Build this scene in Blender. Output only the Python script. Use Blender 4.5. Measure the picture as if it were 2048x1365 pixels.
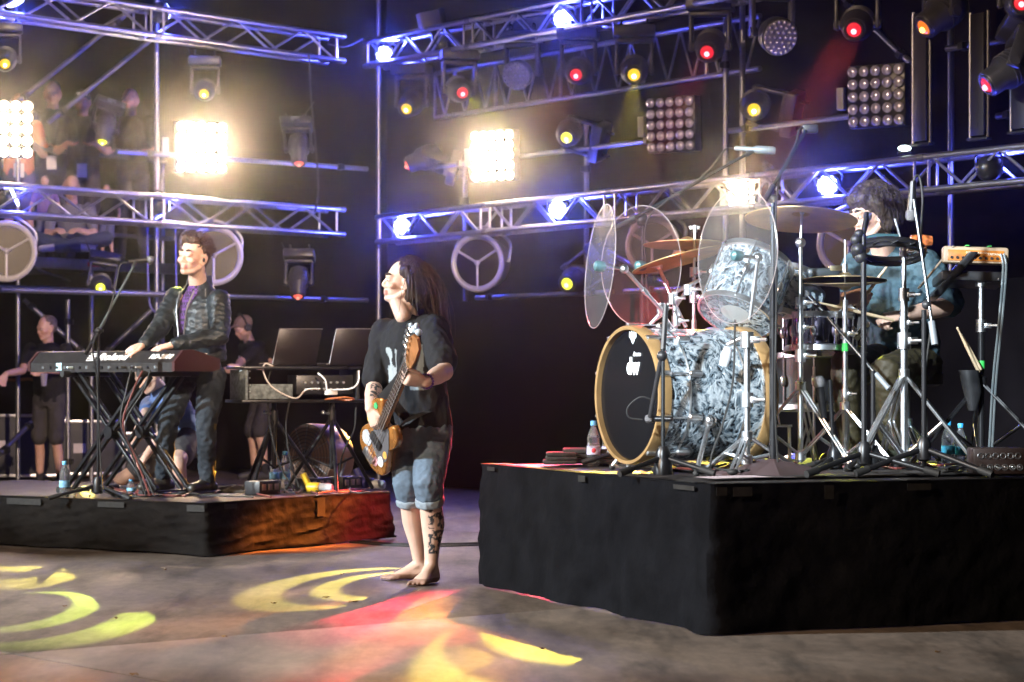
import bpy, bmesh, math, random
from mathutils import Vector, Matrix, Quaternion, noise
R = math.radians
V = Vector
random.seed(7)
scene = bpy.context.scene
for o in list(bpy.data.objects):
    bpy.data.objects.remove(o)
COL = scene.collection

# ------------------------------------------------------------------ camera
FPX = 85 / 36 * 2048          # focal length in photo pixels
HOR = 750                     # horizon row in the photo
CAMZ = 1.10                   # camera height in metres
cam = bpy.data.cameras.new('camera')
camo = bpy.data.objects.new('camera', cam)
COL.objects.link(camo)
camo.location = (0, 0, CAMZ)
camo.rotation_euler = (R(90), 0, 0)
cam.lens = 85
cam.sensor_width = 36
cam.shift_y = (HOR - 682.5) / 2048
cam.clip_end = 400
cam.dof.use_dof = True
cam.dof.focus_distance = 12.6
cam.dof.aperture_fstop = 4.0
scene.camera = camo

def at(px, py, Y):
    return V(((px - 1024) * Y / FPX, Y, CAMZ + (HOR - py) * Y / FPX))

def gz(px, py, z=0.0):
    return at(px, py, (CAMZ - z) * FPX / (py - HOR))

# ------------------------------------------------------------------ sky, sun, exposure (night)
w = bpy.data.worlds.new('World')
scene.world = w
w.use_nodes = True
nt = w.node_tree
sky = nt.nodes.new('ShaderNodeTexSky')
sky.sky_type = 'NISHITA'
sky.sun_disc = False
sky.sun_elevation = R(4)
sky.sun_rotation = R(250)
bg = nt.nodes['Background']
bg.inputs[1].default_value = 0.001
nt.links.new(sky.outputs[0], bg.inputs[0])
sun = bpy.data.lights.new('sun', 'SUN')
sun.energy = 0.015
sun.angle = R(12)
sun.color = (0.8, 0.88, 1.0)
suno = bpy.data.objects.new('sun', sun)
COL.objects.link(suno)
suno.rotation_euler = V((0.93, 0.26, -0.42)).to_track_quat('-Z', 'Y').to_euler()
scene.view_settings.view_transform = 'Standard'
scene.view_settings.look = 'None'
scene.view_settings.gamma = 1
scene.view_settings.use_curve_mapping = False
scene.view_settings.exposure = 0.12
scene.render.engine = 'CYCLES'
scene.cycles.max_bounces = 6
scene.cycles.volume_bounces = 0
scene.cycles.transparent_max_bounces = 16

# the stage's front lighting: unseen spots on the audience side, placed by the light they throw
def spot(name, loc, target, power, color, deg, blend=0.25, radius=0.08, parent=None):
    l = bpy.data.lights.new(name, 'SPOT')
    l.energy = power
    l.color = color
    l.spot_size = R(deg)
    l.spot_blend = blend
    l.shadow_soft_size = radius
    o = bpy.data.objects.new(name, l)
    COL.objects.link(o)
    loc = V(loc)
    o.location = loc
    o.rotation_euler = (V(target) - loc).to_track_quat('-Z', 'Y').to_euler()
    if parent is not None:
        o.parent = parent
        o.matrix_parent_inverse = Matrix.Translation(-parent.location)
    return o

spot('front_light', (-13.0, 8.2, 5.7), (0.9, 12.5, 1.1), 19000, (0.84, 0.94, 1.0), 33, 0.35, 0.16)
spot('front_light', (-4.8, 0.3, 5.6), (1.75, 12.3, 1.38), 23000, (0.82, 0.93, 1.0), 11.5, 0.5, 0.2)
spot('front_light', (-12.6, 8.6, 5.4), (-2.3, 16.0, 1.15), 20000, (0.84, 0.94, 1.0), 13, 0.5, 0.16)
spot('front_light', (4.0, -4.0, 7.0), (-3.6, 23.5, 1.9), 30000, (1.0, 0.74, 0.54), 15, 0.6, 0.2)  # unseen warm wash added to light the stagehands and crew
spot('front_light', (-9.5, 2.5, 7.0), (0.6, 13.2, 1.0), 7600, (1.0, 0.70, 0.46), 42, 0.5, 0.2)

def gobo(lo, kind, rot=0.0, scale=1.0):
    """cut a stencil shape into a spot: real projection, in the lamp's own space"""
    l = lo.data
    l.use_nodes = True
    t = l.node_tree
    em = next(n for n in t.nodes if n.type == 'EMISSION')
    tc = t.nodes.new('ShaderNodeTexCoord')
    sp = t.nodes.new('ShaderNodeSeparateXYZ')
    t.links.new(tc.outputs['Normal'], sp.inputs[0])
    def m(op, a, b=None, clamp=False):
        n = t.nodes.new('ShaderNodeMath')
        n.operation = op
        n.use_clamp = clamp
        for i, v in enumerate((a, b)):
            if v is None:
                continue
            if isinstance(v, (int, float)):
                n.inputs[i].default_value = v
            else:
                t.links.new(v, n.inputs[i])
        return n.outputs[0]
    k = 1.0 / (math.tan(l.spot_size / 2) * scale)
    az = m('ABSOLUTE', sp.outputs[2])
    u0 = m('MULTIPLY', m('DIVIDE', sp.outputs[0], az), k)
    v0 = m('MULTIPLY', m('DIVIDE', sp.outputs[1], az), k)
    c, s = math.cos(rot), math.sin(rot)
    u = m('ADD', m('MULTIPLY', u0, c), m('MULTIPLY', v0, -s))
    v = m('ADD', m('MULTIPLY', u0, s), m('MULTIPLY', v0, c))
    def disc(cx, cy, r, soft=0.05):
        du = m('SUBTRACT', u, cx)
        dv = m('SUBTRACT', v, cy)
        d = m('SQRT', m('ADD', m('MULTIPLY', du, du), m('MULTIPLY', dv, dv)))
        return m('DIVIDE', m('SUBTRACT', r, d), soft, True)
    if kind == 'crescent':
        a = m('MULTIPLY', disc(0, 0, .95), m('SUBTRACT', 1, disc(.26, .06, .83)))
        b = m('MULTIPLY', disc(.36, .05, .66), m('SUBTRACT', 1, disc(.54, .10, .58)))
        out = m('ADD', a, b, True)
    elif kind == 'swirl':
        r = m('SQRT', m('ADD', m('MULTIPLY', u, u), m('MULTIPLY', v, v)))
        th = m('ARCTAN2', v, u)
        sn = m('SINE', m('ADD', m('MULTIPLY', r, 9), m('MULTIPLY', th, 2)))
        out = m('MULTIPLY', m('MULTIPLY', m('ADD', sn, .1), 5, True), disc(0, 0, .95, .3))
    else:
        nz = t.nodes.new('ShaderNodeTexNoise')
        cmb = t.nodes.new('ShaderNodeCombineXYZ')
        t.links.new(m('MULTIPLY', u, .8), cmb.inputs[0])
        t.links.new(m('MULTIPLY', v, 1.3), cmb.inputs[1])
        nz.inputs['Scale'].default_value = 2.6
        nz.inputs['Detail'].default_value = 1.5
        t.links.new(cmb.outputs[0], nz.inputs['Vector'])
        out = m('MULTIPLY', m('MULTIPLY', m('SUBTRACT', nz.outputs[0], .38), 4, True), disc(0, 0, .95, .45))
    t.links.new(out, em.inputs['Strength'])

# ------------------------------------------------------------------ mesh tools
def basis(d, up=V((0, 0, 1))):
    d = V(d).normalized()
    if abs(d.dot(up)) > 0.98:
        up = V((0, 1, 0))
    s = d.cross(up).normalized()
    u = s.cross(d).normalized()
    return d, s, u

class MB:
    def __init__(self):
        self.v, self.f, self.m = [], [], []
        self.cm = 0
    def _add(self, vs, fs):
        o = len(self.v)
        self.v += [tuple(p) for p in vs]
        self.f += [tuple(i + o for i in f) for f in fs]
        self.m += [self.cm] * len(fs)
    def box(self, c, size, ax=None, bev=0.0):
        c = V(c)
        X, Y, Z = ax if ax else (V((1, 0, 0)), V((0, 1, 0)), V((0, 0, 1)))
        hx, hy, hz = size[0] / 2, size[1] / 2, size[2] / 2
        if bev <= 0:
            vs = [c + X * (sx * hx) + Y * (sy * hy) + Z * (sz * hz) for sz in (-1, 1) for sy in (-1, 1) for sx in (-1, 1)]
            self._add(vs, [(0, 2, 3, 1), (4, 5, 7, 6), (0, 1, 5, 4), (2, 6, 7, 3), (0, 4, 6, 2), (1, 3, 7, 5)])
            return
        b = min(bev, hx * .9, hy * .9, hz * .9)
        bm = bmesh.new()
        bmesh.ops.create_cube(bm, size=2)
        for q in bm.verts:
            q.co = V((q.co.x * hx, q.co.y * hy, q.co.z * hz))
        bmesh.ops.bevel(bm, geom=list(bm.edges), offset=b, segments=2, affect='EDGES', profile=.5)
        bm.verts.index_update()
        self._add([c + X * q.co.x + Y * q.co.y + Z * q.co.z for q in bm.verts], [[q.index for q in f.verts] for f in bm.faces])
        bm.free()
    def ring_loft(self, rings, cap=True, close=False):
        n = len(rings[0])
        vs = [p for r in rings for p in r]
        fs = []
        k = len(rings)
        for i in range(k if close else k - 1):
            j = (i + 1) % k
            for a in range(n):
                b = (a + 1) % n
                fs.append((i * n + a, i * n + b, j * n + b, j * n + a))
        if cap and not close:
            fs.append(tuple(range(n - 1, -1, -1)))
            fs.append(tuple((k - 1) * n + a for a in range(n)))
        self._add(vs, fs)
    def tube(self, pts, r, n=8, cap=True, up=V((0, 0, 1)), flat=1.0, close=False):
        pts = [V(p) for p in pts]
        k = len(pts)
        rings = []
        ref = None
        for i, p in enumerate(pts):
            if close:
                d = pts[(i + 1) % k] - pts[i - 1]
            else:
                d = pts[min(i + 1, k - 1)] - pts[max(i - 1, 0)]
            if d.length < 1e-7:
                d = V((0, 0, 1))
            d.normalize()
            if ref is None:
                _, s, u = basis(d, up)
            else:
                s = ref - d * ref.dot(d)
                if s.length < 1e-5:
                    _, s, u = basis(d, up)
                s.normalize()
                u = s.cross(d).normalized()
            ref = s
            rr = r[i] if isinstance(r, (list, tuple)) else r
            rings.append([p + s * (math.cos(a) * rr) + u * (math.sin(a) * rr * flat) for a in (2 * math.pi * q / n for q in range(n))])
        self.ring_loft(rings, cap, close)
    def cyl(self, a, b, r, r2=None, n=16):
        self.tube([a, b], [r, r if r2 is None else r2], n)
    def lathe(self, prof, c, d, n=24, arc=None, up=V((0, 0, 1))):
        """prof: list of (radius, distance along d)"""
        c = V(c)
        d, s, u = basis(d, up)
        rings = []
        for rr, h in prof:
            rr = max(rr, 1e-4)
            rings.append([c + d * h + s * (math.cos(a) * rr) + u * (math.sin(a) * rr) for a in (2 * math.pi * q / n for q in range(n))])
        self.ring_loft(rings, True)
    def ringlathe(self, prof, c, d, n=48):
        """closed profile turned round an axis: an open ring"""
        c = V(c)
        d, s, u = basis(d)
        self.ring_loft([[c + d * h + s * (math.cos(a) * rr) + u * (math.sin(a) * rr) for a in (2 * math.pi * q / n for q in range(n))] for rr, h in prof], False, True)
    def ball(self, c, r, n=12, ax=None):
        c = V(c)
        if isinstance(r, (int, float)):
            r = (r, r, r)
        X, Y, Z = ax if ax else (V((1, 0, 0)), V((0, 1, 0)), V((0, 0, 1)))
        rings = []
        m = max(6, n // 2 + 2)
        for i in range(m + 1):
            t = math.pi * i / m
            q = max(math.sin(t), 1e-3)
            rings.append([c - Z * (math.cos(t) * r[2]) + X * (q * r[0] * math.cos(a)) + Y * (q * r[1] * math.sin(a)) for a in (2 * math.pi * e / n for e in range(n))])
        self.ring_loft(rings, True)
    def torus(self, c, d, R0, r, n=32, m=8, e=1.0):
        c = V(c)
        d, s, u = basis(d)
        self.tube([c + s * (math.cos(a) * R0) + u * (math.sin(a) * R0 * e) for a in (2 * math.pi * q / n for q in range(n))], r, m, close=True, up=d)
    def prism(self, poly, d):
        """poly: world points of a planar outline, d: extrusion vector"""
        poly = [V(p) for p in poly]
        n = len(poly)
        vs = poly + [p + V(d) for p in poly]
        fs = [tuple(range(n - 1, -1, -1)), tuple(range(n, 2 * n))]
        for i in range(n):
            j = (i + 1) % n
            fs.append((i, j, n + j, n + i))
        self._add(vs, fs)
    def grid(self, fn, nu, nv):
        vs = [fn(i / nu, j / nv) for j in range(nv + 1) for i in range(nu + 1)]
        fs = [(j * (nu + 1) + i, j * (nu + 1) + i + 1, (j + 1) * (nu + 1) + i + 1, (j + 1) * (nu + 1) + i) for j in range(nv) for i in range(nu)]
        self._add(vs, fs)
    def mesh(self, name, mats, smooth=True, ang=40):
        me = bpy.data.meshes.new(name)
        me.from_pydata(self.v, [], self.f)
        for mt in (mats if isinstance(mats, (list, tuple)) else [mats]):
            me.materials.append(mt)
        bm = bmesh.new()
        bm.from_mesh(me)
        bmesh.ops.recalc_face_normals(bm, faces=bm.faces)
        bm.to_mesh(me)
        bm.free()
        me.polygons.foreach_set('material_index', self.m)
        if smooth:
            me.polygons.foreach_set('use_smooth', [True] * len(me.polygons))
            me.set_sharp_from_angle(angle=R(ang))
        me.update()
        return me
    def build(self, name, mats, parent=None, smooth=True, ang=40):
        o = bpy.data.objects.new(name, self.mesh(name, mats, smooth, ang))
        return adopt(o, parent)

ROOTLOC = {}
def rootof(p):
    while p.parent is not None:
        p = p.parent
    return p
def adopt(o, parent):
    """link o (meshes hold world coordinates) and parent it"""
    if o.name not in COL.objects:
        COL.objects.link(o)
    if parent is not None:
        o.parent = parent
        if parent.parent is None and parent.type == 'EMPTY':
            o.matrix_parent_inverse = Matrix.Translation(-parent.location)
        elif parent.type == 'MESH' and 'rod' in parent:
            o.matrix_parent_inverse = parent.matrix_basis.inverted()
    return o

def tag(o, label, cat, group=None, kind=None):
    if label:
        o['label'] = label
    if cat:
        o['category'] = cat
    if group:
        o['group'] = group
    if kind:
        o['kind'] = kind
    return o

def thing(name, label, cat, loc, group=None):
    o = bpy.data.objects.new(name, None)
    o.empty_display_size = .1
    o.location = V(loc)
    COL.objects.link(o)
    return tag(o, label, cat, group)

UNIT = {}
def rod(parent, name, a, b, r, mat, n=8, r2=None):
    """round bar that shares one unit mesh per material and side count"""
    a, b = V(a), V(b)
    key = (mat.name, n)
    if key not in UNIT:
        q = MB()
        q.cyl((0, 0, 0), (0, 0, 1), 1, 1, n)
        UNIT[key] = q.mesh('round_bar', mat)
    o = bpy.data.objects.new(name, UNIT[key])
    COL.objects.link(o)
    d = b - a
    M = Matrix.Translation(a) @ d.to_track_quat('Z', 'Y').to_matrix().to_4x4() @ Matrix.Diagonal((r, r, d.length, 1))
    o.parent = parent
    if parent is not None:
        M = Matrix.Translation(-parent.location) @ M
    o.matrix_basis = M
    return o

def curve_pts(pts, n=8):
    """Catmull-Rom through pts"""
    pts = [V(p) for p in pts]
    P = [pts[0] * 2 - pts[1]] + pts + [pts[-1] * 2 - pts[-2]]
    out = []
    for i in range(1, len(P) - 2):
        for k in range(n):
            t = k / n
            a, b, c, d = P[i - 1], P[i], P[i + 1], P[i + 2]
            out.append(.5 * ((2 * b) + (c - a) * t + (2 * a - 5 * b + 4 * c - d) * t * t + (3 * b - a - 3 * c + d) * t ** 3))
    out.append(pts[-1])
    return out

def cable(name, pts, r, mat, label=None, parent=None, cat='cable', n=8, group=None):
    q = MB()
    q.tube(curve_pts(pts, n), r, 6)
    o = q.build(name, mat, parent)
    if parent is None:
        tag(o, label, cat, group)
    return o

def text_mesh(txt, name, mat, origin, right, up, height, parent, shear=0.0, bold=0.0, align='CENTER', width=None):
    c = bpy.data.curves.new(name, 'FONT')
    c.body = txt
    c.size = 1
    c.align_x = align
    c.align_y = 'CENTER'
    c.shear = shear
    c.offset = bold
    c.extrude = .004
    c.resolution_u = 3
    o = bpy.data.objects.new(name, c)
    COL.objects.link(o)
    dg = bpy.context.evaluated_depsgraph_get()
    me = bpy.data.meshes.new_from_object(o.evaluated_get(dg))
    bpy.data.objects.remove(o)
    bpy.data.curves.remove(c)
    xs = [q.co.x for q in me.vertices]
    ys = [q.co.y for q in me.vertices]
    k = height / (max(ys) - min(ys))
    kx = k if width is None else width / (max(xs) - min(xs))
    right, up = V(right).normalized(), V(up).normalized()
    nn = right.cross(up)
    for q in me.vertices:
        q.co = V(origin) + right * (q.co.x * kx) + up * (q.co.y * k) + nn * (q.co.z * .35)
    me.materials.clear()
    me.materials.append(mat)
    me.name = name
    o = bpy.data.objects.new(name, me)
    return adopt(o, parent)

# ------------------------------------------------------------------ materials
MT = {}
def mat(name, col, rough=.5, metal=0.0, var=0.0, vscale=6.0, bump=0.0, bscale=40.0, emit=None, estr=0.0, trans=0.0, ior=1.45, coat=0.0, alpha=1.0, spec=None, stretch=None, bdist=.01, sheen=0.0):
    if name in MT:
        return MT[name]
    m = bpy.data.materials.new(name)
    m.use_nodes = True
    t = m.node_tree
    b = t.nodes['Principled BSDF']
    b.inputs['Base Color'].default_value = (*col, 1)
    b.inputs['Roughness'].default_value = rough
    b.inputs['Metallic'].default_value = metal
    b.inputs['IOR'].default_value = ior
    b.inputs['Transmission Weight'].default_value = trans
    b.inputs['Coat Weight'].default_value = coat
    b.inputs['Alpha'].default_value = alpha
    b.inputs['Sheen Weight'].default_value = sheen
    if spec is not None:
        b.inputs['Specular IOR Level'].default_value = spec
    if emit:
        b.inputs['Emission Color'].default_value = (*emit, 1)
        b.inputs['Emission Strength'].default_value = estr
    if var or bump:
        tc = t.nodes.new('ShaderNodeTexCoord')
        vec = tc.outputs['Object']
        if stretch:
            mp = t.nodes.new('ShaderNodeMapping')
            mp.inputs['Scale'].default_value = stretch
            t.links.new(vec, mp.inputs[0])
            vec = mp.outputs[0]
        if var:
            nz = t.nodes.new('ShaderNodeTexNoise')
            nz.inputs['Scale'].default_value = vscale
            nz.inputs['Detail'].default_value = 5
            t.links.new(vec, nz.inputs['Vector'])
            rp = t.nodes.new('ShaderNodeValToRGB')
            rp.color_ramp.elements[0].position = .3
            rp.color_ramp.elements[1].position = .7
            rp.color_ramp.elements[0].color = (*[max(0, c * (1 - var)) for c in col], 1)
            rp.color_ramp.elements[1].color = (*[min(1, c * (1 + var)) for c in col], 1)
            t.links.new(nz.outputs[0], rp.inputs[0])
            t.links.new(rp.outputs[0], b.inputs['Base Color'])
            mr = t.nodes.new('ShaderNodeMapRange')
            mr.inputs['To Min'].default_value = max(0, rough - .12)
            mr.inputs['To Max'].default_value = min(1, rough + .12)
            t.links.new(nz.outputs[0], mr.inputs[0])
            t.links.new(mr.outputs[0], b.inputs['Roughness'])
        if bump:
            n2 = t.nodes.new('ShaderNodeTexNoise')
            n2.inputs['Scale'].default_value = bscale
            n2.inputs['Detail'].default_value = 4
            t.links.new(vec, n2.inputs['Vector'])
            bp = t.nodes.new('ShaderNodeBump')
            bp.inputs['Strength'].default_value = bump
            bp.inputs['Distance'].default_value = bdist
            t.links.new(n2.outputs[0], bp.inputs['Height'])
            t.links.new(bp.outputs[0], b.inputs['Normal'])
    MT[name] = m
    return m

def attr_mat(name, rough=.5, bump=0.0, bscale=60, bdist=.004, sss=0.0, spec=None):
    """colour comes from the mesh's own 'Col' attribute (paint, ink, print on the thing itself)"""
    if name in MT:
        return MT[name]
    m = mat(name, (.5, .5, .5), rough, bump=bump, bscale=bscale, bdist=bdist, spec=spec)
    t = m.node_tree
    b = t.nodes['Principled BSDF']
    a = t.nodes.new('ShaderNodeVertexColor')
    a.layer_name = 'Col'
    t.links.new(a.outputs[0], b.inputs['Base Color'])
    if sss:
        b.inputs['Subsurface Weight'].default_value = sss
        b.inputs['Subsurface Radius'].default_value = (.012, .005, .003)
        b.inputs['Subsurface Scale'].default_value = 1.0
    return m

ALU = mat('aluminium', (.46, .46, .49), .34, 1.0, var=.12, vscale=14, bump=.05, bscale=80)
STEEL = mat('galvanised_steel', (.24, .24, .26), .42, .9, var=.25, vscale=9)
BLK = mat('black_plastic', (.018, .018, .02), .42, var=.3, vscale=20)
BLKM = mat('black_metal', (.016, .016, .018), .32, .3, var=.3, vscale=15)
RUB = mat('black_rubber', (.014, .014, .014), .65)
CHR = mat('chrome', (.85, .87, .90), .30, 1.0, var=.05, vscale=10)
DRAPE = mat('black_drape', (.0045, .004, .005), .95, var=.35, vscale=2.5, spec=0.0)
WHT = mat('white_paint', (.75, .75, .75), .5)
mat('mic_silver', (.45, .48, .5), .35, .8)
mat('mic_grille', (.16, .16, .17), .45, .7, bump=.6, bscale=400)
# ------------------------------------------------------------------ floor
def floor_material():
    m = mat('stage_floor', (.2, .18, .165), .42)
    t = m.node_tree
    b = t.nodes['Principled BSDF']
    g = t.nodes.new('ShaderNodeNewGeometry')
    def nz(scale, det, stretch=(1, 1, 1), rough=.55):
        mp = t.nodes.new('ShaderNodeMapping')
        mp.inputs['Scale'].default_value = stretch
        mp.inputs['Rotation'].default_value = (0, 0, R(40))
        t.links.new(g.outputs['Position'], mp.inputs[0])
        n = t.nodes.new('ShaderNodeTexNoise')
        n.inputs['Scale'].default_value = scale
        n.inputs['Detail'].default_value = det
        n.inputs['Roughness'].default_value = rough
        t.links.new(mp.outputs[0], n.inputs['Vector'])
        return n.outputs[0]
    def ramp(src, stops):
        r = t.nodes.new('ShaderNodeValToRGB')
        e = r.color_ramp.elements
        while len(e) < len(stops):
            e.new(.5)
        for i, (p, c) in enumerate(stops):
            e[i].position = p
            e[i].color = (*c, 1)
        t.links.new(src, r.inputs[0])
        return r.outputs[0]
    def mix(a, c, f, mode='MULTIPLY'):
        n = t.nodes.new('ShaderNodeMix')
        n.data_type = 'RGBA'
        n.blend_type = mode
        n.inputs[0].default_value = f
        t.links.new(a, n.inputs[6])
        t.links.new(c, n.inputs[7])
        return n.outputs[2]
    base = ramp(nz(.9, 8), [(.3, (.092, .070, .055)), (.7, (.185, .145, .116))])
    scuff = ramp(nz(3.2, 10, (1, .16, 1), .7), [(.36, (.35, .35, .35)), (.52, (1, 1, 1))])
    dust = ramp(nz(14, 8, (1, .5, 1), .7), [(.42, (.55, .55, .55)), (.6, (1, 1, 1))])
    c = mix(mix(base, scuff, .92), dust, .6)
    t.links.new(c, b.inputs['Base Color'])
    rr = ramp(nz(2.2, 8, (1, .3, 1)), [(.3, (.48, .48, .48)), (.7, (.78, .78, .78))])
    t.links.new(rr, b.inputs['Roughness'])
    bp = t.nodes.new('ShaderNodeBump')
    bp.inputs['Strength'].default_value = .25
    bp.inputs['Distance'].default_value = .006
    t.links.new(nz(9, 8, (1, .4, 1)), bp.inputs['Height'])
    t.links.new(bp.outputs[0], b.inputs['Normal'])
    return m
FLOOR = floor_material()
q = MB()
q.box((0, 40, -.06), (160, 160, .06))
flo = q.build('floor', mat('ground_dark', (.03, .028, .026), .9, var=.3, vscale=1), None, smooth=False)
tag(flo, 'dark ground sheet under the stage boards', 'floor', kind='structure')
T0 = gz(25, 1308)
dA = V((.64, -.77, 0)).normalized()
dB = V((.77, .64, 0)).normalized()
PS = 6.0
q = MB()
q.box((0, 0, -.008), (PS - .007, PS - .007, .016), bev=.003)
pm = q.mesh('floor_panel', FLOOR, True, 30)
ang = math.atan2(dB.y, dB.x)
for i in range(-2, 4):
    for j in range(-3, 2):
        c = T0 + dB * (PS * (i + .5)) + dA * (PS * (j + .5))
        o = bpy.data.objects.new('floor_panel', pm)
        COL.objects.link(o)
        o.location = (c.x, c.y, random.uniform(-.0015, .0015))
        o.rotation_euler = (0, 0, ang)
        o.parent = flo
# small litter on the boards
LEAF = mat('dry_leaf', (.16, .09, .03), .8)
for (px, py, s) in ((705, 1207, .03), (548, 1209, .016), (650, 1198, .022), (270, 1353, .022), (450, 1277, .016), (1875, 1307, .015), (330, 1142, .012), (685, 1151, .014), (1085, 1300, .014), (230, 1240, .014), (130, 1215, .013)):
    p = gz(px, py)
    a = random.uniform(0, 6.28)
    q = MB()
    pts = []
    for k in range(7):
        t = 2 * math.pi * k / 7
        rr = s * (1 if k % 2 else .65)
        pts.append(p + V((math.cos(t + a) * rr, math.sin(t + a) * rr * .55, .004 + .006 * (k % 2))))
    q.prism(pts, (0, 0, .002))
    o = q.build('dry_leaf', LEAF, None, smooth=False)
    tag(o, 'small dry leaf scrap lying on the stage boards', 'leaf', 'leaf scraps on the boards')

# ------------------------------------------------------------------ stage axes
sR = lambda x: 205 + .0625 * (x - 752)
sL = lambda x: 238 - .0459 * x
YR = lambda x: FPX / sR(x)
YL = lambda x: FPX / sL(x)
def PR(x, z, back=0.0):          # point on the right-hand truss line
    Y = YR(x)
    p = V(((x - 1024) * Y / FPX, Y, z))
    return p + V((.8, .6, 0)) * back
def PL(x, z, back=0.0):
    Y = YL(x)
    p = V(((x - 1024) * Y / FPX, Y, z))
    return p + V((-.765, .64, 0)) * back

# ------------------------------------------------------------------ backdrop drapes
def drape(name, label, a, b, z0, z1, n, amp, seed):
    q = MB()
    a, b = V(a), V(b)
    d = (b - a)
    nr = V((-d.y, d.x, 0)).normalized()
    def fn(u, v):
        p = a.lerp(b, u)
        L = u * d.length
        f = math.sin(L * 5.2 + 1.3 * math.sin(L * .9 + seed)) * amp + noise.noise(V((L * .5, v * 1.5, seed))) * amp * 2.5
        return p + nr * (f * (1.1 - .3 * v)) + V((0, 0, z0 + (z1 - z0) * v))
    q.grid(fn, n, 14)
    o = q.build(name, DRAPE, None)
    return tag(o, label, 'drape')
E0 = PR(560, 0, 1.3)
E1 = PR(2300, 0, 1.3)
drape('backdrop_drape', 'tall black drape hung behind the stage beyond the drums', E0, E1, .02, 8, 260, .04, 1)
drape('backdrop_drape', 'tall black drape closing the wing behind the crew platform', (-12, 28.2, 0), (E0.x + .1, 27.4, 0), .02, 8, 160, .05, 4)

# ------------------------------------------------------------------ trusses
def box_truss(name, label, p0, p1, seglen=2.0, h=.29, group='silver box trusses'):
    p0, p1 = V(p0), V(p1)
    root = thing(name, label, 'truss', p0, group)
    d = (p1 - p0)
    L = d.length
    d.normalize()
    up = V((0, 0, 1))
    w_ = d.cross(up).normalized()
    if w_.y < 0:
        w_ = -w_
    c = .025
    H_ = h - 2 * c
    corner = [V((0, 0, 0)), up * H_, w_ * H_, up * H_ + w_ * H_]
    nseg = max(1, round(L / seglen))
    sl = L / nseg
    for s in range(nseg):
        a = p0 + d * (s * sl + .012)
        b = p0 + d * ((s + 1) * sl - .012)
        for k in corner:
            rod(root, 'chord', a + k, b + k, c, ALU, 10)
            rod(root, 'coupler', b + k - d * .02, b + k + d * .044, c * 1.18, STEEL, 10)
        e = .06
        for off in (V((0, 0, 0)), w_ * H_):
            for q0 in (a + d * e, b - d * e):
                rod(root, 'brace', q0 + off, q0 + off + up * H_, .012, ALU, 6)
        for off in (V((0, 0, 0)), up * H_):
            for q0 in (a + d * e, b - d * e):
                rod(root, 'brace', q0 + off, q0 + off + w_ * H_, .012, ALU, 6)
        nb = 5
        span = sl - .024 - 2 * e - .05
        for f in range(4):
            for k in range(nb):
                s0 = a + d * (e + .025 + span * k / nb)
                s1 = a + d * (e + .025 + span * (k + 1) / nb)
                hi, lo = (1, 0) if k % 2 == 0 else (0, 1)
                if f == 0:
                    A, B = s0 + up * H_ * hi, s1 + up * H_ * lo
                elif f == 1:
                    A, B = s0 + w_ * H_ + up * H_ * lo, s1 + w_ * H_ + up * H_ * hi
                elif f == 2:
                    A, B = s0 + w_ * H_ * hi, s1 + w_ * H_ * lo
                else:
                    A, B = s0 + up * H_ + w_ * H_ * lo, s1 + up * H_ + w_ * H_ * hi
                rod(root, 'brace', A, B, .012, ALU, 6)
    return root
zLL, zLU = 2.46, 4.14
box_truss('box_truss', 'lower silver box truss in front of the crew platform', PL(-120, zLL), PL(684, zLL))
box_truss('box_truss', 'upper silver box truss high above the crew platform', PL(-120, zLU), PL(684, zLU))
box_truss('box_truss', 'lower silver box truss running behind the drummer', PR(752, 2.395), PR(2240, 2.465))
box_truss('box_truss', 'upper silver box truss carrying the row of hanging moving heads', PR(728, 4.13), PR(1760, 4.13))

# ladder girder behind the upper truss
def ladder_girder(p0, p1, h, label):
    p0, p1 = V(p0), V(p1)
    root = thing('ladder_girder', label, 'girder', p0)
    d = p1 - p0
    n = 14
    up = V((0, 0, h))
    rod(root, 'chord', p0, p1, .024, STEEL, 10)
    rod(root, 'chord', p0 + up, p1 + up, .024, STEEL, 10)
    for i in range(n):
        a = p0 + d * (i / n)
        m_ = p0 + d * ((i + .5) / n)
        b = p0 + d * ((i + 1) / n)
        rod(root, 'brace', a + up, m_, .013, STEEL, 6)
        rod(root, 'brace', m_, b + up, .013, STEEL, 6)
        if i % 3 == 0:
            rod(root, 'post', a, a + up, .018, STEEL, 8)
    return root
ladder_girder(PR(745, 3.66, .75), PR(1385, 3.66, .75), .44, 'grey scaffold ladder girder behind the upper truss')

def pole(a, b, label, r=.024, group='scaffold tubes'):
    """scaffold tube with couplers"""
    a, b = V(a), V(b)
    root = thing('scaffold_tube', label, 'scaffold tube', a, group)
    rod(root, 'tube', a, b, r, STEEL, 10)
    d = (b - a).normalized()
    for t in (.12, .88):
        p = a.lerp(b, t)
        q = MB()
        _, s, u = basis(d)
        q.cyl(p - d * .03, p + d * .03, r * 1.45, None, 10)
        q.box(p + s * r * 1.6, (.05, .03, .05), (d, s, u))
        q.build('coupler', BLKM, root)
    return root
UPL = 'upright scaffold tube standing along the stage back'
for (x, z0, z1, bk, lb) in ((740, 0, 6.2, .1, 'tall scaffold upright in the gap between the left and right trusses'), (845, 0, 3.15, .5, 'short scaffold upright carrying the lamp with an orange sliver of lens'), (1085, 0, 3.35, .5, 'scaffold upright between the blazing lamp grid and the unlit one'),
        (1352, 0, 4.2, .55, 'scaffold upright under the unlit lamp grid, beside a taller twin'), (1376, 0, 5.6, .6, 'taller twin scaffold upright beside the unlit lamp grid'), (1790, 0, 6.4, .6, 'tall scaffold upright behind the unlit lamp grid near the dark light bars')):
    pole(PR(x, z0, bk), PR(x, z1, bk), lb)
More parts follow.
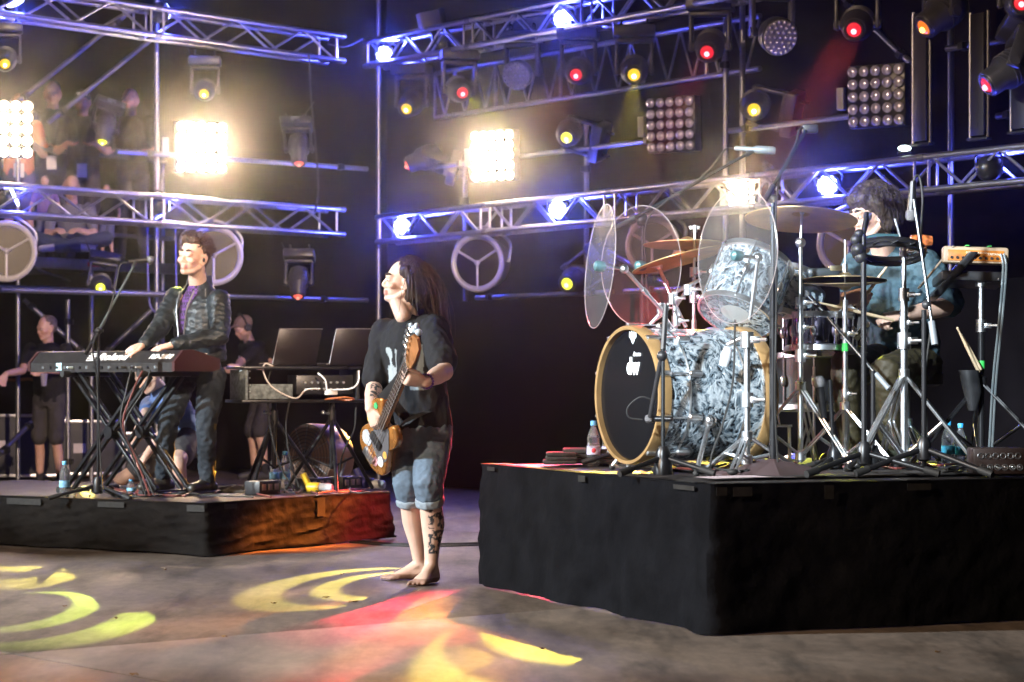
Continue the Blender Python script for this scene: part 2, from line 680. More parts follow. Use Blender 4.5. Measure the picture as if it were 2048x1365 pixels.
pole(PL(380, 0, .45), PL(380, 6.2, .45), 'tall scaffold upright behind the keyboard player and his blazing lamp grid')
HZ = 'level scaffold tube clamped across the uprights behind the right truss'
pole(PR(800, 3.12, .42), PR(1290, 3.12, .42), 'level scaffold tube running behind the middle blazing lamp grid')
pole(PR(1382, 3.12, .42), PR(1715, 3.12, .42), 'level scaffold tube between the two unlit lamp grids')
pole(PR(1800, 3.55, .5), PR(2120, 3.55, .5), 'upper level scaffold tube behind the dark light bars')
pole(PR(1900, 3.0, .5), PR(2120, 3.0, .5), 'lower level scaffold tube behind the dark light bars')
pole(PR(880, 1.83, .42), PR(1150, 1.83, .42), 'level scaffold tube under the round searchlight beside the bass player')
pole(PR(1175, 1.83, .42), PR(1700, 1.83, .42), 'level scaffold tube low behind the cymbals')
HZL = 'level scaffold tube clamped across the uprights behind the left truss'
pole(PL(300, 3.12, .45), PL(742, 3.12, .05), 'level scaffold tube running behind the blazing lamp grid on the left truss')
pole(PL(-60, 1.83, .45), PL(742, 1.83, .05), 'low level scaffold tube running behind the keyboard player')
DG = 'sloping scaffold brace tube behind the right truss'
pole(PR(1575, 4.1, .6), PR(1710, 3.50, .6), 'sloping scaffold brace falling from the wash light to the unlit lamp grid')
pole(PR(1092, 2.26, .6), PR(1220, 1.9, .6), 'sloping scaffold brace behind the edge-on clear shield')
pole(PR(1600, 2.20, .6), PR(1690, 1.75, .6), 'sloping scaffold brace behind the hi-hat and the drummer')
pole(PR(1420, 2.85, .6), PR(1505, 2.40, .6), 'sloping scaffold brace behind the grey pencil microphone')
DGL = 'sloping scaffold brace tube rising past the crew platform'
pole(at(20, 216, 22.6), at(262, 22, 23.4), 'sloping scaffold brace ending at the leftmost blazing lamp grid')
pole(at(96, 246, 22.9), at(335, 53, 23.6), 'sloping scaffold brace ending in front of the dark-haired crew man')
pole(at(205, 712, 24), at(325, 600, 24), 'sloping scaffold brace between the piano and the keyboard player')
pole(at(48, 600, 24.6), at(175, 712, 24.6), 'sloping scaffold brace behind the head of the stagehand with the cup')
pole(at(0, 908, 22.6), at(62, 846, 23.2), 'short sloping scaffold brace at the legs of the stagehand with the cup')
pole(at(136, 600, 24.4), gz(136, 968), 'scaffold upright under the crew platform beside the stagehand with the cup')

# cables drooping on the rigging
cable('rigging_cable', [at(618, 105, 22.9), at(622, 200, 22.9), at(632, 300, 22.9), at(636, 380, 22.9), at(630, 425, 22.9)], .009, RUB, 'thin black cable hanging from the end of the upper left truss')
cable('rigging_cable', [at(655, 88, 23.3), at(690, 94, 23.4), at(725, 78, 23.6)], .009, RUB, 'short black cable sagging between the two upper trusses')
cable('rigging_cable', [at(55, 525, 23.4), at(90, 545, 23.4), at(140, 562, 23.4)], .012, RUB, 'black cable sagging below the crew platform edge')
cable('rigging_cable', [at(295, 455, 22.0), at(296, 560, 22.0), at(300, 610, 22.0), at(310, 625, 22.0)], .010, mat('blue_cable', (.10, .10, .32), .5), 'blue cable hanging from the lower truss beside the platform')
cable('rigging_cable', [at(351, 455, 22.2), at(352, 520, 22.2), at(354, 600, 22.2)], .009, MT['blue_cable'], 'second blue cable hanging near the keyboard player')

# ------------------------------------------------------------------ crew platform
F1, F2 = at(-140, 505, 22.9), at(352, 545, 25.6)
dk = (F2 - F1)
dk.z = 0
dk.normalize()
bk = V((-dk.y, dk.x, 0))
if bk.y < 0:
    bk = -bk
Ldk = (V((F2.x, F2.y, 0)) - V((F1.x, F1.y, 0))).length
ZD = 2.27
root = thing('crew_platform', 'raised scaffold platform deck where the crew stand and watch', 'platform', (F1.x, F1.y, 0))
f1 = V((F1.x, F1.y, 0))
zax = V((0, 0, 1))
q = MB()
q.box(f1 + dk * Ldk / 2 + bk * 1.2 + zax * (ZD - .03), (Ldk, 2.4, .06), (dk, bk, zax))
q.build('deck', mat('plywood_dark', (.07, .05, .04), .8, var=.3), root)
q = MB()
q.box(f1 + dk * Ldk / 2 - bk * .025 + zax * (ZD - .055), (Ldk, .05, .11), (dk, bk, zax), .008)
q.build('edge_beam', ALU, root)
q = MB()
q.box(f1 + dk * (Ldk * .63) - bk * .052 + zax * (ZD - .05), (.2, .004, .045), (dk, bk, zax))
q.build('red_marker', mat('red_tape', (.55, .06, .03), .5), root, smooth=False)
rod(root, 'lower_rail', f1 - bk * .0 + zax * (ZD - .31), f1 + dk * Ldk + zax * (ZD - .31), .024, STEEL, 10)
rod(root, 'toe_rail', f1 + bk * .05 + zax * (ZD + .27), f1 + dk * Ldk + bk * .05 + zax * (ZD + .27), .024, STEEL, 10)
rod(root, 'hand_rail', f1 + bk * .05 + zax * (ZD + 1.08), f1 + dk * (Ldk * .97) + bk * .05 + zax * (ZD + 1.08), .024, STEEL, 10)
for t in (.05, .36, .66, .97):
    rod(root, 'post', f1 + dk * Ldk * t + bk * .1, f1 + dk * Ldk * t + bk * .1 + zax * (ZD + 1.12), .024, STEEL, 10)

# ------------------------------------------------------------------ risers
def riser(name, label, B, u_len, uvec, v_len, vvec, h, skmat, seed, sag=.0, amp=.012, deckmat=None, wheels=False):
    """B: near corner; uvec goes right, vvec goes left-back"""
    B = V((B.x, B.y, 0))
    root = thing(name, label, 'riser', B)
    q = MB()
    c = B + uvec * u_len / 2 + vvec * v_len / 2 + zax * (h - .035)
    q.box(c, (u_len - .02, v_len - .02, .07), (uvec, vvec, zax), .004)
    q.build('deck', deckmat, root)
    per = [B + vvec * v_len, B, B + uvec * u_len]
    def skirt():
        tot = v_len + u_len
        g = MB()
        rc = .05
        def fn(t, v):
            s = t * tot
            if s < v_len:
                p = per[0] + (per[1] - per[0]).normalized() * s
            else:
                p = per[1] + uvec * (s - v_len)
            k = max(0.0, min(1.0, .5 + (s - v_len) / (2 * rc)))
            out = ((-uvec) * (1 - k) + (-vvec) * k).normalized()
            f = amp * (v ** .8) * (math.sin(s * 7.5 + 2.2 * noise.noise(V((s * 1.1, 0, seed)))) + 1.6 * noise.noise(V((s * 2.1, v * 2.2, seed))))
            f += .010 * noise.noise(V((s * 6 + v * 4, v * 7, seed + 3)))
            f += .007 * noise.noise(V((s * 16, v * 11 + s * 5, seed + 7)))
            f += .016 * v * max(0, 1 - 3.2 * abs(noise.noise(V((s * 2.3 + v * 1.7, v * 2.6 - s * .9, seed + 11)))))
            f += .030 * v * math.exp(-((s - v_len) / .10) ** 2)
            z = h * (1 - v)
            if v > .98:
                z = .006 + .012 * max(0, noise.noise(V((s * 3, 1, seed)))) + sag * (1 if s > v_len else .3) * abs(math.sin((s - v_len) * 2.4))
            if v < .02:
                z = h + .004
            return p + out * (.008 + f + .014 * v * v) + zax * z
        g.grid(fn, 300, 26)
        g.build('skirt', skmat, root)
    skirt()
    # the cloth wraps over the deck edge
    q = MB()
    q.box(B + vvec * v_len / 2 + uvec * .02 + zax * (h + .003), (.06, v_len, .006), (uvec, vvec, zax), .002)
    q.box(B + uvec * u_len / 2 + vvec * .02 + zax * (h + .0045), (u_len, .06, .006), (uvec, vvec, zax), .002)
    q.build('cloth_edge', skmat, root)
    if wheels:
        for (a, b_) in ((u_len - .08, .05), (.3, .3)):
            p = B + uvec * a + vvec * b_
            q = MB()
            q.cyl(p + vvec * -.02 + zax * .05, p + vvec * .02 + zax * .05, .05, None, 16)
            q.box(p + zax * .11, (.07, .05, .06), (uvec, vvec, zax), .006)
            q.build('wheel', RUB, root)
    return root, per
CLOTH = mat('black_cloth', (.0055, .0058, .0072), .9, var=.35, vscale=5, bump=.5, bscale=26, bdist=.012, spec=.04)
CLOTH2 = mat('brown_black_cloth', (.0065, .0055, .005), .8, var=.4, vscale=6, bump=.6, bscale=16, bdist=.016, spec=.08)
DECK = mat('riser_deck', (.022, .018, .017), .55, var=.5, vscale=7, bump=.2, bscale=30)
# drum riser
DN = gz(1425, 1270)
DP = gz(965, 1170)
dv = (DP - DN)
dv.z = 0
DVL = dv.length
dv.normalize()
du = V((-dv.y, dv.x, 0))
if du.x < 0:
    du = -du
HD = .63
drum_riser, _ = riser('drum_riser', 'waist-high drum riser wrapped in plain black cloth', DN, 3.2, du, DVL, dv, HD, CLOTH, 3, deckmat=DECK, amp=.016)
# keyboard riser
KB = gz(412, 1113)
KC = gz(778, 1078)
ku = (KC - KB)
ku.z = 0
KUL = ku.length
ku.normalize()
kv = V((-ku.y, ku.x, 0))
if kv.x > 0:
    kv = -kv
HK = .315
key_riser, _ = riser('keyboard_riser', 'low keyboard riser on castors skirted in creased black cloth', KB, KUL, ku, 3.4, kv, HK, CLOTH2, 9, sag=.02, deckmat=DECK, amp=.018, wheels=True)
TAPE = mat('gaffer_tape', (.022, .021, .020), .6, var=.3, vscale=30, spec=.2)
def tapes(root, items):
    for (p, side, out, wd, hh, h) in items:
        q = MB()
        up_ = zax
        q.box(p + out * .026 + up_ * (h - hh / 2 - .006), (wd, .002, hh), (side, out, up_))
        q.box(p - out * .03 + up_ * (h + .0095), (wd * .96, .10, .002), (side, out, up_))
        q.build('tape_strip', TAPE, root, smooth=False)
tapes(drum_riser, [(V((DN.x, DN.y, 0)) + du * a, du, -dv, wd, hh, HD) for a, wd, hh in ((.03, .05, .035), (.13, .09, .04), (.55, .045, .06), (1.0, .12, .03))])
tapes(drum_riser, [(V((DN.x, DN.y, 0)) + dv * a, dv, -du, wd, hh, HD) for a, wd, hh in ((2.45, .1, .02), (1.3, .08, .03), (.22, .2, .02))])
tapes(key_riser, [(V((KB.x, KB.y, 0)) + kv * a, kv, -ku, wd, hh, HK) for a, wd, hh in ((.06, .14, .04), (.75, .22, .035), (1.5, .3, .04))])
tapes(key_riser, [(V((KB.x, KB.y, 0)) + ku * a, ku, -kv, wd, hh, HK) for a, wd, hh in ((.2, .12, .03), (1.1, .08, .12))])
# dark mat on the drum riser
q = MB()
q.box(V((DN.x, DN.y, 0)) + du * 1.75 + dv * (DVL / 2 + .12) + zax * (HD + .012), (2.5, DVL - .55, .008), (du, dv, zax), .003)
tag(q.build('drum_mat', mat('drum_carpet', (.020, .017, .016), .9, var=.4, vscale=12, bump=.4, bscale=120)), 'thin dark carpet lying on the drum riser under the kit', 'carpet')
# paper sheet and towels at the front edge of the drum riser
p = gz(1490, 960, HD)
q = MB()
q.grid(lambda a, b: p + du * ((a - .5) * .42) + dv * ((b - .5) * .2) + zax * (.012 + .012 * a * (1 - a)), 8, 4)
o = q.build('paper_sheet', mat('set_list_paper', (.55, .45, .48), .7), None)
tag(o, 'pale sheet of paper lying at the front edge of the drum riser', 'paper')
FOLD = mat('dark_towel', (.035, .032, .030), .95, var=.5, vscale=30, bump=.7, bscale=120)
for (px, py, wd, dp, hh, lab) in ((1128, 934, .17, .22, .06, 'small folded black towel on the drum riser edge'), (1196, 932, .36, .3, .075, 'wide folded black towel beside the bass drum')):
    p = gz(px, py, HD) + dv * .05
    q = MB()
    for k in range(3):
        q.box(p + zax * (.014 + hh / 6 + k * hh / 3) + V((random.uniform(-.01, .01), 0, 0)), (wd * (1 - .05 * k), dp, hh / 3.1), None, .012)
    tag(q.build('folded_towel', FOLD), lab, 'towel')
# ------------------------------------------------------------------ lamps
def emat(name, col, s):
    return mat(name, (.02, .02, .02), .3, emit=col, estr=s)
LENS = {'yellow': emat('lens_yellow', (1, .60, .02), 1.1), 'orange': emat('lens_orange', (1, .22, .01), 1.0), 'red': emat('lens_red', (1, .02, .04), .9),
        'lime': emat('lens_lime', (.85, .85, .05), 1.8), 'dim_red': emat('lens_dim_red', (1, .14, .10), 1.2)}
CORE = {k: emat('core_' + k, c, s) for k, c, s in (('yellow', (1, .88, .35), 5), ('orange', (1, .55, .12), 4), ('red', (1, .25, .30), 4), ('lime', (1, .95, .3), 3), ('dim_red', (1, .3, .2), 1.5))}
RGBC = {'yellow': (1, .72, .12), 'orange': (1, .42, .08), 'red': (1, .06, .08), 'lime': (.80, .86, .10), 'dim_red': (1, .2, .1)}
HEADM = mat('moving_head_shell', (.035, .034, .04), .38, var=.2, vscale=12)
CELLOFF = mat('led_cell_unlit', (.55, .52, .62), .22, .55, coat=.5)
DOTS = mat('led_dots_unlit', (.16, .15, .17), .3, .2)

def moving_head(px, py, Y, aim, colour, hang=(0, 0, 1), label='', k=1.0, wash=False, group='moving head lamps on the trusses'):
    lens = at(px, py, Y)
    aim = V(aim).normalized()
    hang = V(hang).normalized()
    L = .34 * k
    rb = .105 * k
    piv = lens - aim * (L * .52)
    root = thing('moving_head', label, 'stage lamp', piv + hang * .36 * k, group)
    q = MB()
    if wash:
        q.lathe([(rb * 1.25, 0), (rb * 1.32, -.02), (rb * 1.25, -.10 * k), (rb * .9, -.20 * k), (rb * .5, -.24 * k)], lens, aim, 24)
    else:
        q.lathe([(rb * .78, 0), (rb * .86, -.012), (rb * .9, -.10 * k), (rb * 1.12, -.14 * k), (rb * 1.15, -.27 * k), (rb * .95, -L), (rb * .5, -L - .02)], lens, aim, 24)
        for j in range(4):
            q.torus(lens - aim * (.16 * k + .03 * k * j), aim, rb * 1.15, .005 * k, 24, 5)
    head = q.build('head', HEADM, root)
    q = MB()
    if wash:
        q.lathe([(rb * 1.2, .004), (rb * 1.1, .010), (.001, .012)], lens, aim, 24)
        o = q.build('lens', DOTS, root)
        q = MB()
        _, s, u = basis(aim)
        for ring, cnt in ((0, 1), (.36, 6), (.68, 12), (.98, 18)):
            for j in range(cnt):
                t = 2 * math.pi * j / cnt
                q.ball(lens + aim * .014 + (s * math.cos(t) + u * math.sin(t)) * rb * ring * 1.1, .0125 * k, 8)
        q.build('led_cluster', CELLOFF, root)
    else:
        q.lathe([(rb * .50, .002), (rb * .45, .012), (rb * .26, .018), (.001, .020)], lens, aim, 20)
        q.build('lens', LENS[colour], root)
        q = MB()
        q.ball(lens + aim * .016 - zax * rb * .1, rb * .2, 10)
        q.build('lens_core', CORE[colour], root)
        q = MB()
        q.torus(lens + aim * .003, aim, rb * .62, .012 * k, 24, 6)
        q.build('lens_ring', BLK, root)
    side = aim.cross(hang)
    if side.length < .1:
        side = V((1, 0, 0))
    side.normalize()
    fw = hang.cross(side).normalized()
    q = MB()
    for sg in (-1, 1):
        a = piv + side * (sg * rb * 1.42)
        q.box(a + hang * .11 * k, (.03 * k, .085 * k, .30 * k), (side, fw, hang), .01)
        q.cyl(a - side * (sg * .03 * k), a + side * (sg * .022 * k), .035 * k, None, 14)
    q.box(piv + hang * .25 * k, (rb * 2.95, .10 * k, .04 * k), (side, fw, hang), .012)
    q.build('yoke', HEADM, root)
    q = MB()
    q.box(piv + hang * .325 * k, (.36 * k, .26 * k, .10 * k), (side, fw, hang), .015)
    q.build('base', HEADM, root)
    q = MB()
    q.box(piv + hang * .328 * k - fw * .134 * k, (.10 * k, .004, .05 * k), (side, fw, hang))
    q.build('display', mat('lamp_display', (.16, .17, .2), .3), root)
    for sg in (-1, 1):
        q = MB()
        c = piv + hang * .41 * k + side * (sg * .11 * k)
        q.torus(c, side, .032, .010, 14, 6)
        q.box(c - hang * .03, (.03, .04, .04), (side, fw, hang))
        q.build('clamp', BLKM, root)
    q = MB()
    p0 = piv + hang * .33 * k - fw * .13 * k
    if hang.z > .5:
        q.tube(curve_pts([p0, p0 - fw * .06 - zax * .05, p0 + side * .12 * k - fw * .05 + zax * .02, p0 + side * .22 * k + zax * .16], 5), .006, 5)
        q.build('power_cable', RUB, root)
    return root, lens, aim

def aimed(px, py, Y, tgt):
    return V(tgt) - at(px, py, Y)
G = lambda x, y: gz(x, y)
FL = V((-.4, -1, -.35))
HEADS = []
def mh(px, py, Y, aim, colour, label, **kw):
    r = moving_head(px, py, Y, aim, colour, label=label, **kw)
    HEADS.append(r)
    return r
TGT = dict(hM1=gz(690, 1170), hY1=gz(60, 992, HK), hY4=gz(130, 1222), hY2=gz(1215, 1288), hY3=gz(1240, 1318), hR3=gz(850, 1225), hR4=gz(930, 1345), hR5=at(690, 1040, 15.9), hO1=at(590, 1050, 15.4), hR2=gz(360, 1328), hL1=at(440, 960, 16.3), hL2=gz(75, 1128), hR1=at(1700, 880, 12.2))
tg = lambda k, px, py, Y: TGT[k] - at(px, py, Y)
hY1 = mh(813, 218, YR(813) + .1, tg('hY1', 813, 218, YR(813)), 'yellow', 'moving head with a yellow lens hanging at the truss corner by the drape')
hR1 = mh(925, 186, YR(925) + .1, tg('hR1', 925, 186, YR(925)), 'red', 'moving head with a red lens between the yellow lamp and an unlit wash light')
mh(1032, 152, YR(1032) + .1, (-.35, -1, -.3), 'red', 'unlit round wash light with many small cells between two red moving heads', wash=True)
hR2 = mh(1152, 150, YR(1152) + .05, tg('hR2', 1152, 150, YR(1152)), 'red', 'moving head with a red lens hanging beside the orange yellow lamp')
hY2 = mh(1268, 150, YR(1268) + .05, tg('hY2', 1268, 150, YR(1268)), 'yellow', 'moving head tilted left with an orange yellow lens above the grey lamp grid')
hR3 = mh(1414, 105, YR(1414) + .05, tg('hR3', 1414, 105, YR(1414)), 'red', 'moving head with a bright red lens and a faint red beam below it', k=1.05)
mh(1560, 75, YR(1560), (.25, -1, -.35), 'red', 'unlit round wash light with many cells at the top of the sloping brace', wash=True, k=1.1)
hR4 = mh(1708, 60, YR(1708), tg('hR4', 1708, 60, YR(1708)), 'red', 'moving head with a red lens above the unlit lamp grid by the dark light bars', k=1.05)
hO1 = mh(1848, 55, YR(1848), tg('hO1', 1848, 55, YR(1848)), 'orange', 'moving head tilted left with an orange lens hanging over the dark light bars', k=1.1)
hR5 = mh(1974, 170, YR(1974), tg('hR5', 1974, 170, YR(1974)), 'red', 'moving head with a flat red lens in front of the narrow dark light bars', k=1.1, hang=(.35, .3, .9))
mh(2043, 6, YR(2043), (-.2, -1, -.2), 'red', 'moving head with a small red lens at the top of the right rigging', k=1.0)
hM1 = mh(1133, 276, YR(1133) + .4, tg('hM1', 1133, 276, YR(1133) + .4), 'lime', 'moving head with a yellow lens clamped on the tube beside the unlit grid', hang=(.75, -.3, -.25), k=.95)
hY3 = mh(1508, 220, YR(1508) + .4, tg('hY3', 1508, 220, YR(1508) + .4), 'yellow', 'moving head with a yellow lens clamped between the two unlit lamp grids', hang=(.75, -.3, -.2))
hL1 = mh(1134, 568, YR(1134) + .4, tg('hL1', 1134, 568, YR(1134) + .4), 'lime', 'moving head with a yellow lens low behind the clear drum shields', hang=(.6, -.3, .45))
mh(816, 331, YR(816) + .4, (-1, -.25, -.45), 'dim_red', 'moving head with an orange sliver of lens on a short upright', hang=(.8, .0, -.25), k=.95)
hY4 = mh(408, 188, YL(408) + .1, tg('hY4', 408, 188, YL(408)), 'yellow', 'moving head with a yellow lens hanging above a blazing lamp grid', k=.82)
mh(10, 128, YL(10) + .1, (.2, -1, -.4), 'yellow', 'moving head half hidden beside the leftmost blazing lamp grid', k=.82)
mh(205, 283, 22.6, (-.1, -.55, -1), 'lime', 'moving head with a yellow lens in front of the capped crew man', hang=(.0, .4, .5), k=.82)
mh(598, 326, 22.6, (.05, -.45, -1), 'dim_red', 'moving head with a red lens clamped on the left upper tube', hang=(-.1, .3, .7), k=.82)
hL2 = mh(201, 576, 22.6, tg('hL2', 201, 576, 22.6), 'lime', 'moving head with a yellow lens under the crew platform', hang=(.1, .3, 1), k=.82)
mh(596, 592, 22.8, (.0, -.5, -1), 'dim_red', 'moving head with an orange red lens under the left lower tube', hang=(.0, .3, 1), k=.82)

# ------------------------------------------------------------------ 5 x 5 lamp grids
WARM = (1, .70, .42)
CELLON = emat('led_cell_lit', (1, .86, .58), 26)
def lamp_grid(px, py, Y, n, lit, label, size=.47, watts=80):
    c = at(px, py, Y)
    n = V(n).normalized()
    _, s, u = basis(n)
    root = thing('lamp_grid', label, 'lamp grid', c - u * size / 2, 'five by five lamp grids')
    q = MB()
    q.box(c - n * .06, (size, size, .11), (s, u, n), .008)
    q.build('housing', BLKM, root)
    q = MB()
    q.box(c - n * .17 - s * .0, (size * .5, size * .6, .12), (s, u, n), .01)
    q.build('rear_box', BLK, root)
    q = MB()
    q.box(c + s * (size / 2 + .09) - n * .08, (.06, .17, .06), (s, u, n), .006)
    q.build('driver_box', mat('grey_box', (.3, .3, .32), .5), root)
    pt = size / 5
    shared = {}
    for i in range(5):
        for j in range(5):
            o_ = c + s * ((i - 2) * pt) + u * ((j - 2) * pt)
            q = MB()
            q.lathe([(pt * .43, .002), (pt * .42, .012), (pt * .30, .020), (pt * .12, .024), (.001, .025)], o_, n, 16)
            ob = q.build('cell', CELLON if lit else CELLOFF, root)
            if not lit:
                q = MB()
                q.torus(o_ + n * .008, n, pt * .45, .004, 16, 5)
                q.build('cell_ring', BLK, ob)
    if lit:
        l = bpy.data.lights.new('grid_light', 'AREA')
        l.shape = 'SQUARE'
        l.size = size * .95
        l.energy = watts
        l.color = WARM
        l.spread = R(120)
        lo = bpy.data.objects.new('grid_light', l)
        COL.objects.link(lo)
        lo.location = c + n * .04
        lo.rotation_euler = n.to_track_quat('-Z', 'Y').to_euler() if False else (-n).to_track_quat('Z', 'Y').to_euler()
        lo.parent = root
        lo.matrix_parent_inverse = Matrix.Translation(-root.location)
    return root
NL = V((.33, -1, -.06))
NR = V((-.55, -.83, -.04))
lamp_grid(8, 258, YL(8) + .35, NL, True, 'blazing warm lamp grid at the platform end beyond the railing', .49, 20)
lamp_grid(403, 295, YL(403) + .35, NL, True, 'blazing warm lamp grid under a yellow moving head on the left truss', .47, 72)
lamp_grid(985, 312, YR(985) + .4, NR, True, 'blazing warm lamp grid at the middle of the right rigging')
lamp_grid(1484, 396, YR(1484) + .75, NR, True, 'blazing warm lamp grid glaring through the clear drum shield', .24, 70)
lamp_grid(1341, 249, YR(1341) + .1, NR, False, 'unlit grey lamp grid below the orange yellow moving head', .46)
lamp_grid(1752, 192, YR(1752) + .1, NR, False, 'unlit grey lamp grid at the foot of the sloping brace')

# ------------------------------------------------------------------ blue led pars inside the trusses
BLUEON = emat('led_blue_white', (.50, .58, 1), 15)
def blue_par(px, py, Y, label, aim=(-.25, -1, -.05), watts=100, n_led=True):
    c = at(px, py, Y)
    aim = V(aim).normalized()
    _, s, u = basis(aim)
    root = thing('led_par', label, 'led lamp', c + zax * .12, 'blue led lamps inside the trusses')
    q = MB()
    q.lathe([(.085, 0), (.092, -.01), (.092, -.09), (.07, -.13), (.02, -.15)], c, aim, 20)
    q.build('housing', BLKM, root)
    q = MB()
    for ring, cnt in ((0, 1), (.032, 6), (.064, 12)):
        for j in range(cnt):
            t = 2 * math.pi * j / cnt
            q.ball(c + aim * .004 + (s * math.cos(t) + u * math.sin(t)) * ring, .0145, 8)
    q.build('led_cluster', BLUEON, root)
    q = MB()
    q.tube(curve_pts([c + s * .1 - aim * .05, c + s * .1 + u * .09 - aim * .05, c + u * .13 - aim * .05, c - s * .1 + u * .09 - aim * .05, c - s * .1 - aim * .05], 5), .008, 6)
    q.build('bracket', BLKM, root)
    l = bpy.data.lights.new('blue_light', 'POINT')
    l.energy = watts
    l.color = (.06, .08, 1)
    l.shadow_soft_size = .06
    lo = bpy.data.objects.new('blue_light', l)
    COL.objects.link(lo)
    lo.location = c + aim * .09
    lo.parent = root
    lo.matrix_parent_inverse = Matrix.Translation(-root.location)
blue_par(768, 109, YR(768) + .13, 'blue white led lamp in the corner end of the upper right truss')
blue_par(1125, 39, YR(1125) + .13, 'blue white led lamp in the upper right truss above a red moving head')
blue_par(804, 453, YR(804) + .13, 'blue white led lamp in the corner end of the lower right truss')
blue_par(1115, 420, YR(1115) + .13, 'blue white led lamp in the lower right truss beside the round searchlight')
blue_par(1655, 371, YR(1655) + .13, 'blue white led lamp in the lower truss beside the drummer')
blue_par(30, 4, YL(30) + .13, 'blue led lamp in the upper left truss above the platform', watts=45, aim=(.5, -.1, -1))
blue_par(28, 396, YL(28) + .15, 'blue led lamp in the lower left truss near the searchlight', watts=45, aim=(.9, .1, .4))
blue_par(330, 24, YL(330) + .15, 'blue led lamp turned away inside the upper left truss', watts=45, aim=(.9, .6, .2))
blue_par(330, 408, YL(330) + .15, 'blue led lamp turned away inside the lower left truss', watts=45, aim=(.9, .6, .2))
blue_par(1985, 335, YR(1985) + .15, 'blue led lamp turned away in the lower truss past the drummer', watts=45, aim=(.6, .8, .2))

# ------------------------------------------------------------------ round searchlights with three spokes
def searchlight(px, py, Y, n, rad, label):
    c = at(px, py, Y)
    n = V(n).normalized()
    _, s, u = basis(n)
    root = thing('searchlight', label, 'searchlight', c + zax * rad * 1.1, 'round three-spoke searchlights')
    q = MB()
    q.lathe([(rad * .96, 0), (rad * .96, -.20), (rad * .8, -.28), (rad * .4, -.33)], c, n, 36)
    q.build('drum', mat('searchlight_shell', (.30, .30, .33), .4, .5, var=.15), root)
    q = MB()
    q.torus(c + n * .008, n, rad, .028, 40, 8)
    q.build('rim', mat('searchlight_rim', (.52, .50, .54), .4, .3), root)
    q = MB()
    q.lathe([(rad * .95, .004), (rad * .6, -.05), (.001, -.10)], c + n * .004, n, 36)
    q.build('reflector', mat('searchlight_bowl', (.030, .025, .018), .4, .3, var=.3, vscale=4), root)
    for k in range(3):
        t = math.pi * (.5 + 2 * k / 3) + math.pi
        rod(root, 'spoke', c + n * .02, c + n * .02 + (s * math.cos(t) + u * math.sin(t)) * rad, .012, MT['searchlight_rim'], 8)
    q = MB()
    q.ball(c + n * .02, .026, 10)
    q.build('hub', MT['searchlight_rim'], root)
    q = MB()
    q.tube(curve_pts([c - n * .1 + s * rad * 1.08, c - n * .12 + s * rad * 1.05 + zax * rad * .8, c - n * .12 + zax * rad * 1.35, c - n * .12 - s * rad * 1.05 + zax * rad * .8, c - n * .1 - s * rad * 1.08], 6), .016, 8)
    q.build('yoke', STEEL, root)
searchlight(956, 526, YR(956) + .15, (-.45, -1, -.05), .245, 'round three-spoke searchlight hanging under the lower right truss beside the bass player')
searchlight(12, 503, YL(12) + .1, (.35, -1, 0), .235, 'round three-spoke searchlight under the truss at the platform end')
searchlight(427, 512, YL(427) + .1, (.3, -1, 0), .25, 'round three-spoke searchlight behind the keyboard player')
searchlight(1306, 492, YR(1306) + .15, (-.45, -1, 0), .22, 'round three-spoke searchlight seen through a clear pink drum shield')
searchlight(1697, 488, YR(1697) + .1, (-.35, -1, 0), .22, 'round three-spoke searchlight behind the drummer')

# flood light box on the upper right truss
c = at(858, 42, YR(858) + .1)
root = thing('flood_light', 'boxy grey flood light standing on the upper right truss', 'flood light', c - zax * .12)
ax = (V((.9, .35, .22)).normalized(),)
X_ = ax[0]
Y_ = V((-.36, .93, 0)).normalized()
Z_ = X_.cross(Y_).normalized()
q = MB()
q.box(c, (.20, .12, .17), (X_, Y_, Z_), .01)
q.build('housing', mat('flood_grey', (.34, .32, .33), .5), root)
q = MB()
q.box(c + X_ * .125, (.05, .14, .19), (X_, Y_, Z_), .006)
q.build('frame', BLKM, root)
q = MB()
q.box(c - Z_ * .13 + X_ * .02, (.06, .03, .12), (X_, Y_, Z_), .004)
q.build('bracket', BLKM, root)

# small bright work lamp on top of the lower right truss
c = at(1809, 297, YR(1809) + .1)
root = thing('work_lamp', 'small white work lamp sitting on the lower right truss', 'work lamp', c - zax * .03)
q = MB()
q.ball(c, (.05, .04, .022), 14)
q.build('bulb', emat('work_lamp_glow', (.85, 1, .9), 5), root)
q = MB()
q.box(c - zax * .035, (.1, .06, .02), None, .006)
q.build('base', BLK, root)
# tiny pilot light on the drape
c = at(1106, 650, 23.2)
root = thing('pilot_lamp', 'tiny pilot light glowing low on the black drape', 'pilot lamp', c)
q = MB()
q.ball(c, .016, 10)
q.build('bulb', emat('pilot_glow', (1, .95, .8), 3), root)
q = MB()
q.cyl(c + V((0, .015, 0)), c + V((0, .07, 0)), .018, None, 10)
q.build('base', BLK, root)

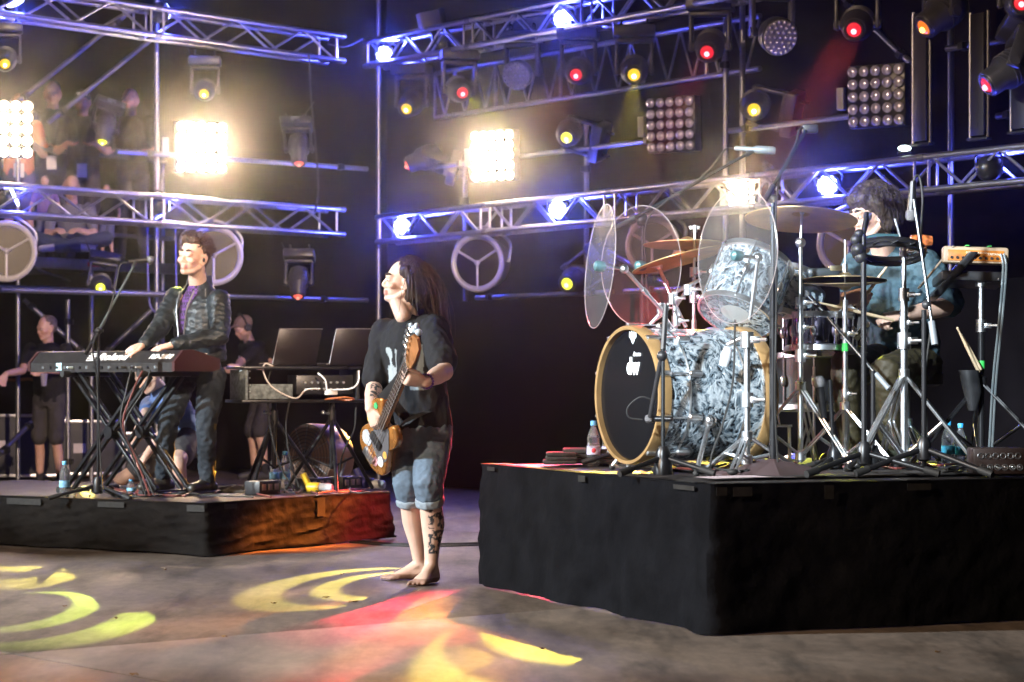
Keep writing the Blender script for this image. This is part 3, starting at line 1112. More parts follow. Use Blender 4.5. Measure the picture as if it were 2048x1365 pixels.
# narrow dark light bars hanging at the right
for (px, py, Y, hh, lab) in ((1843, 155, 17.9, .98, 'narrow tall dark light bar hanging beside the unlit lamp grid'), (1958, 150, 17.6, .92, 'narrow tall dark light bar hanging behind a flat red lamp'), (2040, 110, 17.4, 1.1, 'narrow tall dark light bar hanging at the end of the right rigging')):
    c = at(px, py, Y)
    root = thing('dark_light_bar', lab, 'light bar', c - zax * hh / 2, 'narrow dark light bars')
    d_ = V((.6, -.8, 0))
    n_ = V((-.8, -.6, 0))
    q = MB()
    q.box(c, (.13, .05, hh - .03), (d_, n_, zax), .004)
    q.build('face', mat('panel_black', (.008, .007, .008), .5), root)
    for sg in (-1, 1):
        rod(root, 'edge_rail', c + d_ * (sg * .085) - zax * hh / 2, c + d_ * (sg * .085) + zax * hh / 2, .012, BLKM if sg > 0 else STEEL, 8)
    q = MB()
    q.box(c - zax * (hh / 2 + .008), (.2, .06, .02), (d_, n_, zax), .003)
    q.build('foot_bar', BLKM, root)

# ------------------------------------------------------------------ beams thrown by the moving heads
def throw(h, target, power, col, deg, kind, rot=0.0, scale=1.0, blend=.08):
    root, lens, aim = h
    o = spot('beam', lens + (V(target) - lens).normalized() * .05, target, power, col, deg, blend, .015, root)
    if kind == 'cloud':
        o.data.shadow_soft_size = .10
    gobo(o, kind, rot, scale)
    return o
throw(hM1, TGT['hM1'], 8500, (1, .80, .10), 5.6, 'crescent', R(180))
throw(hY1, TGT['hY1'], 3000, (.9, .9, .08), 5, 'swirl', 0)
throw(hY4, TGT['hY4'], 7000, (.82, 1, .10), 5.0, 'crescent', R(20))
throw(hY2, TGT['hY2'], 8500, (1, .78, .08), 8, 'crescent', R(80))
throw(hY3, TGT['hY3'], 9000, (1, .60, .06), 9, 'swirl', R(30))
throw(hR3, TGT['hR3'], 56000, (1, .05, .08), 7.0, 'cloud', 0)
throw(hR4, TGT['hR4'], 60000, (1, .07, .07), 7.5, 'cloud', R(70))
throw(hR5, TGT['hR5'], 30000, (1, .06, .04), 6.5, 'cloud', R(40))
throw(hO1, TGT['hO1'], 40000, (1, .24, .03), 9, 'cloud', R(20))
throw(hR2, TGT['hR2'], 11000, (1, .32, .06), 13, 'cloud', R(120))
throw(hL1, TGT['hL1'], 12000, (1, .42, .03), 10, 'swirl', R(200))
throw(hL2, TGT['hL2'], 2600, (1, .8, .10), 4.4, 'crescent', R(60))
throw(hR1, TGT['hR1'], 14000, (.85, .9, .04), 8, 'swirl', R(10))
# ------------------------------------------------------------------ people
def lerp(a, b, t):
    return a + (b - a) * t

def remeshed(name, mb, voxel, material, parent, smooth=3, disp=None, color=None, cut=None):
    """union of closed shapes -> one continuous skin"""
    me = bpy.data.meshes.new(name)
    me.from_pydata(mb.v, [], mb.f)
    bm = bmesh.new()
    bm.from_mesh(me)
    bmesh.ops.recalc_face_normals(bm, faces=bm.faces)
    bm.to_mesh(me)
    bm.free()
    o = bpy.data.objects.new(name, me)
    COL.objects.link(o)
    md = o.modifiers.new('r', 'REMESH')
    md.mode = 'VOXEL'
    md.voxel_size = voxel
    dg = bpy.context.evaluated_depsgraph_get()
    m2 = bpy.data.meshes.new_from_object(o.evaluated_get(dg))
    o.modifiers.clear()
    o.data = m2
    bpy.data.meshes.remove(me)
    m2.name = name
    bm = bmesh.new()
    bm.from_mesh(m2)
    for _ in range(smooth):
        bmesh.ops.smooth_vert(bm, verts=bm.verts, factor=.5, use_axis_x=True, use_axis_y=True, use_axis_z=True)
    if disp:
        bm.normal_update()
        for q in bm.verts:
            q.co += q.normal * disp(q.co)
    if cut:
        bmesh.ops.delete(bm, geom=[g for g in bm.faces if cut(g.calc_center_median())], context='FACES')
    bm.to_mesh(m2)
    bm.free()
    m2.materials.clear()
    m2.materials.append(material)
    m2.polygons.foreach_set('use_smooth', [True] * len(m2.polygons))
    if color:
        ca = m2.color_attributes.new('Col', 'FLOAT_COLOR', 'POINT')
        buf = []
        for q in m2.vertices:
            buf += [*color(q.co), 1.0]
        ca.data.foreach_set('color', buf)
    return adopt(o, parent)

def limb(mb, pts, rad, n=14, flat=1.0, up=V((0, 0, 1))):
    """rounded tapered chain"""
    pts = [V(p) for p in pts]
    P, Q = [], []
    d0 = (pts[0] - pts[1]).normalized()
    d1 = (pts[-1] - pts[-2]).normalized()
    for k in (.95, .7, .35):
        P.append(pts[0] + d0 * rad[0] * k)
        Q.append(rad[0] * math.sqrt(1 - k * k))
    for i in range(len(pts)):
        P.append(pts[i])
        Q.append(rad[i])
        if i < len(pts) - 1 and (pts[i + 1] - pts[i]).length > rad[i]:
            for t in (.25, .5, .75):
                P.append(lerp(pts[i], pts[i + 1], t))
                Q.append(lerp(rad[i], rad[i + 1], t))
    for k in (.35, .7, .95):
        P.append(pts[-1] + d1 * rad[-1] * k)
        Q.append(rad[-1] * math.sqrt(1 - k * k))
    mb.tube(P, Q, n, flat=flat, up=up)

def sections(mb, secs, n=24):
    """secs: (centre, side vector * rx, front vector * ry)"""
    rings = []
    for c, a, b in secs:
        rings.append([V(c) + a * math.cos(t) + b * math.sin(t) for t in (2 * math.pi * k / n for k in range(n))])
    mb.ring_loft(rings)

def hand(mb, wrist, d, nrm, side, curl=.5, k=1.0, spread=.12, thumb=.6, curls=None):
    """wrist point, direction d, nrm = back of the hand, side = +1 if the thumb is along d x nrm"""
    wrist = V(wrist)
    d = V(d).normalized()
    nrm = V(nrm)
    nrm = (nrm - d * nrm.dot(d)).normalized()
    t = d.cross(nrm).normalized() * side
    pk = wrist + d * .088 * k
    sections(mb, [(wrist - d * .02 * k, t * .026 * k, nrm * .021 * k), (wrist + d * .012 * k, t * .030 * k, nrm * .021 * k), (wrist + d * .05 * k, t * .040 * k, nrm * .019 * k), (pk, t * .041 * k, nrm * .015 * k), (pk + d * .008, t * .034 * k, nrm * .011 * k)], 16)
    for i, (off, ln) in enumerate(((.031, .072), (.0105, .080), (-.0105, .075), (-.031, .060))):
        cu = curls[i] if curls else curl
        base = pk + t * off * k - d * .006
        ang = 0
        dirn = (d + t * (spread * off / .031)).normalized()
        p = [base]
        for j, fr in enumerate((.45, .32, .23)):
            ang += cu * (1.0, 1.15, .8)[j]
            v = dirn * math.cos(ang) - nrm * math.sin(ang)
            p.append(p[-1] + v * ln * fr * k)
        limb(mb, p, [.0100 * k, .0092 * k, .0085 * k, .0072 * k], 8)
    b0 = wrist + d * .022 * k + t * .024 * k
    v1 = (d * .72 + t * .62 - nrm * .30 * thumb).normalized()
    v2 = (d * .92 + t * (.35 - .5 * thumb) - nrm * .45 * thumb).normalized()
    limb(mb, [b0, b0 + v1 * .045 * k, b0 + v1 * .045 * k + v2 * .032 * k, b0 + v1 * .045 * k + v2 * .058 * k], [.014 * k, .0115 * k, .0105 * k, .0085 * k], 8)

def head_geo(mb, c, f, u, k=1.0):
    f = V(f).normalized()
    u = V(u)
    u = (u - f * u.dot(f)).normalized()
    s = u.cross(f).normalized()
    P = lambda a, b, e: V(c) + f * (a * k) + s * (b * k) + u * (e * k)
    A = (f, s, u)
    mb.ball(P(-.012, 0, .042), (.098 * k, .077 * k, .088 * k), 24, A)
    mb.ball(P(.022, 0, .005), (.074 * k, .068 * k, .095 * k), 24, A)
    mb.ball(P(.030, 0, -.046), (.058 * k, .050 * k, .062 * k), 20, A)
    mb.ball(P(.070, 0, -.099), (.022 * k, .022 * k, .018 * k), 14, A)
    for g in (-1, 1):
        limb(mb, [P(-.008, g * .057, -.050), P(.032, g * .040, -.086), P(.064, g * .014, -.100)], [.018 * k, .017 * k, .015 * k], 10)
        mb.ball(P(.064, g * .042, -.026), (.026 * k, .024 * k, .020 * k), 12, A)
        mb.ball(P(.082, g * .028, .024), (.017 * k, .028 * k, .0085 * k), 12, A)
        mb.ball(P(.083, g * .030, .002), (.012 * k, .017 * k, .009 * k), 12, A)
        mb.ball(P(.093, g * .013, -.036), (.013 * k, .010 * k, .009 * k), 10, A)
        # ear: rim and lobe
        ear = [P(.012, g * .076, -.030), P(.000, g * .082, -.040), P(-.018, g * .086, -.020), P(-.024, g * .090, .008), P(-.010, g * .088, .024), P(.010, g * .080, .014)]
        limb(mb, ear, [.008 * k] * 6, 7)
        mb.ball(P(-.006, g * .079, -.006), (.018 * k, .007 * k, .026 * k), 10, A)
    limb(mb, [P(.086, 0, .022), P(.099, 0, -.008), P(.108, 0, -.028)], [.009 * k, .010 * k, .0115 * k], 12)
    mb.ball(P(.102, 0, -.036), (.012 * k, .010 * k, .007 * k), 10, A)
    mb.ball(P(.091, 0, -.060), (.010 * k, .022 * k, .0065 * k), 12, A)
    mb.ball(P(.089, 0, -.0755), (.010 * k, .020 * k, .0075 * k), 12, A)
    return P, A

def eyes(parent, P, A, k=1.0, shut=False, iris=(.05, .03, .02)):
    f, s, u = A
    EW = mat('eye_white', (.55, .53, .50), .25)
    if shut:
        EW = mat('eyelashes', (.06, .035, .03), .7)
    EI = mat('eye_iris', iris, .15)
    for g in (-1, 1):
        q = MB()
        q.ball(P(.085, g * .031, -.0005), (.0105 * k, .0125 * k, (.0035 if shut else .0065) * k), 12, A)
        q.cm = 1
        q.ball(P(.0925, g * .031, -.0005), (.0045 * k, .0055 * k, (.0015 if shut else .0055) * k), 10, A)
        q.build('eye', [EW, EI], parent)

def brows(parent, P, A, k, m):
    for g in (-1, 1):
        q = MB()
        q.tube([P(.095, g * .012, .030), P(.095, g * .028, .034), P(.083, g * .046, .029)], [.006 * k, .0085 * k, .005 * k], 6)
        q.build('eyebrow', m, parent)

def skin_color(P, base, beard=0.0, lips=True, extra=None):
    c0 = P(0, 0, 0)
    f = (P(1, 0, 0) - c0)
    s = (P(0, 1, 0) - c0)
    u = (P(0, 0, 1) - c0)
    kf = f.length
    f, s, u = f / kf, s / kf, u / kf
    def col(co):
        v = co - c0
        if extra:
            e = extra(co)
            if e is not None:
                return e
        r, g, b = base
        a, l, h = v.dot(f) / kf, v.dot(s) / kf, v.dot(u) / kf
        if v.length < .2 * kf:
            if lips and a > .078 and abs(l) < .024 and -.083 < h < -.054:
                return (r * .80, g * .58, b * .60)
            if lips and a > .080 and abs(l) < .022 and -.0715 < h < -.064:
                return (r * .3, g * .15, b * .15)
            if a > .095 and -.045 < h < -.015:
                r, g, b = r * 1.0, g * .93, b * .91
            if a > .05 and abs(abs(l) - .031) < .02 and -.012 < h < .014:
                r, g, b = r * .72, g * .62, b * .60  # eye socket shade painted into the skin colour
            if beard and h < -.045 and a > -.03:
                t = beard * min(1, (-.045 - h) / .03) * (1 if a > .0 else .6)
                r, g, b = lerp(r, .05, t), lerp(g, .04, t), lerp(b, .035, t)
            if a > .03 and abs(abs(l) - .047) < .022 and -.055 < h < -.01:
                g, b = g * .90, b * .88
        n_ = 1 + .10 * noise.noise(co * 22)
        return (r * n_, g * n_, b * n_)
    return col

def folds(seed, amp, sc=(9, 9, 6)):
    def f(co):
        p = V((co.x * sc[0], co.y * sc[1], co.z * sc[2]))
        w_ = noise.noise(p + V((seed, 0, 0)))
        r = 1 - abs(noise.noise(p * 1.7 + V((0, seed, 0)))) * 2
        return amp * (w_ * .8 + r * .7 - .3) + amp * .35 * noise.noise(p * 4.1)
    return f

def hair_strands(name, parent, material, roots, length, r=.0035, curl=0.0, grav=.35, push=None, seed=0, seg=7, extra_dir=V((0, 0, 0)), lift=.6, mb=None):
    rnd = random.Random(seed)
    q = mb or MB()
    for p, nrm in roots:
        L = length * rnd.uniform(.65, 1.1)
        d = (nrm * lift + V((rnd.gauss(0, .25), rnd.gauss(0, .25), rnd.gauss(0, .25))) + extra_dir).normalized()
        pts = [V(p)]
        ph = rnd.uniform(0, 6.28)
        cu = curl * rnd.uniform(.5, 1.3)
        a = V((rnd.gauss(0, 1), rnd.gauss(0, 1), rnd.gauss(0, 1))).normalized()
        for i in range(seg):
            d = (d + V((0, 0, -grav)) + V((rnd.gauss(0, .06), rnd.gauss(0, .06), 0))).normalized()
            if cu:
                d = (d + a.cross(d).normalized() * cu * math.sin(ph + i * 1.5)).normalized()
            n_ = pts[-1] + d * (L / seg)
            if push:
                n_ = push(n_)
            pts.append(n_)
        rr = r * rnd.uniform(.6, 1.25)
        q.tube(pts, [rr * (1 - .75 * (i / seg) ** 2) for i in range(seg + 1)], 4)
    if mb:
        return None
    return q.build(name, material, parent)

def hair_mat(name, col):
    return mat(name, col, .55, var=.5, vscale=60, bump=.5, bscale=220, bdist=.003, stretch=(1, 1, .25), spec=.25)

SKIN = attr_mat('skin', .48, bump=.25, bscale=140, bdist=.0015, sss=.06)
SK1 = (.52, .33, .25)
SK2 = (.46, .28, .20)
def jeans_mat(name, col):
    return mat(name, col, .8, var=.38, vscale=9, bump=.5, bscale=90, bdist=.003, spec=.2)
TEE = mat('black_tee', (.014, .014, .016), .85, var=.3, vscale=9, bump=.35, bscale=30, bdist=.008, spec=.1)

# simple full figure used for the crew (world-space joints given)
def crew(name_label, feet, facing, h=1.76, lean=0.0, arms=None, shirt=TEE, bottom=None, shorts=True, skin=SK2, hair=(.03, .02, .015), bald=False, beard=0.0, look=None, voxel=.011, shoes=True, group=None, knees=None, extras=None, seated=False, cap=None, hairlen=.035, thin=1.0):
    """feet: ground point between the feet; facing: horizontal direction"""
    f = V(facing).normalized()
    s = zax.cross(f).normalized()          # his left
    k = h / 1.76
    o = V(feet)
    root = thing('person', name_label, 'person', o, group)
    hip = o + zax * (.93 * k) - f * (lean * .25)
    ch = hip + (zax * math.cos(lean) + f * math.sin(lean)) * (.40 * k)
    nk = hip + (zax * math.cos(lean) + f * math.sin(lean)) * (.56 * k)
    lk = V(look).normalized() if look else f
    hc = nk + (zax * math.cos(lean * 1.2) + f * math.sin(lean * 1.2)) * (.155 * k) + f * .02
    upv = (zax * math.cos(lean) + f * math.sin(lean)).normalized()
    body = MB()
    P, A = head_geo(body, hc, lk, upv, k)
    limb(body, [hc - zax * .04 * k - lk * .02, nk - zax * .03], [.052 * k, .060 * k], 14)
    sh = {g: nk + s * (g * .185 * k * thin) - upv * (.055 * k) for g in (-1, 1)}
    sht = MB()
    sw = s * k * thin
    sections(sht, [(hip - upv * .06 * k, sw * .165, f * .115 * k), (hip + upv * .08 * k, sw * .165, f * .125 * k), (hip + upv * .22 * k, sw * .165, f * .120 * k), (ch, sw * .185, f * .125 * k), (nk - upv * .07 * k, sw * .19, f * .095 * k), (nk - upv * .015 * k, sw * .10, f * .07 * k), (nk + upv * .012, sw * .065, f * .06 * k)])
    arms = arms or {}
    for g in (-1, 1):
        el, wr, hd = arms.get(g, (sh[g] + s * (g * .05) - zax * .29 * k, sh[g] + s * (g * .06) - zax * .54 * k + f * .08, None))
        el, wr = V(el), V(wr)
        limb(body, [sh[g], el, lerp(el, wr, .35), wr], [.048 * k, .042 * k, .042 * k, .028 * k], 12)
        dd = (wr - el).normalized() if hd is None else V(hd)
        hand(body, wr, dd, f * -1 + s * g, g, .35, k)
        limb(sht, [sh[g], lerp(sh[g], el, .72)], [.068 * k, .060 * k], 14)
    bt = MB()
    sections(bt, [(hip + upv * .06 * k, sw * .155, f * .112 * k), (hip - zax * .02 * k, sw * .168, f * .118 * k), (hip - zax * .10 * k, sw * .165, f * .11 * k)])
    for g in (-1, 1):
        hj = hip + s * (g * .088 * k) - zax * .04 * k
        kn = o + s * (g * .10 * k) + zax * .50 * k + f * .03
        an = o + s * (g * .12 * k) + zax * .085 * k - f * .02
        if knees:
            kn, an = V(knees[g][0]), V(knees[g][1])
        limb(body, [hj, kn, lerp(kn, an, .35) - f * .015, an], [.075 * k, .052 * k, .052 * k, .034 * k], 12)
        if shorts:
            limb(bt, [hj, lerp(hj, kn, .95)], [.092 * k, .088 * k], 14)
        else:
            limb(bt, [hj, kn, lerp(kn, an, .96)], [.090 * k, .066 * k, .054 * k], 14)
        toe = an + f * .15 * k + s * (g * .03)
        toe.z = an.z - .055 * k
        if shoes:
            q = MB()
            hl = an - f * .045 * k - zax * .045 * k
            limb(q, [hl, an - zax * .035 * k + f * .03, toe], [.040 * k, .044 * k, .036 * k], 12)
            remeshed('shoe', q, .010, mat('crew_shoe', (.05, .05, .055), .6), root, 2)
            if shorts:
                q = MB()
                limb(q, [an + zax * .07, an - zax * .02], [.042 * k, .042 * k], 12)
                q.build('sock', mat('black_sock', (.02, .02, .02), .9), root)
        else:
            limb(body, [an - f * .03 - zax * .04 * k, toe], [.034 * k, .026 * k], 10)
    remeshed('body', body, voxel, SKIN, root, 2, color=skin_color(P, skin, beard))
    remeshed('shirt', sht, .013, shirt, root, 3, disp=folds(hip.x * 7, .008))
    remeshed('shorts' if shorts else 'trousers', bt, .013, bottom or mat('dark_shorts', (.035, .032, .033), .85, var=.3, vscale=8, bump=.3, bscale=40), root, 3, disp=folds(hip.x * 3 + 2, .008))
    eyes(root, P, A, k)
    hm = hair_mat('hair_%02d%02d%02d' % tuple(int(c * 99) for c in hair), hair)
    if cap:
        q = MB()
        q.ball(P(-.012, 0, .05), (.106 * k, .086 * k, .088 * k), 20, A)
        limb(q, [P(.06, 0, .062), P(.15, 0, .055)], [.055 * k, .048 * k], 12, flat=.12, up=A[2])
        c_ = remeshed('cap', q, .009, cap, root, 2)
    elif not bald:
        q = MB()
        for (a, b, e, ra, rb, rc) in ((-.028, 0, .060, .095, .080, .080), (-.05, 0, .02, .068, .078, .075)):
            q.ball(P(a, b, e), (ra * k, rb * k, rc * k), 18, A)
        remeshed('hair', q, .010, hm, root, 1, disp=lambda co: .008 * noise.noise(co * 30) + .006 * noise.noise(co * 70))
    return root, P, A, dict(hip=hip, nk=nk, ch=ch, f=f, s=s, k=k)

def lanyard(root, J, P, colr, low=.52):
    """neck strap and pass card"""
    nk, f, s, k = J['nk'], J['f'], J['s'], J['k']
    q = MB()
    card = nk + f * .17 - zax * low
    q.tube(curve_pts([card + zax * .05, nk + f * .14 - zax * .16 + s * .05, nk + s * .085 + zax * .01, nk - f * .06 + zax * .02, nk - s * .085 + zax * .01, nk + f * .14 - zax * .16 - s * .05, card + zax * .05], 5), .006, 5)
    q.build('lanyard', mat('lanyard_black', (.03, .03, .03), .7), root)
    q = MB()
    q.box(card - zax * .03, (.10, .006, .14), (s, f, zax), .002)
    q.build('pass_card', mat('pass_card_' + colr[0], colr[1], .4), root, smooth=False)
# ------------------------------------------------------------------ crew on the platform
ZP = ZD
def onp(px, Y):
    return V(((px - 1024) * Y / FPX, Y, ZP))
GR = 'crew watching from the platform'
RA = 1.06
def rail_arms(o, f, h, spread=.22, drop=0.0):
    f = V(f).normalized()
    s = zax.cross(f)
    k = h / 1.76
    out = {}
    for g in (-1, 1):
        el = o + zax * (1.10 * k) + s * (g * .27 * k) + f * .10
        wr = o + zax * (RA + .07 + drop) + s * (g * spread * .6) + f * .30
        out[g] = (el, wr, (-s * g * .6 + f * .5 - zax * .2))
    return out
o = onp(106, 24.6)
f = V((.12, -1, 0))
r1, P, A, J = crew('dark-haired crew man with a white pass leaning on the railing of the platform', o, f, 1.80, .10, rail_arms(o, f, 1.8), hair=(.012, .009, .008), skin=(.42, .26, .19), group=GR, shorts=False, bottom=mat('black_jeans', (.02, .02, .022), .85))
lanyard(r1, J, P, ('white', (.62, .60, .60)))
o = onp(166, 24.3)
r2, P, A, J = crew('crew man in a black baseball cap leaning on the platform railing', o, f, 1.68, .14, rail_arms(o, f, 1.68), cap=mat('black_cap', (.02, .02, .022), .8), beard=.55, skin=(.48, .28, .20), group=GR)
lanyard(r2, J, P, ('grey', (.5, .5, .58)))
text_mesh('LAW', 'cap_print', WHT, P(.092, 0, .072), -A[1], A[2], .035, r2, bold=.02)
o = onp(264, 25.2)
r3, P, A, J = crew('bald bearded crew man in black standing at the platform railing', o, (-.08, -1, 0), 1.80, .12, rail_arms(o, (-.08, -1, 0), 1.8, .35), bald=True, beard=.95, skin=(.50, .30, .25), group=GR, shorts=False, bottom=MT['black_jeans'])
o = onp(38, 24.2)
r4, P, A, J = crew('crew member in an orange top beside the blazing lamp grid on the platform', o, (.2, -1, 0), 1.62, .05, rail_arms(o, (.2, -1, 0), 1.62), shirt=mat('orange_top', (.5, .14, .06), .8), hair=(.2, .13, .07), group=GR)
lanyard(r4, J, P, ('cream', (.6, .55, .48)), .48)
# two children standing behind the truss and someone sitting on the deck
o = onp(90, 24.0)
r5, P, A, J = crew('child in a purple shirt standing barelegged behind the lower left truss', o, (.1, -1, 0), .80, 0, None, shirt=mat('purple_tee', (.16, .10, .32), .85), hair=(.12, .08, .05), skin=(.55, .34, .25), group=GR, bottom=mat('denim_shorts', (.08, .09, .16), .9))
o = onp(214, 24.6)
r6, P, A, J = crew('child in a dark shirt standing beside the bald man on the platform', o, (-.1, -1, 0), .76, 0, None, hair=(.06, .04, .03), skin=(.52, .32, .24), group=GR, bottom=MT['denim_shorts'])
# seated person with crossed legs: own joints
def seated_crew():
    o = onp(150, 23.9)
    root = thing('person', 'person sitting cross-legged in dark blue jeans on the platform deck', 'person', o, GR)
    f, s = V((0, -1, 0)), V((1, 0, 0))
    b, t, sh = MB(), MB(), MB()
    hip = o + zax * .12
    nk = hip + zax * .40 + f * .16
    hc = nk + zax * .15 + f * .04
    P, A = head_geo(b, hc, f + V((.3, 0, -.15)), zax, .95)
    limb(b, [hc - zax * .04, nk], [.05, .056], 12)
    sections(sh, [(hip, s * .16, f * .12), (hip + zax * .16 + f * .05, s * .15, f * .12), (hip + zax * .30 + f * .12, s * .18, f * .11), (nk - zax * .02, s * .09, f * .07)])
    for g in (-1, 1):
        sj = nk + s * (g * .17) - zax * .06
        el = sj + s * (g * .06) - zax * .26 + f * .08
        wr = o + s * (g * .10) + zax * .24 + f * .34
        limb(b, [sj, el, wr], [.045, .04, .028], 10)
        hand(b, wr, f - s * g * .5, zax, -g, .4)
        limb(sh, [sj, lerp(sj, el, .7)], [.064, .056], 12)
        kn = o + s * (g * .36) + f * .22 + zax * .17
        an = o - s * (g * .10) + f * .36 + zax * .07
        limb(t, [hip + s * (g * .08), kn, an], [.09, .075, .055], 12)
        q = MB()
        limb(q, [an, an - s * (g * .16) + f * .02 - zax * .015], [.042, .036], 10)
        remeshed('shoe', q, .01, mat('pale_shoe', (.35, .35, .40), .6), root, 2)
    remeshed('body', b, .011, SKIN, root, 2, color=skin_color(P, SK2))
    remeshed('shirt', sh, .013, mat('grey_tee', (.12, .12, .14), .85), root, 2, disp=folds(3, .007))
    remeshed('trousers', t, .013, mat('navy_jeans', (.03, .04, .075), .85), root, 2, disp=folds(5, .008))
    eyes(root, P, A, .95)
    q = MB()
    q.ball(P(-.03, 0, .05), (.09, .08, .085), 16, A)
    remeshed('hair', q, .01, hair_mat('hair_crew', (.06, .04, .03)), root, 1, disp=lambda co: .008 * noise.noise(co * 30))
seated_crew()

# ------------------------------------------------------------------ stagehands on the floor
o = V(((98 - 1024) * 23.6 / FPX, 23.6, 0))
f = V((-.35, -1, 0)).normalized()
s = zax.cross(f)
r7, P, A, J = crew('stagehand in a black tee and dark shorts holding a cup behind the keyboard riser', o, f, 1.66, .06,
    {-1: (at(45, 742, 23.3), at(12, 748, 23.0), V((-.3, -.3, -1))), 1: (at(148, 742, 23.5), at(90, 742, 23.2), V((-1, -.1, .05)))},
    hair=(.10, .08, .07), skin=(.50, .30, .23), look=(-.75, -.75, -.15), thin=1.12, hairlen=.01)
q = MB()
cp = at(88, 758, 23.13)
q.lathe([(.026, -.07), (.034, .05)], cp, zax, 16)
tag(q.build('plastic_cup', mat('clear_plastic', (.75, .7, .85), .15, trans=.7)), 'clear plastic cup held by the stagehand behind the keyboard', 'cup')
for i, (px, py, w_, h_) in enumerate(((147, 775, .05, .11), (146, 800, .07, .09), (144, 826, .04, .07))):
    pass
o = V(((516 - 1024) * 25.4 / FPX, 25.4, 0))
f = V((-.9, -.55, 0)).normalized()
s = zax.cross(f)
r8, P, A, J = crew('stagehand with a brown cap and headphones bending over gear behind the laptops', o, f, 1.74, .30,
    {1: (at(480, 725, 25.0), at(476, 733, 24.7), V((-.8, -.4, -.4))), -1: (at(545, 728, 25.5), at(505, 752, 25.1), V((-.9, -.2, -.2)))},
    hair=(.12, .07, .04), skin=(.55, .34, .25), beard=.6, look=(-.95, -.5, -.45), cap=mat('brown_cap', (.20, .13, .09), .85), shorts=True)
q = MB()
pts = [P(-.01, .10 * math.cos(t), .04 + .115 * math.sin(t)) for t in (math.pi * k / 12 for k in range(13))]
q.tube(pts, .010, 8)
for g in (-1, 1):
    q.cyl(P(-.01, g * .082, .0), P(-.01, g * .115, .0), .042, .036, 14)
q.build('headphones', BLK, r8)
text_mesh('14', 'shirt_print', mat('print_white', (.6, .6, .6), .7), J['ch'] + J['f'] * .150 - zax * .08, zax.cross(J['f']), zax, .15, r8, bold=.02)

# crouching stagehand behind the keyboard stand
def crouch():
    Y = 17.5
    o = V(((330 - 1024) * Y / FPX, Y, 0))
    root = thing('person', 'crouching stagehand in grey trousers with one bare pink-lit knee behind the keyboard player', 'person', o)
    b, t, sh = MB(), MB(), MB()
    g_ = lambda px, py, y=Y: at(px, py, y)
    hip = g_(378, 880)
    nk = g_(318, 778)
    hc = g_(298, 752, Y - .1)
    P, A = head_geo(b, hc, V((-.8, -.5, -.5)), V((-.3, -.1, 1)))
    limb(b, [hc, nk], [.05, .06], 12)
    d = (nk - hip).normalized()
    f = V((-.6, -.7, -.2))
    f = (f - d * f.dot(d)).normalized()
    s = d.cross(f).normalized()
    sections(sh, [(hip - d * .05, s * .16, f * .12), (lerp(hip, nk, .35), s * .16, f * .12), (lerp(hip, nk, .75), s * .185, f * .12), (nk, s * .08, f * .07)])
    for sg, el, wr in ((-1, g_(290, 830, Y - .2), g_(268, 880, Y - .3)), (1, g_(330, 860, Y - .3), g_(290, 915, Y - .4))):
        sj = nk - d * .06 + s * (sg * .17)
        limb(b, [sj, el, wr], [.048, .042, .028], 12)
        hand(b, wr, V((-.5, -.3, -.8)), V((-.6, -.6, .2)), sg, .5)
        limb(sh, [sj, lerp(sj, el, .7)], [.068, .06], 12)
    kn1 = g_(355, 925, Y - .45)
    an1 = g_(360, 1000, Y - .35)
    kn2 = g_(238, 962, Y - .15)
    an2 = g_(330, 975, Y + .2)
    limb(b, [hip + V((0, -.1, 0)), kn1, lerp(kn1, an1, .4), an1], [.075, .062, .060, .04], 14)
    limb(b, [hip, kn2, an2], [.075, .055, .045], 14)
    limb(t, [hip + V((0, -.1, 0)), lerp(hip, kn1, .72)], [.10, .092], 14)
    limb(t, [hip, lerp(hip, kn2, .72)], [.10, .088], 14)
    t.ball(hip, (.16, .14, .14), 18)
    remeshed('body', b, .01, SKIN, root, 2, color=skin_color(P, SK1))
    remeshed('shirt', sh, .012, mat('blue_shirt', (.10, .16, .34), .8, var=.3), root, 2, disp=folds(8, .008))
    remeshed('shorts', t, .012, mat('grey_shorts', (.05, .045, .045), .85, var=.3), root, 2, disp=folds(4, .008))
    eyes(root, P, A)
    q = MB()
    q.ball(P(-.03, 0, .05), (.092, .082, .085), 16, A)
    remeshed('hair', q, .01, MT['hair_crew'], root, 1, disp=lambda co: .008 * noise.noise(co * 30))
    q = MB()
    for an in (an1, an2):
        limb(q, [V((an.x + .03, an.y, .04)), V((an.x - .14, an.y - .08, .04))], [.042, .038], 10)
    remeshed('shoes', q, .01, MT['crew_shoe'], root, 2)
crouch()
# low black drape hung from the lower tube behind the drums
drape('low_drape', 'low black drape hung from the lower scaffold tube behind the drums', PR(742, 0, .36), PR(2300, 0, .36), .02, 1.80, 240, .025, 7)

# ------------------------------------------------------------------ bass player
def scalp_roots(P, A, n, cond, seed, rad=(.100, .080, .092), off=(-.012, 0, .042)):
    rnd = random.Random(seed)
    c = P(*off)
    out = []
    while len(out) < n:
        v = V((rnd.gauss(0, 1), rnd.gauss(0, 1), rnd.gauss(0, 1))).normalized()
        if cond(v):
            p = c + A[0] * v.x * rad[0] + A[1] * v.y * rad[1] + A[2] * v.z * rad[2]
            out.append((p, (A[0] * v.x + A[1] * v.y + A[2] * v.z).normalized()))
    return out

def ellip_push(c, A, r):
    def f(p):
        v = p - c
        a = V((v.dot(A[0]) / r[0], v.dot(A[1]) / r[1], v.dot(A[2]) / r[2]))
        L = a.length
        if L < 1:
            a = a / max(L, 1e-4)
            return c + A[0] * a.x * r[0] + A[1] * a.y * r[1] + A[2] * a.z * r[2]
        return p
    return f

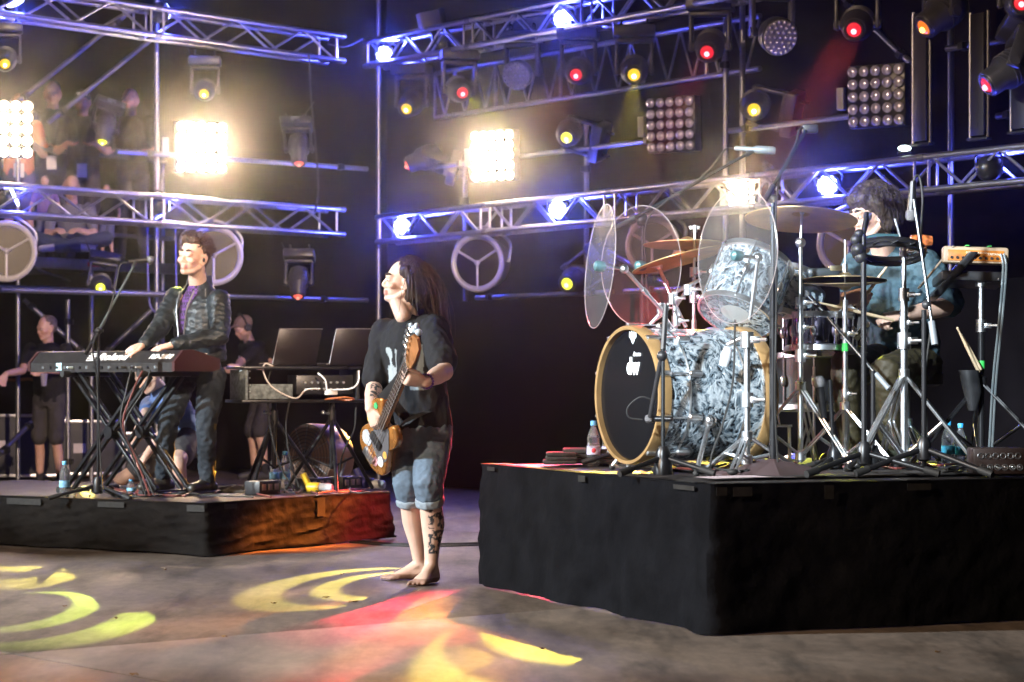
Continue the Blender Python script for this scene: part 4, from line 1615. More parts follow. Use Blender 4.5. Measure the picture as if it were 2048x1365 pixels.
def bare_foot(mb, an, dirn, k=1.0, side=1):
    d = V(dirn)
    d.z = 0
    d.normalize()
    t = zax.cross(d) * side           # towards the little toe
    g = V((an.x, an.y, 0))
    heel = g - d * .045 * k + zax * .034
    limb(mb, [an + zax * .02, heel + d * .01], [.038 * k, .034 * k], 12)
    sections(mb, [(heel - d * .02, t * .022 * k, zax * .020), (heel + zax * .002, t * .034 * k, zax * .032), (g + d * .05 * k + zax * .042, t * .034 * k, zax * .040), (g + d * .10 * k + zax * .032, t * .040 * k, zax * .030), (g + d * .145 * k + zax * .020, t * .046 * k, zax * .018), (g + d * .165 * k + zax * .014, t * .042 * k, zax * .012)], 16)
    limb(mb, [an, g + d * .08 * k + zax * .04], [.036 * k, .028 * k], 12)
    for i, (w_, L, r) in enumerate(((-.033, .052, .0125), (-.012, .046, .0095), (.006, .041, .009), (.022, .035, .0085), (.037, .027, .008))):
        b = g + d * (.150 - .008 * i) * k + t * w_ * k + zax * .014
        limb(mb, [b, b + d * L * .6 * k + zax * .004, b + d * L * k - zax * .003], [r * k, r * k, r * .9 * k], 8)

def bassist():
    Y0 = 12.9
    a = lambda px, py, y=Y0: at(px, py, y)
    root = thing('person', 'barefoot bass player with long dark hair, black tee and rolled-up jeans', 'person', (a(845, 1160).x, Y0, 0))
    f = V((-.6, -.8, 0)).normalized()
    s = zax.cross(f)
    b, sh, jn = MB(), MB(), MB()
    hc = a(806, 566, 12.92)
    hf = V((-.96, -.26, .16))
    P, A = head_geo(b, hc, hf, V((.16, 0, 1)), .97)
    nk = a(818, 636, 12.93)
    limb(b, [hc + V((.012, 0, -.05)), nk - zax * .03], [.056, .066], 16)
    limb(b, [P(.03, 0, -.09), a(806, 632, 12.86)], [.040, .045], 12)
    hip = a(846, 872, 12.9)
    ch = a(826, 715, 12.88)
    Rs, Ls = a(766, 664, 13.0), a(868, 658, 12.8)
    Re, Rw = a(749, 772, 12.90), a(741, 818, 12.68)
    Le, Lw = a(888, 744, 12.54), a(851, 764, 12.26)
    limb(b, [Rs, Re], [.056, .046], 14)
    limb(b, [Re, lerp(Re, Rw, .35), Rw], [.045, .046, .029], 14)
    limb(b, [Ls, Le], [.058, .050], 14)
    limb(b, [Le, lerp(Le, Lw, .35), Lw], [.048, .048, .031], 14)
    hand(b, Rw, V((.30, -.10, -1)), V((-.75, -.65, .0)), -1, curls=(.50, .62, .72, .8), k=1.02, thumb=.8)
    hand(b, Lw, V((-.88, -.36, .10)), V((-.15, -.70, -.70)), 1, curls=(.62, .7, .78, .82), k=1.08, thumb=.2, spread=.45)
    # legs
    Rh, Lh = a(822, 888, 12.97), a(866, 888, 12.84)
    Rk, Lk = a(816, 968, 12.83), a(856, 966, 12.66)
    Ra, La = a(840, 1128, 12.96), a(862, 1134, 12.74)
    Rc, Lc = a(828, 1045, 12.92), a(866, 1050, 12.74)
    for h_, k_, c_, n_ in ((Rh, Rk, Rc, Ra), (Lh, Lk, Lc, La)):
        limb(b, [h_, k_, c_, lerp(c_, n_, .55), n_], [.085, .058, .063, .042, .034], 16)
    bare_foot(b, Ra, V((-1, -.12, 0)), 1.0, 1)
    bare_foot(b, La, V((-.42, -1, 0)), 1.02, 1)
    # tee
    up = (nk - hip).normalized()
    sd = (Ls - Rs).normalized()
    fr = f
    sections(sh, [(a(848, 856), s * .163, fr * .128), (a(846, 836), s * .165, fr * .132), (a(838, 790, 12.88), s * .160, fr * .134), (a(831, 740, 12.87), sd * .168, fr * .132), (a(824, 695, 12.88), sd * .190, fr * .128), (a(820, 662, 12.9), sd * .180, fr * .105), (a(819, 643, 12.92), sd * .11, fr * .080), (a(819, 632, 12.93), sd * .072, fr * .062)])
    limb(sh, [Rs + V((.01, 0, .0)), lerp(Rs, Re, .45), lerp(Rs, Re, .86)], [.074, .070, .074], 16)
    limb(sh, [Ls, lerp(Ls, Le, .5), lerp(Ls, Le, .78)], [.078, .078, .080], 16)
    # jeans
    sections(jn, [(a(848, 850), s * .160, fr * .125), (a(847, 875), s * .168, fr * .128), (a(845, 900), s * .165, fr * .115)])
    for h_, k_, c_ in ((Rh, Rk, Rc), (Lh, Lk, Lc)):
        limb(jn, [h_, lerp(h_, k_, .5), k_, lerp(k_, c_, .30)], [.100, .092, .080, .070], 18)
    INK = (.035, .042, .05)
    t1 = a(753, 792, 12.8)
    def ink(co):
        # forearm and calf tattoos
        d1 = (co - lerp(Re, Rw, .45)).length
        if d1 < .075 and co.x > lerp(Re, Rw, .45).x - .012 and noise.noise(co * 38) > -.02 and noise.noise(co * 90) > -.25:
            return INK
        if co.x > .0 or True:
            q_ = co - a(868, 1030, 12.68)
            if abs(q_.z) < .075 and -.03 < q_.x < .07 and co.y < 12.8 and noise.noise(co * 42 + V((4, 0, 0))) > -.05 and noise.noise(co * 95) > -.25:
                return (.09, .06, .055) if noise.noise(co * 55) > .1 else INK
            q_ = co - a(866, 1085, 12.68)
            if abs(q_.z) < .062 and -.025 < q_.x < .07 and co.y < 12.8 and noise.noise(co * 44 + V((9, 2, 0))) > -.2 and noise.noise(co * 95) > -.3:
                return INK
        if co.z < .035:
            n_ = .8 + .2 * noise.noise(co * 40)
            return (.40 * n_, .25 * n_, .19 * n_)
        return None
    remeshed('body', b, .0055, SKIN, root, 2, color=skin_color(P, (.60, .42, .34), .10, extra=ink))
    # tee with a pale print on the chest
    pc = a(800, 728, 12.8)
    def teecol(co):
        base = (.020, .021, .024)
        v = co - pc
        x, z = v.dot(s), v.z
        if v.dot(f) > -.08:
            # angular pale shapes left and right of the strap
            if -.085 < x < .00 and -.13 < z < .085:
                n_ = noise.noise(V((x * 16, 0, z * 11 + 3)))
                if n_ > -.02:
                    return (.30, .35, .38)
            if .075 < x < .145 and -.14 < z < .10 and noise.noise(V((x * 9, 2, z * 7))) > -.25:
                return (.24, .29, .32)
        return base
    tm = attr_mat('printed_tee', .85, bump=.35, bscale=45, bdist=.006, spec=.15)
    remeshed('shirt', sh, .0075, tm, root, 3, disp=folds(2.3, .011, (10, 10, 5)), color=teecol)
    JB = jeans_mat('blue_jeans', (.095, .135, .185))
    remeshed('jeans', jn, .0075, JB, root, 3, disp=folds(6.1, .009, (12, 12, 9)))
    for k_, c_ in ((Rk, Rc), (Lk, Lc)):
        q = MB()
        p0, p1 = lerp(k_, c_, .34), lerp(k_, c_, .52)
        q.tube([p0, lerp(p0, p1, .1), lerp(p0, p1, .9), p1], [.074, .078, .079, .074], 24)
        remeshed('rolled_cuff', q, .0075, jeans_mat('pale_cuff', (.22, .27, .32)), root, 1, disp=folds(k_.x * 9, .006, (14, 14, 14)))
    eyes(root, P, A, .97)
    HB = hair_mat('dark_brown_hair', (.030, .019, .015))
    brows(root, P, A, .97, HB)
    # hair
    q = MB()
    q.ball(P(-.034, 0, .056), (.098, .088, .092), 24, A)
    q.ball(P(-.060, 0, .0), (.070, .088, .090), 20, A)
    limb(q, [P(-.06, 0, -.01), P(-.075, 0, -.085), P(-.10, 0, -.15)], [.088, .082, .05], 18)
    limb(q, [P(-.05, 0, 0), a(853, 606, 12.98), a(868, 640, 13.02), a(884, 676, 13.05)], [.082, .062, .040, .014], 16)
    for g in (-1, 1):
        limb(q, [P(.01, g * .066, .075), P(-.018, g * .088, .02), P(-.045, g * .084, -.07)], [.026, .026, .030], 10)
    remeshed('hair', q, .006, HB, root, 2, disp=lambda co: .007 * noise.noise(V((co.x * 70, co.y * 70, co.z * 9))) + .004 * noise.noise(V((co.x * 150, co.y * 150, co.z * 20))))
    pushA = ellip_push(P(-.028, 0, .03), A, (.112, .096, .125))
    bx = (V((1, 0, 0)), V((0, 1, 0)), V((0, 0, 1)))
    pushB = ellip_push(a(824, 720, 12.9), bx, (.20, .2, .33))
    push = lambda p: pushB(pushA(p))
    roots = scalp_roots(P, A, 900, lambda v: (v.x < .30 and v.z > -.2) and (v.x < -.1 or v.z > .55), 5)
    hair_strands('hair_strands', root, HB, roots, .36, .0019, .05, .75, push, 3, 9, V((.55, .05, -.2)), .0)
    roots = scalp_roots(P, A, 300, lambda v: v.x < -.2 and v.z > -.1, 8)
    hair_strands('hair_strands', root, mat('pale_brown_hair', (.075, .042, .026), .4, var=.3, vscale=50), roots, .42, .0016, .10, .55, push, 9, 10, V((.6, .05, -.1)), .1)  # thinner strands in a paler brown than the rest
    # wrist beads
    q = MB()
    wd = (Lw - Le).normalized()
    _, u1, u2 = basis(wd)
    for k_ in range(16):
        t = 2 * math.pi * k_ / 16
        q.ball(Lw - wd * .012 + (u1 * math.cos(t) + u2 * math.sin(t)) * .036, .0075, 8)
    q.build('bead_bracelet', mat('purple_beads', (.16, .05, .30), .3), root)

    # ---------------- bass guitar
    ax = V((.27, -.79, .55)).normalized()
    n = f - ax * f.dot(ax)
    n.normalize()
    cr = ax.cross(n).normalized()
    if cr.x > 0:
        cr = -cr
    bot = a(735, 926, 12.93)
    bg_ = thing('bass_guitar', 'worn orange gold electric bass covered in stickers held by the bass player', 'bass guitar', bot)
    L = lambda u, w_, h=0.0: bot + ax * u + cr * w_ + n * h
    outl = [(0, 0), (.02, .10), (.08, .150), (.16, .155), (.235, .122), (.285, .122), (.34, .155), (.41, .165), (.47, .135), (.50, .095), (.465, .060), (.40, .036), (.385, 0), (.40, -.036), (.445, -.062), (.452, -.098), (.41, -.145), (.34, -.150), (.27, -.118), (.20, -.128), (.12, -.160), (.05, -.140), (.01, -.07)]
    pts = [V((u, w_ * .88, 0)) for u, w_ in outl]
    sm = []
    m = len(pts)
    for i in range(m):
        for t in (0, .33, .66):
            p0, p1, p2, p3 = pts[i - 1], pts[i], pts[(i + 1) % m], pts[(i + 2) % m]
            sm.append(.5 * ((2 * p1) + (p2 - p0) * t + (2 * p0 - 5 * p1 + 4 * p2 - p3) * t * t + (3 * p1 - p0 - 3 * p2 + p3) * t ** 3))
    q = MB()
    cc = V((.22, 0, 0))
    rings = []
    for hh, k_ in ((-.044, .93), (-.040, .98), (-.030, 1), (-.012, 1), (-.003, .98), (0, .94)):
        rings.append([L(*(lerp(cc, p, k_).xy), hh) for p in sm])
    q.ring_loft(rings)
    GB = mat('bass_gold', (.36, .15, .035), .28, .35, var=.35, vscale=14, coat=.6)
    q.build('body', GB, bg_, ang=50)
    q = MB()
    q.box(L(.67, 0, .004), (.60, .052, .022), (ax, cr, n), .008)
    q.build('neck', mat('maple_neck', (.36, .20, .09), .35), bg_)
    q = MB()
    q.box(L(.655, 0, .0175), (.59, .050, .006), (ax, cr, n), .002)
    q.build('fretboard', mat('rosewood', (.05, .03, .02), .5), bg_)
    for k_ in range(14):
        q = MB()
        u = .93 - .86 * (1 - 2 ** (-k_ / 12))
        q.box(L(u, 0, .0215), (.003, .05, .0025), (ax, cr, n))
        q.build('fret', CHR, bg_, smooth=False)
    hs = [(.955, .026), (1.0, .034), (1.05, .055), (1.11, .062), (1.16, .045), (1.17, .01), (1.13, -.028), (1.03, -.034), (.955, -.026)]
    q = MB()
    q.prism([L(u, w_, -.004) for u, w_ in hs], n * .016)
    q.build('headstock', mat('headstock_wood', (.30, .13, .05), .35, var=.3, vscale=20, coat=.4), bg_)
    for k_ in range(4):
        q = MB()
        p = L(1.0 + .042 * k_, .038 + .006 * k_, .012)
        q.cyl(p, p + n * .018, .008, None, 10)
        q.cyl(p - n * .02 + cr * .02, p - n * .02 + cr * .05, .006, None, 8)
        q.box(p - n * .02 + cr * .062, (.028, .022, .006), (ax, cr, n), .003)
        q.build('tuning_peg', CHR, bg_)
        w0 = -.027 + .018 * k_
        q = MB()
        q.tube([L(.085, w0 * 1.05, .026), L(.955, w0 * .72, .026), L(1.0 + .042 * k_, .036 + .005 * k_, .024)], .0013 + .0003 * (3 - k_), 5)
        q.build('string', mat('string_steel', (.75, .75, .78), .25, .9), bg_)
    q = MB()
    q.box(L(.085, 0, .014), (.05, .09, .022), (ax, cr, n), .004)
    q.build('bridge', CHR, bg_)
    q = MB()
    q.box(L(.23, 0, .010), (.055, .10, .018), (ax, cr, n), .006)
    q.build('pickup', BLK, bg_)
    pgd = [(.15, -.10), (.13, -.05), (.17, .03), (.30, .06), (.40, .045), (.40, -.05), (.30, -.10), (.2, -.12)]
    q = MB()
    q.prism([L(u, w_, .001) for u, w_ in pgd], n * .003)
    q.build('pickguard', mat('pickguard_smoke', (.10, .10, .11), .2), bg_)
    ST = [('yellow_sticker', (.75, .60, .02), .31, .105, .075, .035), ('green_sticker', (.05, .5, .18), .42, .10, .035, .022), ('lime_sticker', (.35, .70, .05), .06, .03, .045, .026), ('white_sticker', (.7, .7, .7), .14, -.085, .06, .036), ('pink_sticker', (.55, .28, .32), .09, -.05, .06, .03), ('orange_sticker', (.7, .35, .08), .22, -.095, .042, .026), ('silver_sticker', (.4, .43, .47), .15, .07, .085, .06)]
    for nm, c_, u, w_, r1, r2 in ST:
        r1, r2 = r1 * .62, r2 * .72
        q = MB()
        ringp = [L(u + r1 * math.cos(t) * (1 + .12 * math.sin(3 * t)), w_ + r2 * math.sin(t), .0015) for t in (2 * math.pi * k_ / 18 for k_ in range(18))]
        q.prism(ringp, n * .003)
        q.build('sticker', mat(nm, c_, .4, var=.35, vscale=60), bg_, smooth=False)
    q = MB()
    for (u, w_, r) in ((1.20, .05, .022), (1.215, .02, .018), (1.235, .05, .013), (1.19, .085, .012)):
        q.ball(L(u, w_, .01), r, 10)
    q.build('headstock_charm', mat('charm_blue_white', (.45, .55, .65), .5, var=.4, vscale=60), bg_)
    # strap: one ribbon round the shoulder and back
    q = MB()
    path = curve_pts([L(.49, .095, -.01), a(805, 745, 12.70), a(822, 690, 12.72), a(838, 648, 12.78), a(850, 632, 12.92), a(868, 665, 13.08), a(880, 730, 13.1), a(884, 800, 13.02), a(862, 820, 12.80), a(812, 846, 12.66), L(.0, .0, -.02)], 6)
    q.tube(path, .030, 8, flat=.16, up=V((-.5, -.8, .1)))
    q.build('strap', mat('black_strap', (.012, .012, .013), .7), bg_)
bassist()
# ------------------------------------------------------------------ keyboard player
KF = V((-.643, -.766, 0)).normalized()
KE = V((-.766, .643, 0)).normalized()
def keyboardist():
    a = at
    root = thing('person', 'keyboard player in a black leather jacket singing into a boom microphone', 'person', (a(385, 985, 16).x, 16.1, HK))
    f = KF
    s = zax.cross(f)
    b, jk, st, jn = MB(), MB(), MB(), MB()
    hc = a(386, 517, 16.03)
    P, A = head_geo(b, hc, V((-.47, -.88, .14)), V((.08, 0, 1)), 1.07)
    nk = a(397, 570, 16.16)
    limb(b, [hc + V((.02, .02, -.05)), nk - zax * .03], [.056, .064], 16)
    Rs, Ls = a(352, 596, 16.24), a(438, 602, 15.98)
    Re, Rw = a(320, 655, 16.05), a(287, 690, 15.88)
    Le, Lw = a(441, 672, 15.86), a(347, 690, 15.72)
    for S, E, W in ((Rs, Re, Rw), (Ls, Le, Lw)):
        limb(b, [S, E, W], [.05, .044, .029], 12)
    hand(b, Rw, V((-.75, -.55, -.30)), V((-.1, -.25, 1)), -1, curls=(.25, .36, .42, .5), spread=.55, k=1.05, thumb=.3)
    hand(b, Lw, V((-.95, -.25, -.22)), V((-.1, -.25, 1)), 1, curls=(.22, .34, .42, .48), spread=.55, k=1.05, thumb=.3)
    hip = a(400, 742, 16.15)
    sections(st, [(hip, s * .14, f * .10), (a(394, 690, 16.12), s * .14, f * .100), (a(393, 640, 16.1), s * .145, f * .105), (a(394, 600, 16.12), s * .13, f * .09), (a(395, 580, 16.13), s * .075, f * .068), (a(395, 572, 16.13), s * .066, f * .062)])
    # jacket, open at the front
    sections(jk, [(a(404, 722, 16.14), s * .180, f * .138), (a(402, 700, 16.14), s * .190, f * .146), (a(398, 660, 16.12), s * .192, f * .145), (a(396, 622, 16.12), s * .200, f * .138), (a(396, 597, 16.14), s * .185, f * .105), (a(397, 578, 16.16), s * .115, f * .09), (a(399, 560, 16.18), s * .086, f * .080), (a(400, 552, 16.19), s * .082, f * .076)])
    for S, E, W in ((Rs, Re, Rw), (Ls, Le, Lw)):
        limb(jk, [S, lerp(S, E, .5), E, lerp(E, W, .5), lerp(E, W, .93)], [.078, .070, .064, .056, .046], 16)
    Rh, Lh = a(368, 752, 16.24), a(424, 754, 16.08)
    Rk, Lk = a(336, 848, 16.02), a(412, 855, 15.90)
    Ra, La = a(326, 955, 16.14), a(415, 962, 15.98)
    for h_, k_, n_ in ((Rh, Rk, Ra), (Lh, Lk, La)):
        limb(b, [h_, k_, n_], [.07, .05, .035], 12)
        limb(jn, [h_, lerp(h_, k_, .5), k_, lerp(k_, n_, .5), lerp(k_, n_, .96)], [.094, .086, .068, .060, .056], 16)
    sections(jn, [(a(401, 720, 16.14), s * .155, f * .115), (hip, s * .166, f * .122), (hip - zax * .07, s * .16, f * .11)])
    remeshed('body', b, .0065, SKIN, root, 2, color=skin_color(P, (.56, .36, .28), .34))
    remeshed('shirt', st, .009, plaid_mat(), root, 2)
    # cut the jacket front open along the zip line
    zl = a(372, 640, 15.95)
    def open_front(co):
        v = co - a(396, 640, 16.12)
        x = v.dot(s)
        if v.dot(f) > .045 and co.z > a(0, 690, 16).z:
            w_ = .016 + .052 * max(0, min(1, (co.z - a(0, 690, 16).z) / .34))
            if abs(x + .01) < w_:
                return True
        return False
    fo = folds(1.7, .008, (9, 9, 15))
    LEA = mat('black_leather', (.011, .015, .018), .50, var=.3, vscale=25, bump=.35, bscale=40, bdist=.008)
    remeshed('leather_jacket', jk, .0075, LEA, root, 3, disp=fo, cut=open_front)
    q = MB()
    for sg in (-1, 1):
        pts = []
        for t in range(9):
            z = lerp(a(0, 582, 16).z, a(0, 690, 16).z, t / 8)
            w_ = (.016 + .052 * (1 - t / 8)) * sg - .01
            pts.append(V((a(396, 640, 16.12).x, 16.12, 0)) + s * w_ + f * (.137 + .006 * (t / 8) - .05 * max(0, 1 - t / 2.5)) + zax * z)
        q.tube(pts, .006, 6)
    q.build('zip', mat('zip_metal', (.16, .16, .17), .4, .9), root)
    q = MB()
    q.box(a(412, 586, 15.86) + V((0, -.03, 0)), (.006, .006, .05))
    q.build('chest_pin', MT['zip_metal'], root)
    remeshed('jeans', jn, .0085, jeans_mat('dark_jeans', (.024, .030, .038)), root, 3, disp=folds(4.4, .010, (13, 13, 12)))
    for n_, dirn in ((Ra, V((-.75, -.6, 0))), (La, V((-.5, -.85, 0)))):
        q = MB()
        d = dirn.normalized()
        z0 = HK + .045
        an = V((n_.x, n_.y, z0))
        limb(q, [V((n_.x, n_.y, n_.z + .05)), V((n_.x, n_.y, z0 + .02))], [.058, .050], 14)
        limb(q, [an - d * .05, an + d * .06, an + d * .16 - zax * .005], [.040, .046, .036], 14)
        remeshed('boot', q, .008, mat('dark_boot', (.03, .025, .02), .4, var=.3), root, 2)
    eyes(root, P, A, 1.07, True)
    HB = hair_mat('brown_hair', (.055, .032, .022))
    brows(root, P, A, 1.06, HB)
    q = MB()
    q.ball(P(-.030, 0, .074), (.100, .092, .086), 22, A)
    q.ball(P(-.055, 0, .02), (.066, .084, .085), 20, A)
    q.ball(P(.035, 0, .105), (.058, .072, .038), 16, A)
    for g in (-1, 1):
        limb(q, [P(.004, g * .070, .062), P(-.004, g * .073, .03), P(.006, g * .070, .004)], [.020, .014, .006], 8)
    remeshed('hair', q, .0065, HB, root, 1, disp=lambda co: .010 * noise.noise(co * 34) + .006 * noise.noise(co * 80))
    roots = scalp_roots(P, A, 900, lambda v: v.z > -.1 and v.x < .62 and (v.x < .25 or v.z > .6), 21, (.105, .092, .098), (-.018, 0, .05))
    hair_strands('hair_strands', root, HB, roots, .055, .0019, .6, .10, None, 4, 5, V((0, 0, .3)), .8)
    q = MB()
    q.ball(P(.004, .086, -.008), (.011, .008, .014), 10, A)
    q.tube(curve_pts([P(.004, .09, -.012), P(-.02, .088, -.03), P(-.05, .07, -.08)], 5), .0022, 5)
    q.build('ear_monitor', BLK, root)

def plaid_mat():
    m = mat('purple_plaid', (.04, .02, .06), .85)
    t = m.node_tree
    b = t.nodes['Principled BSDF']
    tc = t.nodes.new('ShaderNodeTexCoord')
    ck = t.nodes.new('ShaderNodeTexChecker')
    ck.inputs['Scale'].default_value = 55
    ck.inputs['Color1'].default_value = (.014, .010, .02, 1)
    ck.inputs['Color2'].default_value = (.10, .035, .17, 1)
    t.links.new(tc.outputs['Object'], ck.inputs['Vector'])
    t.links.new(ck.outputs[0], b.inputs['Base Color'])
    return m
keyboardist()

# ------------------------------------------------------------------ digital piano on an X stand
KR = at(345, 722, 15.45)
KR.z = 1.118
def keyboard():
    Lk, Dk = 1.42, .385
    root = thing('digital_piano', 'long black digital piano seen from its rear with white lettering', 'keyboard', KR)
    Z = zax
    bk = -KF
    P = lambda u, v, z: KR + KE * u + bk * v + Z * z
    prof = [(0, 0), (0, .060), (.075, .134), (.14, .140), (.20, .128), (Dk, .080), (Dk, .012), (Dk - .05, 0)]
    q = MB()
    q.prism([P(0, v, z) for v, z in prof], KE * Lk)
    q.build('case', mat('piano_black', (.020, .018, .018), .42, var=.25, vscale=18, bump=.1, bscale=90), root, ang=25)
    for u in (-.012, Lk + .012):
        q = MB()
        q.prism([P(u - .012, v - .006 if v < .1 else v + .004, z + .005) for v, z in prof], KE * .024)
        q.build('end_cheek', mat('cheek_dark_red', (.050, .020, .020), .30, coat=.4), root, ang=25)
    # keys
    nW = 52
    kw = (Lk - .16) / nW
    wk = MB()
    wk.box((0, 0, 0), (kw * .93, .15, .02))
    wm = wk.mesh('white_key', mat('ivory_key', (.7, .7, .68), .25))
    bkq = MB()
    bkq.box((0, 0, 0), (kw * .5, .095, .016))
    bm_ = bkq.mesh('black_key', BLK)
    rot = Matrix((KE, bk, Z)).transposed().to_4x4()
    inv = Matrix.Translation(-root.location)
    for i in range(nW):
        o = bpy.data.objects.new('white_key', wm)
        COL.objects.link(o)
        o.parent = root
        o.matrix_basis = inv @ Matrix.Translation(P(.08 + kw * (i + .5), Dk - .085, .112)) @ rot
        if i % 7 in (0, 1, 3, 4, 5):
            o = bpy.data.objects.new('black_key', bm_)
            COL.objects.link(o)
            o.parent = root
            o.matrix_basis = inv @ Matrix.Translation(P(.08 + kw * (i + 1), Dk - .115, .128)) @ rot
    # lettering on the sloping rear panel
    W = mat('logo_white', (.78, .78, .78), .4)
    sl = (P(0, .075, .134) - P(0, 0, .060)).normalized()
    rt = -KE
    nn = rt.cross(sl).normalized()
    mid = lambda u, t=.5: lerp(P(u, 0, .060), P(u, .075, .134), t) + nn * .002
    text_mesh('Roland', 'maker_lettering', W, mid(.62), rt, sl, .066, root, shear=.22, bold=.022, width=.30)
    text_mesh('RD-2000', 'model_lettering', W, mid(.15), rt, sl, .044, root, shear=.25, bold=.02, width=.22)
    for k in range(4):
        q = MB()
        c = mid(.83, .22 + .19 * k)
        w_ = .085 - .012 * abs(k - 1.5)
        q.box(c, (w_, .0085, .002), (rt, sl, nn))
        q.build('emblem_bar', W, root, smooth=False)
    # sockets and plugs along the rear
    for k in range(16):
        q = MB()
        c = P(.16 + .075 * k, -.002, .030)
        q.cyl(c, c + KF * .006, .010, None, 10)
        q.build('socket', CHR if k % 3 == 0 else BLKM, root)
    for u, cc in ((.98, (.55, .7, .75)), (.45, (.05, .05, .05)), (.36, (.05, .05, .05)), (.30, (.3, .3, .3))):
        q = MB()
        c = P(u, -.004, .030)
        q.cyl(c, c + KF * .045, .009, .007, 10)
        q.build('plug', mat('plug_%d' % int(cc[0] * 100), cc, .4), root)
    q = MB()
    q.box(P(1.12, -.004, .036), (.055, .004, .05), (KE, KF, Z))
    q.build('label_tag', mat('tag_blue', (.35, .55, .62), .6), root, smooth=False)
    return P
KP = keyboard()
def xstand():
    base = V((KR.x, KR.y, HK)) + KE * .66 - KF * .18
    root = thing('keyboard_stand', 'black double X keyboard stand under the digital piano', 'keyboard stand', base)
    for off in (-.13, .14):
        c = base - KF * off
        t1 = c + KE * .36 + zax * (1.105 - HK)
        t2 = c - KE * .40 + zax * (1.105 - HK)
        b1 = c - KE * .42 + zax * .02
        b2 = c + KE * .40 + zax * .02
        for k, (p0, p1) in enumerate(((t1, b1), (t2, b2))):
            sh = KF * (.018 if k else -.018)
            d, s_, u_ = basis(p1 - p0, KF)
            for e in (-.028, .028):
                q = MB()
                q.box((p0 + p1) / 2 + sh + s_ * e, ((p1 - p0).length, .022, .030), (d, s_, u_), .004)
                q.build('leg', BLKM, root)
        q = MB()
        pv_ = (t1 + b1) / 2
        q.cyl(pv_ - KF * .05, pv_ + KF * .05, .04, None, 18)
        q.build('pivot', BLKM, root)
    for sx, z in ((.36, 1.105 - HK), (-.40, 1.105 - HK), (-.42, .02), (.40, .02)):
        q = MB()
        q.cyl(base + KE * sx + KF * .21 + zax * z, base + KE * sx - KF * .24 + zax * z, .017, None, 12)
        q.build('cross_bar', BLKM, root)
        for e in (.21, -.24):
            q = MB()
            q.cyl(base + KE * sx + KF * (e - .03) + zax * z, base + KE * sx + KF * (e + .03) + zax * z, .022, None, 12)
            q.build('end_cap', RUB, root)
xstand()

# ------------------------------------------------------------------ microphone stands
def microphone(root, tip, d, kind='vocal', k=1.0):
    """tip: grille end; d: direction from body to grille"""
    d = V(d).normalized()
    if kind == 'vocal':
        q = MB()
        q.lathe([(.010 * k, -.17 * k), (.0125 * k, -.168 * k), (.0185 * k, -.055 * k), (.019 * k, -.045 * k)], tip, d, 16)
        q.build('mic_body', BLKM, root)
        q = MB()
        q.lathe([(.020 * k, -.046 * k), (.0255 * k, -.036 * k), (.0255 * k, -.018 * k), (.019 * k, -.004 * k), (.006 * k, .0)], tip, d, 16)
        q.build('mic_grille', mat('mic_grille', (.16, .16, .17), .45, .7, bump=.6, bscale=400), root)
    else:
        q = MB()
        q.lathe([(.009, -.21), (.0125, -.20), (.0125, -.115), (.020, -.10), (.021, -.04)], tip, d, 16)
        q.build('mic_body', mat('mic_grey', (.20, .23, .25), .4, .4), root)
        q = MB()
        q.lathe([(.021, -.04), (.021, -.012), (.016, .0), (.004, .001)], tip, d, 16)
        q.build('mic_grille', mat('mic_silver', (.45, .48, .5), .35, .8), root)

def tripod(root, c, h0, reach, ang0, m=BLKM, r=.011, foot=RUB):
    c = V(c)
    for k in range(3):
        t = ang0 + 2 * math.pi * k / 3
        e = c + V((math.cos(t) * reach, math.sin(t) * reach, .012))
        rod(root, 'leg', c + zax * h0, e, r, m, 10)
        q = MB()
        d = (e - c - zax * h0).normalized()
        q.cyl(e - d * .06, e + d * .01, r * 1.35, None, 10)
        q.build('rubber_foot', foot, root)
    q = MB()
    q.lathe([(.018, -.06), (.032, -.05), (.034, .02), (.02, .05)], c + zax * h0, zax, 16)
    q.build('leg_hub', m, root)

def kb_mic():
    c = V(((196 - 1024) * 15.30 / FPX, 15.30, HK))
    root = thing('microphone_stand', 'black boom microphone stand with a vocal microphone in front of the keyboard player', 'microphone stand', c)
    tripod(root, c, .09, .30, R(200))
    top = at(197, 662, 15.3)
    rod(root, 'upright', c + zax * .06, top, .0095, BLKM, 10)
    a, b = at(172, 708, 15.22), at(266, 535, 15.55)
    rod(root, 'boom', a, b, .008, mat('stand_grey_blue', (.10, .13, .14), .35, .5), 10)
    rod(root, 'boom_sleeve', a, lerp(a, b, .28), .013, BLKM, 10)
    q = MB()
    q.ball(top, .022, 12)
    q.cyl(top - V((.035, 0, 0)), top + V((.03, 0, 0)), .009, None, 10)
    q.build('clutch', BLKM, root)
    q = MB()
    q.cyl(b, b + (b - a).normalized() * .05, .014, .011, 12)
    q.build('mic_clip', BLK, root)
    microphone(root, at(308, 519, 15.72), V((.9, .35, .10)))
    q = MB()
    q.tube(curve_pts([at(252, 526, 15.5), at(240, 532, 15.48), at(230, 580, 15.42), at(212, 640, 15.35), at(186, 690, 15.25), at(194, 760, 15.28), at(200, 900, 15.28), at(206, 985, 15.2)], 8), .005, 6)
    q.build('mic_cable', RUB, root)
kb_mic()

